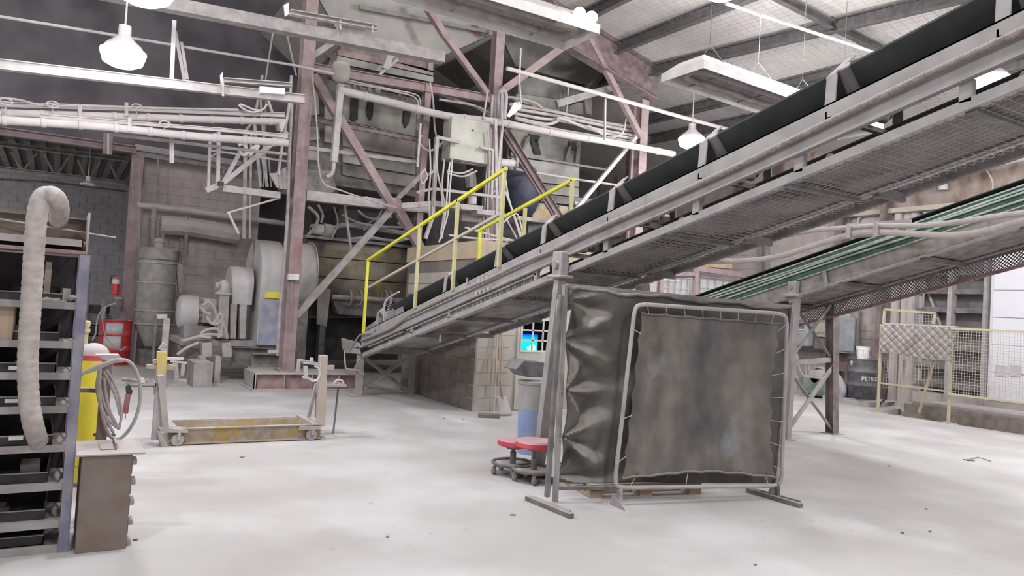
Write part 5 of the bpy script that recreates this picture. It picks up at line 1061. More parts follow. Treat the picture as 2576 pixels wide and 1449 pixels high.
for i, (x0, x1) in enumerate(((1668, 1746), (1762, 1858))):
    a, b = P(x0, 700, 'y', TY0 + 0.1), P(x1, 700, 'y', TY0 + 0.1); zt_ = P((x0+x1)/2, 700, 'y', TY0 + 0.1).z
    t = thing('caged_tote', ['white caged liquid tote on the left side of the rack', 'white caged liquid tote on the right side of the rack'][i], 'tote', (a.x, a.y, zs), 'caged totes on the rack')
    build('bottle', MB().box((a.x + 0.04, a.y + 0.05, zs + 0.06), (b.x - 0.04, a.y + 0.9, zt_ - 0.03)), mat('milky_plastic', (0.62, 0.63, 0.63), base=0.12, rough=0.4), t, bevel=0.05)
    n = 6
    for k in range(n): x = a.x + (b.x - a.x)*k/(n-1); build('cage_bar', MB().bar((x, a.y, zs), (x, a.y, zt_), 0.018), GALV, t)
    for k in range(5): z = zs + (zt_ - zs)*k/4; build('cage_rail', MB().bar((a.x, a.y, z), (b.x, a.y, z), 0.018), GALV, t)
    build('pallet', MB().box((a.x, a.y, zs), (b.x, a.y + 0.95, zs + 0.06)), GREYD, t)
one('rack_top_board', MB().slab(pts('1795,664 1842,664 1842,676 1795,672', 'y', TY0 + 0.2), (0, 0.5, 0)), WOOD, 'dusty boards stacked on the tote rack', 'board')
# ---------------------------------------------------------------- office
OX, OY, OZ = 5.62, 10.13, 2.68
OXR = 9.3
dx0, dx1 = P(1297, 900, 'y', OY).x, P(1400, 900, 'y', OY).x; dz1 = 2.12
of = struct('wall_office_front', MB().box((OX, OY, 0), (dx0, OY + 0.2, OZ - 0.28)).box((dx0 + 0.9, OY, 0), (OXR, OY + 0.2, OZ - 0.28)).box((dx0, OY, dz1), (dx0 + 0.9, OY + 0.2, OZ - 0.28)), MORTC, smooth=False)
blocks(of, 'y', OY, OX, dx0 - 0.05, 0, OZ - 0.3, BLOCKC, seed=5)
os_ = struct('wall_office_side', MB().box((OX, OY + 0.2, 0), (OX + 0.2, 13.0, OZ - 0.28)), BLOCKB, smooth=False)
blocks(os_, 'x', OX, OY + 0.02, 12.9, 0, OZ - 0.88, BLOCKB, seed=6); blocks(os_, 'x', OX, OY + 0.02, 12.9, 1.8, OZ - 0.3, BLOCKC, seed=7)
tb = struct('trim_office_fascia', MB().box((OX - 0.03, OY - 0.03, OZ - 0.28), (OXR, OY + 0.02, OZ)), OSB, smooth=False)
build('side_fascia', MB().box((OX - 0.03, OY + 0.02, OZ - 0.28), (OX + 0.02, 13.0, OZ)), OSB, tb, smooth=False)
for x0, x1 in ((OX + 0.6, OX + 0.66), ): build('corner_batten', MB().box((OX - 0.05, OY - 0.05, OZ - 0.30), (OX + 0.04, OY + 0.04, OZ + 0.01)), OSB, tb, smooth=False)
struct('ceiling_office', MB().box((OX, OY, OZ - 0.06), (OXR, 13.0, OZ - 0.01)), OSB, smooth=False)
for i, s in enumerate(('1130,592 1200,600 1310,606', '1170,572 1230,590 1320,612')):
    pipe('roof_lath', ['pale lath lying along the office roof edge', 'longer pale lath lying over the office roof'][i], s, 2.5, 10.8, BEIGE, cat='board')
d0 = struct('door_2', MB().box((dx0, OY - 0.02, 0), (dx0 + 0.9, OY + 0.03, 0.02)), GREYL, smooth=False)
wz0, wz1 = P(1340, 881, 'y', OY).z, P(1340, 806, 'y', OY).z; wx0, wx1 = P(1311, 850, 'y', OY).x, P(1388, 850, 'y', OY).x
dl = mat('door_cream', (0.55, 0.53, 0.48), base=0.2)
for nm, a, b in (('door_leaf_lower', (dx0, 0.02), (dx0 + 0.9, wz0)), ('door_leaf_top', (dx0, wz1), (dx0 + 0.9, dz1)), ('door_stile', (dx0, wz0), (wx0, wz1)), ('door_stile', (wx1, wz0), (dx0 + 0.9, wz1))):
    build(nm, MB().box((a[0], OY - 0.03, a[1]), (b[0], OY + 0.0, b[1])), dl, d0, smooth=False)
fr = build('window_frame', MB().box((wx0 - 0.03, OY - 0.045, wz0 - 0.03), (wx1 + 0.03, OY - 0.03, wz0)).box((wx0 - 0.03, OY - 0.045, wz1), (wx1 + 0.03, OY - 0.03, wz1 + 0.03)).box((wx0 - 0.03, OY - 0.045, wz0), (wx0, OY - 0.03, wz1)).box((wx1, OY - 0.045, wz0), (wx1 + 0.03, OY - 0.03, wz1)), WHITE, d0, smooth=False)
glass = bpy.data.materials.new('window_glass'); glass.use_nodes = True; g_ = glass.node_tree.nodes['Principled BSDF']; g_.inputs['Base Color'].default_value = (0.9, 0.95, 1, 1); g_.inputs['Roughness'].default_value = 0.03; g_.inputs['Transmission Weight'].default_value = 1.0; g_.inputs['IOR'].default_value = 1.1
for i in range(3):
    for j in range(3):
        x0 = wx0 + (wx1-wx0)*i/3; z0 = wz0 + (wz1-wz0)*j/3; build('pane', MB().box((x0 + 0.012, OY - 0.02, z0 + 0.012), (x0 + (wx1-wx0)/3 - 0.012, OY - 0.016, z0 + (wz1-wz0)/3 - 0.012)), glass, fr, smooth=False)
for i in (1, 2):
    x = wx0 + (wx1-wx0)*i/3; build('muntin', MB().box((x - 0.012, OY - 0.04, wz0), (x + 0.012, OY - 0.02, wz1)), WHITE, fr, smooth=False)
    z = wz0 + (wz1-wz0)*i/3; build('muntin', MB().box((wx0, OY - 0.04, z - 0.012), (wx1, OY - 0.02, z + 0.012)), WHITE, fr, smooth=False)
# dark office behind the pane, with a lit monitor
ofb = struct('wall_office_interior', MB().box((wx0 - 0.3, OY + 1.2, 0.2), (wx1 + 1.0, OY + 1.25, 2.3)).box((wx0 - 0.35, OY + 0.1, 0.2), (wx0 - 0.3, OY + 1.2, 2.3)), BLACK, smooth=False)
mn = thing('lit_monitor', 'glowing blue and cyan computer monitor seen through the office door window', 'monitor', P(1335, 880, 'y', OY + 0.5))
ma, mb2 = P(1311, 840, 'y', OY + 0.5), P(1350, 885, 'y', OY + 0.5)
build('bezel', MB().box((ma.x - 0.03, OY + 0.5, mb2.z - 0.03), (mb2.x + 0.03, OY + 0.54, ma.z + 0.03)), BLACK, mn)
scr = bpy.data.materials.new('screen_glow'); scr.use_nodes = True; nt = scr.node_tree; b = nt.nodes['Principled BSDF']
geo = nt.nodes.new('ShaderNodeNewGeometry'); sp = nt.nodes.new('ShaderNodeSeparateXYZ'); nt.links.new(geo.outputs['Position'], sp.inputs[0])
mr = nt.nodes.new('ShaderNodeMapRange'); mr.inputs[1].default_value = mb2.z; mr.inputs[2].default_value = ma.z; nt.links.new(sp.outputs[2], mr.inputs[0])
cr_ = nt.nodes.new('ShaderNodeValToRGB'); e = cr_.color_ramp.elements; e[0].color = (0.0, 0.55, 0.9, 1); e[1].color = (0.0, 0.06, 0.75, 1); x_ = cr_.color_ramp.elements.new(0.55); x_.color = (0.0, 0.75, 0.85, 1)
nt.links.new(mr.outputs[0], cr_.inputs[0]); nt.links.new(cr_.outputs[0], b.inputs['Emission Color']); b.inputs['Emission Strength'].default_value = 1.6; b.inputs['Base Color'].default_value = (0, 0, 0, 1)
build('screen', MB().box((ma.x, OY + 0.49, mb2.z), (mb2.x, OY + 0.5, ma.z)), scr, mn)
build('screen_shape', MB().slab([V(lerp(ma, mb2, u).x, OY + 0.488, mb2.z + (ma.z - mb2.z)*v) for u, v in ((0.45, 0.05), (0.95, 0.03), (0.9, 0.35), (0.75, 0.45), (0.6, 0.42), (0.5, 0.3), (0.3, 0.28))], (0, 0.002, 0)), mat('screen_cyan', (0.45, 0.95, 1.0), emit=1.6), mn)
# broom and shovel against the office wall
br = thing('push_broom', 'push broom leaning on the office wall, its brush on the floor', 'broom', P(1235, 1045, 'z', 0))
q = P(1235, 1046, 'z', 0); a, b = P(1203, 1045, 'z', 0.03), P(1258, 1047, 'z', 0.03)
build('brush', MB().bar(a, b, 0.06, 0.06), GREYD, br, bevel=0.01); build('head', MB().bar(a + V(0, 0, 0.045), b + V(0, 0, 0.045), 0.055, 0.025), GREYL, br)
build('handle', MB().tube([lerp(a, b, 0.75) + V(0, 0.02, 0.05), P(1251, 840, 'y', OY - 0.04)], 0.013, 8), WOOD, br)
sh = thing('shovel', 'grey shovel standing blade-down against the office wall beside the broom', 'shovel', P(1275, 1048, 'z', 0))
q = P(1274, 1047, 'z', 0); q2 = P(1270, 1000, 'y', q.y + 0.1); 
build('blade', MB().grid(lambda u, v: V(q.x + (u - 0.5)*(0.24 - 0.03*v), q.y + 0.16*v + 0.03*(2*u-1)**2, 0.01 + 0.27*v), 8, 8), GREYL, sh, solid=0.006)
build('socket', MB().tube([V(q.x, q.y + 0.15, 0.24), V(q.x - 0.01, q.y + 0.22, 0.5)], 0.02, 8), GREY, sh)
build('shaft', MB().tube([V(q.x - 0.01, q.y + 0.22, 0.5), P(1264, 840, 'y', OY - 0.04)], 0.014, 8), WOOD, sh)
one('thin_rod', MB().tube([P(1232, 1040, 'y', 9.9), P(1240, 845, 'y', OY - 0.03)], 0.01, 6), GREYL, 'thin rod leaning on the office blocks left of the broom', 'rod')
# ---------------------------------------------------------------- waste bin with flap lid
qb = P(1333, 1140, 'z', 0); bn = thing('waste_bin', 'tall blue round waste bin with a grey dusty top, behind the red stools', 'bin', qb)
rb_ = pxm(37, qb); hz = P(1333, 960, 'y', qb.y).z
build('blue_body', MB().lathe(qb, [(0, rb_*0.86), (0.02, rb_*0.88), (hz*0.62, rb_*0.97)], n=28), BLUEB, bn)
build('grey_liner', MB().lathe(qb + V(0, 0, hz*0.62), [(0, rb_*0.975), (hz*0.36, rb_*1.02), (hz*0.37, rb_*1.06), (hz*0.38, rb_*1.06)], n=28), GREYPL, bn)
build('rim', MB().lathe(qb + V(0, 0, hz*0.97), [(0, rb_*1.08), (0.03, rb_*1.1), (0.035, rb_*1.0)], n=28), GREYPL, bn)
fl_ = P(1340, 925, 'y', qb.y)
build('flap_lid', MB().slab(pts('1298,930 1318,906 1372,912 1368,950 1324,948 1312,932', 'y', qb.y - 0.12), (0, 0.28, 0)), DPLAST, bn, bevel=0.01)
# ---------------------------------------------------------------- red rolling stools
def stool(q, hs, r, label, tilt=0.0):
    t = thing('rolling_stool', label, 'stool', q)
    build('seat', MB().lathe(q + V(0, 0, hs - 0.07), [(0, r*0.92), (0.012, r), (0.05, r), (0.066, r*0.93), (0.072, r*0.6), (0.074, 0.01)], V(tilt, 0, 1), 32), REDV, t)
    build('seat_plate', MB().lathe(q + V(0, 0, hs - 0.095), [(0, r*0.4), (0.02, r*0.55)], n=16), GREYD, t)
    build('cylinder', MB().lathe(q + V(0, 0, 0.1), [(0, 0.03), (0.12, 0.03), (0.12, 0.02), (hs - 0.19, 0.02)], n=14), GREYD, t)
    build('foot_ring', MB().tube([q + V(0.20*cos(k*pi/12), 0.20*sin(k*pi/12), 0.115) for k in range(24)], 0.014, 8, True), DPLAST, t)
    build('tray', MB().lathe(q + V(0, 0, 0.085), [(0, 0.17), (0.01, 0.2), (0.02, 0.2)], n=24), GREY, t)
    for k in range(5):
        a = 2*pi*k/5 + 0.4; e = q + V(0.19*cos(a), 0.19*sin(a), 0)
        build('spoke', MB().bar(q + V(0, 0, 0.09), e + V(0, 0, 0.085), 0.03, 0.02), DPLAST, t)
        w_ = build('caster', MB().lathe(e + V(-0.012, 0, 0.032), [(0, 0.02), (0, 0.032), (0.024, 0.032), (0.024, 0.02)], (1, 0, 0), 14), DPLAST, t)
        build('fork', MB().bar(e + V(0, 0, 0.03), e + V(0, 0, 0.085), 0.03, 0.014), GREY, w_)
    return t
stool(P(1300, 1200, 'z', 0) + V(0.02, 0.12, 0), 0.345, 0.165, 'lower left red round stool with casters, seat partly hidden by the other', 0.06)
stool(P(1351, 1216, 'z', 0) + V(0.02, 0.10, 0), 0.39, 0.185, 'front right red round stool with thick dusty cushion')
# ---------------------------------------------------------------- welding screens
SA = P(1408, 1262, 'z', 0); SB = P(1958, 1243, 'z', 0); SN = (SB - SA).cross(V(0, 0, 1)).normalized()
if SN.dot(SA) > 0: SN = -SN        # faces the camera side
def S(px, py, off=0.0): return PL(px, py, SA + SN*off, SN)
ws = thing('welding_screen', 'large dark grey wrinkled welding curtain in a square steel frame, standing behind the rounded one', 'screen', SA)
fa, fb, fc_, fd = S(1424, 718), S(1990, 772), S(1952, 1215), S(1398, 1252)
build('left_post', MB().bar(S(1396, 1275), S(1422, 716), 0.04), GREY, ws, bevel=0.004); build('outer_left_post', MB().bar(S(1376, 1250, 0.05), S(1411, 742, 0.05), 0.038), GREYD, ws, bevel=0.004)
build('right_post', MB().bar(S(1948, 1245), S(1992, 762), 0.04), GREY, ws); build('top_rail', MB().bar(fa, fb, 0.035), GREY, ws); build('bottom_rail', MB().bar(S(1398, 1228), S(1950, 1222), 0.03), GREYD, ws)
for k in range(3): c = S(1404 - k*8, 800 + k*200, 0.03); build('hinge', MB().bar(c, c + V(0, 0, 0.16), 0.03, 0.02), LABELW, ws)
for a, b in (((1326, 1252), (1438, 1298)), ((1880, 1232), (2016, 1272))):
    p, q = P(*a, 'z', 0.02), P(*b, 'z', 0.02); build('foot', MB().bar(p, q, 0.05, 0.04), GREYD, ws, bevel=0.004)
    p, q = P(a[0] + 14, a[1] + 1, 'z', 0.02), P(b[0] - 4, b[1] - 8, 'z', 0.02); build('foot', MB().bar(p, q, 0.03, 0.04), GREYD, ws, bevel=0.004)
build('gusset', MB().slab([S(1925, 1250, 0.01), S(1950, 1205, 0.01), S(1950, 1250, 0.01)], SN*0.01), GREYD, ws)
TIES = [(0.0, 0.27), (0.0, 0.52), (0.0, 0.76), (0.0, 0.97), (0.0, 0.06)]
def curtain(u, v):
    tl, tr, br_, bl_ = S(1427, 724), S(1986, 775), S(1950, 1216), S(1403, 1216)
    p = lerp(lerp(tl, tr, u), lerp(bl_, br_, u), v); d = 0.0
    for tu, tv in TIES:
        du, dv = (u - tu) * 1.25, (v - tv) * 1.0; r = sqrt(du*du + dv*dv) + 1e-4; a = atan2(dv, du)
        d += (0.078 * math.exp(-r*3.2) * min(1, r*7)) * (cos(a*6 + tv*9 + 1.0) * 0.8 + cos(a*11 + tv*23) * 0.3)
    d += 0.03 * sin(v*9 + 2.2*sin(u*3 + 1)) * math.exp(-u*3.0)
    e = 0.03 * abs(sin((v - 0.27)*4.1*pi)) * math.exp(-u*16)          # edge pulled between ties
    return p + SN * (d + 0.0) + (tr - tl).normalized() * e + V(0, 0, 0.012*sin(u*20)*(1 if v < 0.02 else 0))
build('curtain', MB().grid(curtain, 150, 120), CURT, ws, solid=0.002)
build('top_hem', MB().tube([curtain(k/40, 0.0) + V(0, 0, -0.01 + 0.006*sin(k*1.3)) + SN*0.01 for k in range(41)], 0.018, 8), CURT, ws)
for tu, tv in TIES[:4]:
    c = curtain(0.005, tv) + SN*0.006; build('grommet', MB().lathe(c, [(0, 0.012), (0.004, 0.012)], SN, 10), BLACK, ws)
    build('tie', MB().tube([c, S(1424 - 26*tv, 720 + 510*tv, 0.02)], 0.004, 6), CABLE, ws)
# rounded tube frame in front
w2 = thing('rounded_welding_screen', 'brown-grey canvas laced into a rounded tube frame, leaning in front of the dark curtain', 'screen', S(1560, 1262, 0.16))
def S2(px, py, off=0.0): return S(px, py, 0.16 + off)
corner = lambda c, a, b: catmull([a, lerp(lerp(a, c, 0.75), lerp(b, c, 0.75), 0.5) if 0 else lerp(lerp(a, b, 0.5), c, 0.55), b], 5)
TL, TR, BR, BL = (1598, 764), (1980, 790), (1966, 1222), (1545, 1227)
def mv(a, b, d):
    L_ = sqrt((b[0]-a[0])**2 + (b[1]-a[1])**2); return (a[0] + (b[0]-a[0])*d/L_, a[1] + (b[1]-a[1])*d/L_)
loop = []
for prv, c, nxt in ((BL, TL, TR), (TL, TR, BR), (TR, BR, BL), (BR, BL, TL)):
    loop += corner(S2(*c), S2(*mv(c, prv, 26)), S2(*mv(c, nxt, 26)))
build('tube_frame', MB().tube(loop, 0.0185, 12, True), GREYL, w2)
cl_ = [(1612, 785), (1965, 812), (1950, 1203), (1563, 1206)]
def canvas(u, v):
    tl, tr, br_, bl_ = [S2(*c, -0.01) for c in cl_]
    p = lerp(lerp(tl, tr, u), lerp(bl_, br_, u), v)
    dirx = (tr - tl).normalized()
    sl = -0.022*abs(sin(v*6*pi)) * math.exp(-u*14); sr = 0.0
    inn = 0.055*sin(v*pi)**1.0 * math.exp(-(1-u)*14) + 0.03*abs(sin(v*7*pi))*math.exp(-(1-u)*18)
    up_ = 0.05*sin(u*pi)*math.exp(-(1-v)*10) + 0.012*abs(sin(u*6*pi))*math.exp(-(1-v)*22) - 0.01*abs(sin(u*6*pi))*math.exp(-v*22)
    d = -0.03*sin(u*pi)*sin(v*pi) + 0.006*sin(u*30)*sin(v*2.1) + 0.012*sin(v*16 + u*5)*math.exp(-(1-u)*6) + 0.02*sin(u*9)*math.exp(-(1-v)*8)
    return p - dirx*sl - dirx*inn + V(0, 0, up_) + SN*d
build('canvas', MB().grid(canvas, 110, 110), CURF, w2, solid=0.002)
build('bottom_hem', MB().tube([canvas(k/30, 0.995) + SN*0.008 for k in range(31)], 0.012, 8), CURT, w2)
build('top_hem', MB().tube([canvas(k/30, 0.005) + SN*0.006 for k in range(31)], 0.009, 8), CURF, w2)
for i in range(8):
    u = (i + 0.4)/8; c = canvas(u, 0.01); px = TL[0] + (TR[0]-TL[0])*(u*0.96 + 0.03); e = S2(px, TL[1] + (TR[1]-TL[1])*u, 0.015); build('lace', MB().tube([c + SN*0.01, e + V(0, 0, 0.015)], 0.0035, 6), CABLE, w2)
for i in range(7):
    v = (i + 0.4)/7; c = canvas(0.995, v); e = S2(TR[0] + (BR[0]-TR[0])*v, TR[1] + (BR[1]-TR[1])*v, 0.015); build('lace', MB().tube([c + SN*0.01, e], 0.0035, 6), CABLE, w2)
for v in (0.13, 0.62, 0.86):
    c = canvas(0.005, v); e = S2(TL[0] + (BL[0]-TL[0])*v, TL[1] + (BL[1]-TL[1])*v, 0.015); build('lace', MB().tube([c + SN*0.01, e - V(0, 0, 0.01)], 0.004, 6), CABLEW, w2)
for i in range(6):
    u = (i + 0.5)/6; c = canvas(u, 0.985); build('grommet', MB().lathe(c + SN*0.006, [(0, 0.011), (0.004, 0.011)], SN, 10), BLACK, w2)
    if i in (0, 2, 5): build('lace', MB().tube([c, S2(BL[0] + (BR[0]-BL[0])*(u + 0.01), 1226, 0.012)], 0.0035, 6), CABLEW, w2)
pf_ = P(1556, 1284, 'z', 0); ptp = S2(1560, 1226); build('foot_post', MB().bar(ptp, V(ptp.x, ptp.y, 0.0), 0.035), GREYL, w2)
build('foot_wedge', MB().slab([P(1537, 1270, 'z', 0.0), P(1545, 1244, 'z', 0.10), P(1560, 1262, 'z', 0.06), P(1586, 1288, 'z', 0.0), P(1575, 1287, 'z', 0.0)], (0.0, 0.02, 0.004)), GREYL, w2, smooth=False)
pr = S2(1956, 1215); build('right_foot_post', MB().bar(pr, V(pr.x, pr.y, 0.0), 0.035), GREYD, w2)
# pallet behind the screens
pa = P(1500, 1262, 'z', 0); pl2 = thing('wooden_pallet', 'worn wooden pallet lying behind the bottom of the welding screens', 'pallet', pa)
p0, p1_ = P(1497, 1262, 'z', 0), P(1768, 1251, 'z', 0); dx = (p1_ - p0); dyv = -SN
p0 = p0 + dyv*0.1; dx = dx.normalized()
def pp(a, b, c): return p0 + dx*a + dyv*b + V(0, 0, c)
def pbx(a0, a1, b0, b1, c0, c1): return MB().add([pp(a0,b0,c0), pp(a1,b0,c0), pp(a1,b1,c0), pp(a0,b1,c0), pp(a0,b0,c1), pp(a1,b0,c1), pp(a1,b1,c1), pp(a0,b1,c1)], [(0,3,2,1),(4,5,6,7),(0,1,5,4),(1,2,6,5),(2,3,7,6),(3,0,4,7)])
for k in range(7): build('deck_board', pbx(0, 1.15, 0.0 + k*0.15, 0.10 + k*0.15, 0.10, 0.12), WOOD, pl2, smooth=False)
for b0 in (0, 0.45, 0.9):
    build('stringer', pbx(0, 1.15, b0, b0 + 0.04, 0.06, 0.10), WOOD, pl2, smooth=False)
    for a0 in (0, 0.5, 1.02): build('block', pbx(a0, a0 + 0.13, b0, b0 + 0.09, 0.02, 0.08), WOOD, pl2, smooth=False)
for a0 in (0, 0.5, 1.02): build('skid', pbx(a0, a0 + 0.13, 0, 1.0, 0.0, 0.02), WOOD, pl2, smooth=False)
#@@
# ---------------------------------------------------------------- radiant heaters
def heater(label, x0, x1, y0, y1, z, bend, slope=0.0):
    t = thing('radiant_heater', label, 'heater', ((x0+x1)/2, (y0+y1)/2, z))
    def q(x, y, dz): return V(x, y, z + dz + slope*(x - x0))
    def pl(n, a): return build(n, MB().slab(a, (0, 0, 0.008)), GREYL, t, smooth=False)
    i = 0.18; h = 0.22; c = 0.16
    e0, e1 = (x0, x1)
    pl('hood_top', [q(x0+i, y0+i, h), q(x1-i, y0+i, h), q(x1-i, y1-i, h), q(x0+i, y1-i, h)])
    pl('near_slope', [q(x0, y0, 0.05), q(x1, y0, 0.05), q(x1-i, y0+i, h), q(x0+i, y0+i, h)])
    pl('far_slope', [q(x0, y1, 0.05), q(x1, y1, 0.05), q(x1-i, y1-i, h), q(x0+i, y1-i, h)])
    pl('end_slope', [q(x0, y0, 0.05), q(x0, y1, 0.05), q(x0+i, y1-i, h), q(x0+i, y0+i, h)]); pl('end_slope', [q(x1, y0, 0.05), q(x1, y1, 0.05), q(x1-i, y1-i, h), q(x1-i, y0+i, h)])
    for a, b in ((q(x0, y0, 0), q(x1, y0, 0)), (q(x0, y1, 0), q(x1, y1, 0)), (q(x0, y0, 0), q(x0, y1, 0)), (q(x1, y0, 0), q(x1, y1, 0))): build('lip', MB().bar(a, b, 0.012, 0.13), WHITE, t, smooth=False)
    ya, yb = y0 + (y1-y0)*0.27, y0 + (y1-y0)*0.73; R_ = (yb-ya)/2; ym = (ya+yb)/2
    if bend > 0: P_ = [q(x0+0.1, ya, 0.02), q(x1-0.15-R_, ya, 0.02)] + [q(x1-0.15-R_ + R_*sin(k*pi/8), ym - R_*cos(k*pi/8), 0.02) for k in range(1, 8)] + [q(x1-0.15-R_, yb, 0.02), q(x0+0.1, yb, 0.02)]
    else: P_ = [q(x1-0.1, ya, 0.02), q(x0+0.15+R_, ya, 0.02)] + [q(x0+0.15+R_ - R_*sin(k*pi/8), ym - R_*cos(k*pi/8), 0.02) for k in range(1, 8)] + [q(x0+0.15+R_, yb, 0.02), q(x1-0.1, yb, 0.02)]
    build('u_tube', MB().tube(P_, 0.05, 14), mat('heater_tube', (0.22, 0.18, 0.17), base=0.3), t)
    for k in range(4):
        x = x0 + (x1-x0)*(k+0.5)/4; build('tube_bracket', MB().bar(q(x, y0+0.03, 0.0), q(x, y1-0.03, 0.0), 0.012, 0.02), GREYD, t)
        for y in (y0 + 0.05, y1 - 0.05): build('chain', MB().tube([q(x, y, 0.08), q(x, (y0+y1)/2, 0.55)], 0.006, 5), GREYD, t)
        build('drop_chain', MB().tube([q(x, (y0+y1)/2, 0.55), V(x, (y0+y1)/2, Zr(x, (y0+y1)/2) - 0.03)], 0.006, 5), GREYD, t)
    return t
a = P(1770, 160, 'z', 5.3); b = P(1677, 200, 'z', 5.3)
heater('white-lipped tube heater hung right of the centre, partly behind the belt', a.x, a.x + 4.4, a.y, b.y, 5.3, -1, -0.03)
a = P(1509, 74, 'z', 5.5); b = P(1400, 110, 'z', 5.5)
heater('long tube heater at the top edge with two floodlights at its end', a.x - 5.0, a.x, a.y, min(b.y, a.y + 0.85), 5.5, 1, 0.0)
for i, (px, py) in enumerate(((1458, 34), (1488, 44))):
    c = P(px, py, 'z', 5.62); t = thing('floodlight', ['left floodlight of the pair on the end of the upper heater', 'right floodlight of the pair on the end of the upper heater'][i], 'lamp', c)
    dr_ = V(-0.5, -0.8, -0.35).normalized(); build('housing', MB().lathe(c - dr_*0.1, [(0, 0.04), (0.02, 0.07), (0.1, 0.085)], dr_, 16), GREYL, t); build('glowing_face', MB().lathe(c, [(0, 0.08), (0.015, 0.08)], dr_, 16), LAMPM, t)
    build('bracket', MB().bar(c - V(0, -0.02, 0.14), c - dr_*0.08, 0.02), GREYL, t)
one('ceiling_conduit', MB().tube(pts('1826,8 1985,62', 'z', 6.6) + pts('1985,62 2215,137', 'z', 6.6), 0.028), LABELW, 'white conduit running right from the top lamp beneath the roof', 'pipe')
# ---------------------------------------------------------------- storage rack at the left edge
RY = 5.2
def rz(y, px=100): return P(px, y, 'y', RY).z
rt_ = P(214, 642, 'y', RY); rb2 = P(166, 1385, 'y', RY)
rk = thing('storage_rack', 'tall dusty steel shelf rack with a blue-grey corner post at the left edge', 'rack', (-1.2, RY + 0.25, 0))
XR = (rt_.x + rb2.x)/2 - 0.03; XL = -2.6
for x, y in ((XR + 0.02, RY), (XR + 0.02, RY + 0.5), (XL, RY), (XL, RY + 0.5)):
    build('corner_post', MB().angle((x, y, 0), (x, y, rt_.z), 0.05, 0.006, up=(0, 1, 0)).box((x - 0.025, y - 0.022, 0), (x + 0.03, y - 0.012, rt_.z)), BLUEP, rk, smooth=False)
shelves = [600, 762, 862, 942, 1027, 1125, 1222, 1317, 1388]
for k, y in enumerate(shelves):
    z = max(rz(y), 0.03); build('shelf', MB().box((XL, RY + 0.0, z - 0.004), (XR, RY + 0.5, z)).box((XL, RY - 0.015, z - 0.03), (XR, RY, z + 0.012)), GREY if k else GREYL, rk, smooth=False)
build('back_sheet', MB().box((XL, RY + 0.49, 0.02), (XR, RY + 0.5, rt_.z)), BLACK, rk, smooth=False)
for k in range(len(shelves) - 1):
    z0, z1 = max(rz(shelves[k+1]), 0.03), rz(shelves[k]); build('side_brace', MB().bar((XR + 0.015, RY + 0.03, z1), (XR + 0.015, RY + 0.47, z0), 0.012), GREYL, rk); build('side_brace', MB().bar((XR + 0.015, RY + 0.03, z0), (XR + 0.015, RY + 0.47, z1), 0.012), GREYL, rk)
    # rear half panel, tilted parts plates
rnd = random.Random(11); BIN0 = None
for k in range(1, len(shelves)):
    z = max(rz(shelves[k]), 0.03); top = rz(shelves[k-1]); x = XR - 0.08; col = 0
    while x > -0.95:
        w_ = 0.34; col += 1
        SH = ['', 'first', 'second', 'third', 'fourth', 'fifth', 'sixth', 'seventh', 'eighth'][k] + ' shelf below the rack top'
        ORD = ['', 'nearest the corner post', 'second from the post', 'third from the post', 'fourth from the post'][col]
        if BIN0 is None:
            BIN0 = thing('steel_bin', 'dark steel bin %s, %s' % (ORD, SH), 'bin', (x - w_/2, RY + 0.22, z), 'dark parts bins on the left rack')
            b = MB(); X0, X1, Y0, Y1 = x - w_, x, RY + 0.05, RY + 0.42; h = 0.10; tk = 0.006
            b.box((X0, Y0, z), (X1, Y1, z + tk)).box((X0, Y0, z), (X0 + tk, Y1, z + h)).box((X1 - tk, Y0, z), (X1, Y1, z + h)).box((X0, Y1 - tk, z), (X1, Y1, z + h)).box((X0, Y0, z), (X1, Y0 + tk, z + h*0.6))
            build('tray', b, BLACK, BIN0, smooth=False); build('rim', MB().box((X0, Y0 - 0.004, z + h*0.56), (X1, Y0 + 0.008, z + h*0.62)), GREY, BIN0, smooth=False)
            bx, bz = x, z
        else:
            c = copytree(BIN0, (x - bx, rnd.uniform(0, 0.04), z - bz + 0.001), label='dark steel bin %s, %s' % (ORD, SH), rz=rnd.uniform(-0.04, 0.04))
        if rnd.random() < 0.45:
            xx = x - rnd.uniform(0.08, 0.26); one('metal_part', MB().box((xx - 0.05, RY + 0.12, z + 0.01), (xx + 0.05, RY + 0.3, z + rnd.uniform(0.04, 0.12))) if rnd.random() < 0.5 else MB().lathe((xx, RY + 0.2, z + 0.01), [(0, 0.05), (0.05, 0.05), (0.05, 0.03), (0.08, 0.03)], n=12), GREYD if rnd.random() < .6 else GREY, 'loose part in the bin %s, %s' % (ORD, SH), 'part', 'loose parts in the rack bins')
        x -= 0.37 if k != 2 else 0.5
one('cardboard_box', MB().box((P(-30, 800, 'y', RY).x, RY + 0.03, rz(862) + 0.004), (P(34, 800, 'y', RY).x, RY + 0.3, rz(768))), CARD, 'brown cardboard box on the third shelf at the frame edge', 'box', bevel=0.005)
one('cardboard_box', MB().box((P(112, 700, 'y', RY + 0.2).x, RY + 0.2, rz(762)), (P(128, 700, 'y', RY + 0.2).x, RY + 0.3, rz(655))), BEIGE, 'narrow tan board standing on the top shelf right of the duct hose', 'box')
one('cardboard_box', MB().box((P(155, 700, 'y', RY + 0.2).x, RY + 0.2, rz(755)), (P(180, 700, 'y', RY + 0.2).x, RY + 0.3, rz(722))), LABELW, 'small pale carton at the right end of the top shelf', 'box')
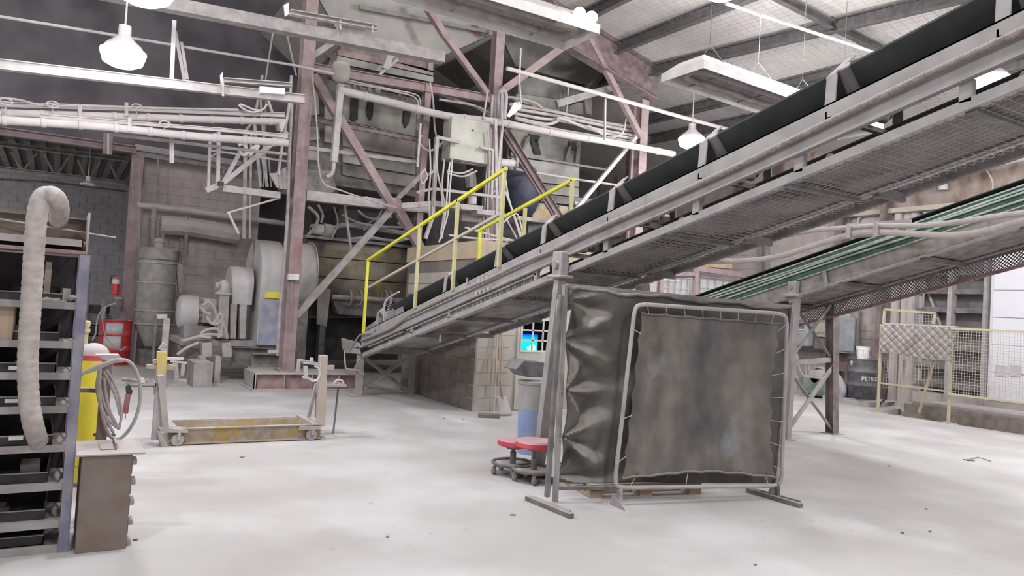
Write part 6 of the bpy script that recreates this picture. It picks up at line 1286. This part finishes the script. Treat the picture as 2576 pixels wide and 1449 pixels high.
for i, (x, y) in enumerate(((40, 926), (30, 1009), (40, 1103))):
    p = P(x, y, 'y', RY - 0.018); one('shelf_tag', MB().box(p - V(0.035, 0, 0.01), p + V(0.035, 0.003, 0.012)), WHITE, ['white paper tag on the shelf lip, highest of three', 'white tag on the shelf lip, middle of three', 'white tag lying on the shelf, lowest of three'][i], 'tag')
for i, (x, y) in enumerate(((122, 768), (140, 772), (180, 762))):
    p = P(x, y - 12, 'y', RY + 0.05); one('small_fitting', MB().lathe(p - V(0.03, 0, 0), [(0, 0.014), (0.02, 0.022), (0.05, 0.014), (0.09, 0.014)], (1, 0, 0.05), 10), GREYL, ['left small pale fitting on the second shelf beside the duct hose', 'middle small pale fitting on the second shelf', 'pale fitting at the right end of the second shelf'][i], 'fitting')
tt = thing('steel_trough', 'wide shallow steel trough lying on its side on top of the rack', 'trough', (-0.9, RY + 0.3, rt_.z))
zt0, zt1 = rt_.z + 0.005, P(222, 552, 'y', RY + 0.3).z
xr2 = P(220, 600, 'y', RY + 0.3).x
build('back_sheet', MB().box((XL, RY + 0.32, zt0), (xr2, RY + 0.33, zt1)), BROWNC, tt, smooth=False); build('end_flange', MB().box((xr2 - 0.012, RY + 0.02, zt0), (xr2, RY + 0.33, zt1 + 0.02)), GREYL, tt, smooth=False)
build('bottom_lip', MB().box((XL, RY + 0.0, zt0), (xr2, RY + 0.33, zt0 + 0.02)), RUST, tt, smooth=False); build('top_lip', MB().box((XL, RY + 0.26, zt1 - 0.01), (xr2, RY + 0.33, zt1)), BROWNC, tt, smooth=False)
one('thin_rod', MB().tube([P(-20, 548, 'y', RY + 0.28), P(292, 598, 'y', RY + 0.2)], 0.006, 6), GREYL, 'thin straight rod lying across the trough and sticking out to the right', 'rod')
# duct hose
hp = catmull(pts('146,556,5.42 150,525,5.3 140,498 122,490 104,500 94,540 88,600 82,700 74,830 70,920 74,1010 84,1070 96,1108,5.2', 'y', RY - 0.16), 9)
def resample(P_, st):
    out = [P_[0]]; acc = 0.0
    for a, b in zip(P_, P_[1:]):
        L_ = (b - a).length; t = st - acc
        while t <= L_: out.append(a + (b - a) * (t / L_)); t += st
        acc = (acc + L_) % st
    return out
hp = resample(hp, 0.0115); hr = [pxm(21.5, hp[0]) * (0.955 if i % 4 == 0 else 1.0) for i in range(len(hp))]
one('duct_hose', MB().tube(hp, hr, 18), HOSE, 'fat ribbed duct hose arching over the rack and down its front', 'hose')
# ---------------------------------------------------------------- gas cylinder
q = P(211, 1218, 'z', 0); cy = thing('gas_cylinder', 'tall bright yellow gas cylinder with a dusty red and white shoulder', 'cylinder', q); r = pxm(36, q)
H_ = P(211, 862, 'y', q.y).z; zr_ = P(211, 905, 'y', q.y).z; zr2 = P(211, 892, 'y', q.y).z
build('body', MB().lathe(q + V(0, 0, 0.03), [(0, r*0.95), (0.02, r), (zr_ - 0.03, r)], n=36), CYLY, cy); build('red_shoulder', MB().lathe(q + V(0, 0, zr_), [(0, r*1.0), (0.01, r*1.01), ((zr2 - zr_), r)], n=36), REDV, cy)
build('dusty_dome', MB().lathe(q + V(0, 0, zr2), [(0, r)] + [((H_ - zr2)*sin(a), r*cos(a)) for a in (0.3, 0.6, 0.9, 1.15, 1.35, 1.5)], n=36), DOME, cy)
build('foot_ring', MB().lathe(q, [(0, r*0.96), (0.03, r*0.96)], n=30), GREYD, cy)
for z in (0.16,): build('seam_ring', MB().lathe(q + V(0, 0, z), [(0, r*1.0), (0.004, r*1.012), (0.01, r)], n=36), YDIRT, cy)
yv = thing('cylinder_regulator', 'small yellow regulator post poking up behind the gas cylinder', 'regulator', P(214, 862, 'y', q.y + 0.3)); c = P(214, 866, 'y', q.y + 0.3)
build('stem', MB().lathe(c, [(0, 0.02), (0.1, 0.02), (0.1, 0.032), (0.13, 0.032), (0.13, 0.02), (0.16, 0.03), (0.19, 0.03), (0.2, 0.015)], n=12), YELP, yv)
one('gas_bottle_hidden', MB().lathe(V(c.x, c.y, 0), [(0, 0.1), (c.z - 0.12, 0.1), (c.z - 0.02, 0.05), (c.z, 0.03)], n=20), YELP, 'second dusty bottle hidden behind the yellow cylinder', 'cylinder')
# ---------------------------------------------------------------- brown cabinet
CY0 = 5.12; a, b = P(189, 1380, 'y', CY0), P(316, 1380, 'y', CY0); cz1 = P(250, 1146, 'y', CY0).z; x0, x1 = a.x, b.x
cb = thing('brown_cabinet', 'small plain brown steel cabinet with drawer pulls on its right side', 'cabinet', ((x0+x1)/2, CY0 + 0.2, 0))
build('side_panel', MB().box((x0, CY0, 0.0), (x1, CY0 + 0.015, cz1)), BROWNC, cb, bevel=0.004)
build('carcass', MB().box((x0, CY0 + 0.015, 0.0), (x1 - 0.01, CY0 + 0.42, cz1)), BROWNC, cb, bevel=0.004)
build('top_plate', MB().box((x0 - 0.03, CY0 - 0.02, cz1), (x1 + 0.07, CY0 + 0.46, cz1 + 0.012)), GREYL, cb, bevel=0.003)
for k in range(5):
    z = cz1 - 0.08 - k*0.125; build('drawer', MB().box((x1 - 0.01, CY0 + 0.03, z - 0.05), (x1 + 0.008, CY0 + 0.40, z + 0.06)), BROWNC, cb, bevel=0.003); build('pull', MB().box((x1 + 0.008, CY0 + 0.06, z + 0.0), (x1 + 0.035, CY0 + 0.16, z + 0.035)), GREYL, cb, bevel=0.004)
one('angle_offcut', MB().box((x0 + 0.10, CY0 + 0.1, cz1 + 0.012), (x0 + 0.19, CY0 + 0.36, cz1 + 0.018)).box((x0 + 0.18, CY0 + 0.1, cz1 + 0.012), (x0 + 0.19, CY0 + 0.36, cz1 + 0.05)), RUST, 'short angle iron lying on top of the brown cabinet', 'offcut')
# post with hose hooks
PY = 5.75; hpst = thing('hose_stand', 'red-brown upright stand holding a coiled hose behind the brown cabinet', 'stand', P(250, 1200, 'y', PY))
t_, b_2 = P(271, 903, 'y', PY), P(252, 1120, 'y', PY); bx_ = V(b_2.x, PY, 0); hpst.location = bx_
build('post', MB().bar(V(b_2.x - 0.003, PY, 0), t_, 0.065, 0.05, up=(0, 1, 0)), RUST, hpst, bevel=0.004)
build('top_plate', MB().slab(pts('242,893 300,893 310,905 262,905', 'y', PY - 0.02), (0, 0.12, 0.0)), LABELW, hpst)
build('arm', MB().bar(P(198, 981, 'y', PY + 0.05), P(262, 983, 'y', PY + 0.05), 0.035, 0.03), RUST, hpst); build('lower_arm', MB().bar(P(235, 1093, 'y', PY), P(290, 1095, 'y', PY), 0.02), GREYD, hpst); build('base', MB().box(bx_ - V(0.12, 0.1, 0), bx_ + V(0.12, 0.1, 0.012)), RUST, hpst)
hc_ = thing('coiled_hose', 'loops of dusty hose hanging from the upright stand', 'hose', P(300, 1100, 'y', PY - 0.1))
for s, r in (('200,945 225,930 262,915 300,905 325,910 342,932 352,970 352,1010 342,1050 322,1085 298,1104 276,1095 262,1060 252,1010 247,965 252,930', 4.2), ('205,940 240,930 280,912 310,908', 3.5), ('250,930 244,970 250,1010 265,1045 285,1068 300,1078 290,1062 275,1030 266,990 262,950', 3.5), ('254,945 248,985 254,1020 270,1060 286,1090', 3.5), ('268,930 285,960 300,1000 306,1040 300,1075', 3), ('262,935 278,968 294,1008 302,1045', 3), ('252,935 252,975 262,1015 280,1050 302,1076', 3.2)):
    build('loop', MB().tube(catmull(pts(s, 'y', PY - 0.09), 6), pxm(r, P(300, 1000, 'y', PY)), 8), CABLE, hc_)
# ---------------------------------------------------------------- engine stand
EY = 8.42; EB = 9.1
es = thing('engine_stand', 'low wheeled engine stand of worn yellow-brown beams with two uprights', 'stand', P(600, 1110, 'z', 0))
def eb_(n, s, m, y=EY, up=(0, 0, 1), wpx=None, h=None, bevel=0.004):
    a, b = pts(s, 'y', y); w_ = pxm(wpx, a); return build(n, MB().bar(a, b, w_, h or w_, up), m, es, bevel=bevel)
zA = P(600, 1071, 'y', EY).z; xA, xB = P(430, 1090, 'y', EY).x, P(806, 1080, 'y', EY).x
build('front_beam', MB().chan((xA, EY, zA - 0.085), (xB, EY, zA - 0.085), 0.06, 0.165, 0.01), YBROWN, es, smooth=False)
xC, xD = P(420, 1065, 'y', EB).x, P(775, 1060, 'y', EB).x; zB_ = P(600, 1053, 'y', EB).z
build('rear_beam', MB().chan((xC, EB, zB_ - 0.07), (xD, EB, zB_ - 0.07), -0.06, 0.14, 0.01), YBROWN, es, smooth=False)
for x in (xA + 0.02, xB - 0.06): build('cross_channel', MB().box((x - 0.04, EY, zA - 0.12), (x + 0.04, EB, zA - 0.0)), YBROWN, es, smooth=False)
# left upright
eb_('upright', '407,884 404,945', YDIRT, wpx=21, up=(0, 1, 0)); eb_('upright_lower', '404,943 390,1106', GREYL, wpx=18, up=(0, 1, 0)); eb_('slanted_strut', '404,943 416,1076', GREYL, wpx=15, up=(0, 1, 0), y=EY - 0.05)
eb_('top_clamp', '412,878 408,896', GREYL, wpx=14); eb_('swivel_handle', '414,864 402,880', GREYL, wpx=10)
eb_('spindle', '368,922 410,924', YBROWN, wpx=11); eb_('spindle', '415,921 440,926', YBROWN, wpx=14); eb_('clamp_arm', '416,902 462,903', LABELW, wpx=7); eb_('clamp_arm', '428,908 470,913', LABELW, wpx=5); eb_('clamp_bracket', '440,908 444,960', GREYL, wpx=12, h=0.03); eb_('clamp_bracket', '462,912 458,945', GREYL, wpx=9, h=0.03); eb_('clamp_foot', '448,958 470,960', GREYL, wpx=8)
eb_('side_bracket', '385,912 402,906', YBROWN, wpx=12)
build('caster_plate', MB().slab([P(400, 1075, 'y', EY - 0.1), P(474, 1083, 'y', EY - 0.1), P(474, 1089, 'y', EY - 0.1), P(404, 1088, 'y', EY - 0.1)], (0, 0.2, 0)), GREYL, es)
build('skid_bracket', MB().slab([P(396, 1086, 'y', EY - 0.1), P(404, 1086, 'y', EY - 0.1), P(424, 1124, 'y', EY - 0.1), P(406, 1124, 'y', EY - 0.1)], (0, 0.16, 0)), GREYL, es)
def caster(px, py, y=EY - 0.06):
    c = P(px, py, 'y', y); r = 0.062; c.z = r
    w_ = build('wheel', MB().lathe(c - V(0, 0.02, 0), [(0, r*0.5), (0, r*0.95), (0.008, r), (0.032, r), (0.04, r*0.95), (0.04, r*0.5)], (0, 1, 0), 22), GREYL, es)
    build('hub', MB().lathe(c - V(0, 0.028, 0), [(0, r*0.3), (0.056, r*0.3)], (0, 1, 0), 12), GREY, w_)
    build('fork', MB().bar(c + V(0.01, -0.035, 0), c + V(0.01, -0.035, r*1.4), 0.03, 0.006, up=(0, 1, 0)).bar(c + V(0.01, 0.035, 0), c + V(0.01, 0.035, r*1.4), 0.03, 0.006, up=(0, 1, 0)), GREYL, w_)
caster(446, 1107); caster(783, 1095); caster(430, 1085, EB); caster(770, 1065, EB)
build('caster_bracket', MB().slab([P(756, 1073, 'y', EY - 0.1), P(808, 1073, 'y', EY - 0.1), P(806, 1080, 'y', EY - 0.1), P(754, 1082, 'y', EY - 0.1)], (0, 0.14, 0)), GREYL, es)
# right upright
eb_('upright', '813,894 806,1072', BEIGE, wpx=19, up=(0, 1, 0)); eb_('rear_strut', '796,965 776,1050', GREYL, y=EY + 0.3, wpx=8); eb_('rear_strut', '800,966 797,1050', GREYL, y=EY + 0.3, wpx=9)
eb_('clamp_arm', '748,905 810,916', GREYL, wpx=6); eb_('clamp_arm', '762,912 812,918', LABELW, wpx=6); eb_('stub_shaft', '820,924 840,924', GREYL, wpx=11)
c = P(790, 940, 'y', EY - 0.05); 
build('c_bracket', MB().tube([c + V(0.07*cos(k), 0, 0.085*sin(k)) for k in [radians(t) for t in range(-150, 110, 20)]], 0.012, 8), LABELW, es); eb_('c_plate', '768,920 770,952', LABELW, wpx=9, h=0.05); eb_('c_foot', '760,948 805,960', LABELW, wpx=6)
eb_('bolt', '784,900 784,912', LABELW, wpx=8); eb_('hanger', '752,908 750,935', GREYL, wpx=8)
# trays
def tray(label, s, y, dep, m):
    p = pts(s, 'y', y); z = p[0].z; x0, x1 = p[0].x, p[1].x; t = thing('tool_tray', label, 'tray', ((x0+x1)/2, y + dep/2, z))
    build('floor', MB().box((x0, y, z), (x1, y + dep, z + 0.006)), m, t)
    for a, b in (((x0, y), (x1, y + 0.008)), ((x0, y + dep - 0.008), (x1, y + dep)), ((x0, y), (x0 + 0.008, y + dep)), ((x1 - 0.008, y), (x1, y + dep))): build('rim', MB().box((a[0], a[1], z), (b[0], b[1], z + 0.035)), m, t)
    return t, x0, x1, z
t1, tx0, tx1, tz = tray('left tool tray with a wrench, fixed to the engine stand', '322,972 392,976', 8.3, 0.28, GREYL)
build('support', MB().bar((tx1, 8.42, tz), P(392, 980, 'y', EY) - V(0, 0, 0.05), 0.03), GREYL, t1)
t2, ux0, ux1, uz = tray('right tool tray of the engine stand with an open middle', '820,976 874,972', 8.4, 0.3, GREYL)
build('arched_handle', MB().tube([V(ux1 - 0.09 + 0.06*cos(k*pi/8), 8.45, uz + 0.03 + 0.06*sin(k*pi/8)) for k in range(9)], 0.012, 8), LABELW, t2)
one('prop_rod', MB().tube([P(851, 975, 'y', 8.5), P(838, 1092, 'y', 8.5)], 0.012, 8), GREYD, 'thin rod slanting from the right tray down to the floor', 'rod')
wr_ = thing('pipe_wrench', 'rusty wrench lying on the left tool tray', 'wrench', V((tx0+tx1)/2, 8.35, tz + 0.04))
build('handle', MB().bar(P(306, 955, 'y', 8.32), P(372, 963, 'y', 8.32), 0.035, 0.03), mat('rust_brown', (0.16, 0.09, 0.07), base=0.3), wr_); build('jaw', MB().slab(pts('350,946 362,952 366,964 350,966 344,958', 'y', 8.3), (0, 0.04, 0)), LABELW, wr_); build('spanner', MB().bar(P(362, 960, 'y', 8.36), P(402, 965, 'y', 8.36), 0.02, 0.012), GREY, wr_)
gg = thing('grease_gun', 'dark red grease gun hanging below the left tool tray', 'grease gun', P(318, 1045, 'y', 8.28))
build('barrel', MB().tube([P(322, 992, 'y', 8.28), P(315, 1040, 'y', 8.28)], 0.026, 12), mat('dark_red_metal', (0.22, 0.03, 0.03), base=0.2), gg); build('trigger_head', MB().slab(pts('316,972 326,968 334,985 326,1004 318,996', 'y', 8.27), (0, 0.03, 0)), BLACK, gg); build('hook', MB().tube(pts('324,972 323,962', 'y', 8.28), 0.008, 6), GREYD, gg); build('nozzle', MB().tube(pts('315,1040 316,1052', 'y', 8.28), 0.005, 6), GREYD, gg)
# ---------------------------------------------------------------- floor litter
DL = ['in front of the big screen foot', 'near the right edge below the pit', 'largest dark chip right of the trestle', 'beside the brown cabinet', 'right of the trestle foot', 'far right beyond the screen', 'under the big conveyor tail', 'at the bottom centre', 'farther right, below the twig', 'beside the chip under the conveyor tail', 'below the engine stand', 'at the bottom right of the screen']
rnd = random.Random(5)
for i, (x, y, s_) in enumerate(((1290, 1295, 0.03), (2340, 1337, 0.02), (2440, 1158, 0.12), (340, 1357, 0.02), (2236, 1172, 0.03), (2330, 1280, 0.02), (1118, 1053, 0.03), (975, 1350, 0.02), (2270, 1340, 0.02), (1165, 1055, 0.02), (610, 1150, 0.03), (1900, 1420, 0.015))):
    q = P(x, y, 'z', 0.004); a = rnd.uniform(0, 3)
    one('debris_chip', MB().slab([q + V(s_*cos(a + k*1.26)*rnd.uniform(0.5, 1), s_*sin(a + k*1.26)*rnd.uniform(0.3, 1), 0) for k in range(5)], (0, 0, 0.006)), GREYD, 'small dark debris chip on the floor, ' + DL[i], 'debris', 'debris chips on the floor', smooth=False)
one('debris_stick', MB().tube([P(2432, 1157, 'z', 0.012), P(2460, 1150, 'z', 0.014), P(2492, 1160, 'z', 0.01)], 0.006, 6), GREYD, 'thin dark twig of scrap on the floor at the right', 'debris')
one('pit_edging', MB().box((14.0, 3.0, 0.0), (14.06, 9.0, 0.006)), CONC, 'pale steel edging strip along the pit', 'edging', smooth=False)
# ---------------------------------------------------------------- lamps
def highbay(c, label, r=0.22, power=1.0, hang=1.2, flat=0.5):
    t = thing('high_bay_lamp', label, 'lamp', c)
    build('reflector', MB().lathe(c, [(0.0, r*1.0), (0.02, r*0.98), (0.10, r*0.8), (0.16, r*0.5), (0.22, r*0.3), (0.34, r*0.28)], n=24), GALV, t)
    build('glowing_lens', MB().lathe(c - V(0, 0, r*flat), [(0, 0.02), (r*0.08, r*0.55), (r*0.25, r*0.88), (r*flat, r*1.02), (r*flat + 0.03, r*1.02)], n=24), LAMPM, t)
    build('hanger', MB().tube([c + V(0, 0, 0.34), c + V(0, 0, 0.34 + hang)], 0.012, 6), GREYL, t)
    l = bpy.data.lights.new('lamp_light', 'POINT'); l.energy = LAMP_W * power; l.shadow_soft_size = r * 0.9; l.color = (0.97, 0.96, 1.0)
    o = bpy.data.objects.new('lamp_light', l); COL.objects.link(o); o.parent = t; o.location = (0, 0, -r * 1.6)
    return t
highbay(P(310, 135, 'd', 9.0), 'blazing high-bay lamp at the upper left over the lagged pipes', 0.25, 0.14, flat=0.7)
highbay(P(362, -22, 'd', 7.5), 'blazing high-bay lamp cut by the top edge of the picture at the left', 0.28, 0.35)
highbay(P(1740, 352, 'd', 15.5), 'bright high-bay lamp just above the big conveyor belt', 0.27, 1.0, flat=0.7)
highbay(P(1815, -20, 'd', 12.0), 'bright high-bay lamp at the top edge right of the centre', 0.27, 1.3)
highbay(P(2490, 203, 'd', 11.0), 'high-bay lamp seen through the frame of the big conveyor at the right', 0.27, 1.2, flat=0.7)
for i, (x, y, z, pw) in enumerate(((-3, 1, 7.2, 2.0), (2.5, -4, 7.0, 2.2), (8, -3, 6.6, 2.0), (-5, 8, 6.8, 1.4), (1.5, 5.5, 7.6, 2.0), (12.5, 0.0, 5.8, 2.2), (-4.5, 22.5, 4.2, 0.6))):  # unseen lamps, added to brighten the foreground and the left room wall
    highbay(V(x, y, z), 'added high-bay lamp out of view, ' + ['over the aisle behind the viewer', 'far behind the viewer', 'behind the right conveyor head', 'left of the storage rack', 'high over the engine stand', 'over the loading pit', 'inside the left room'][i], 0.25, pw)
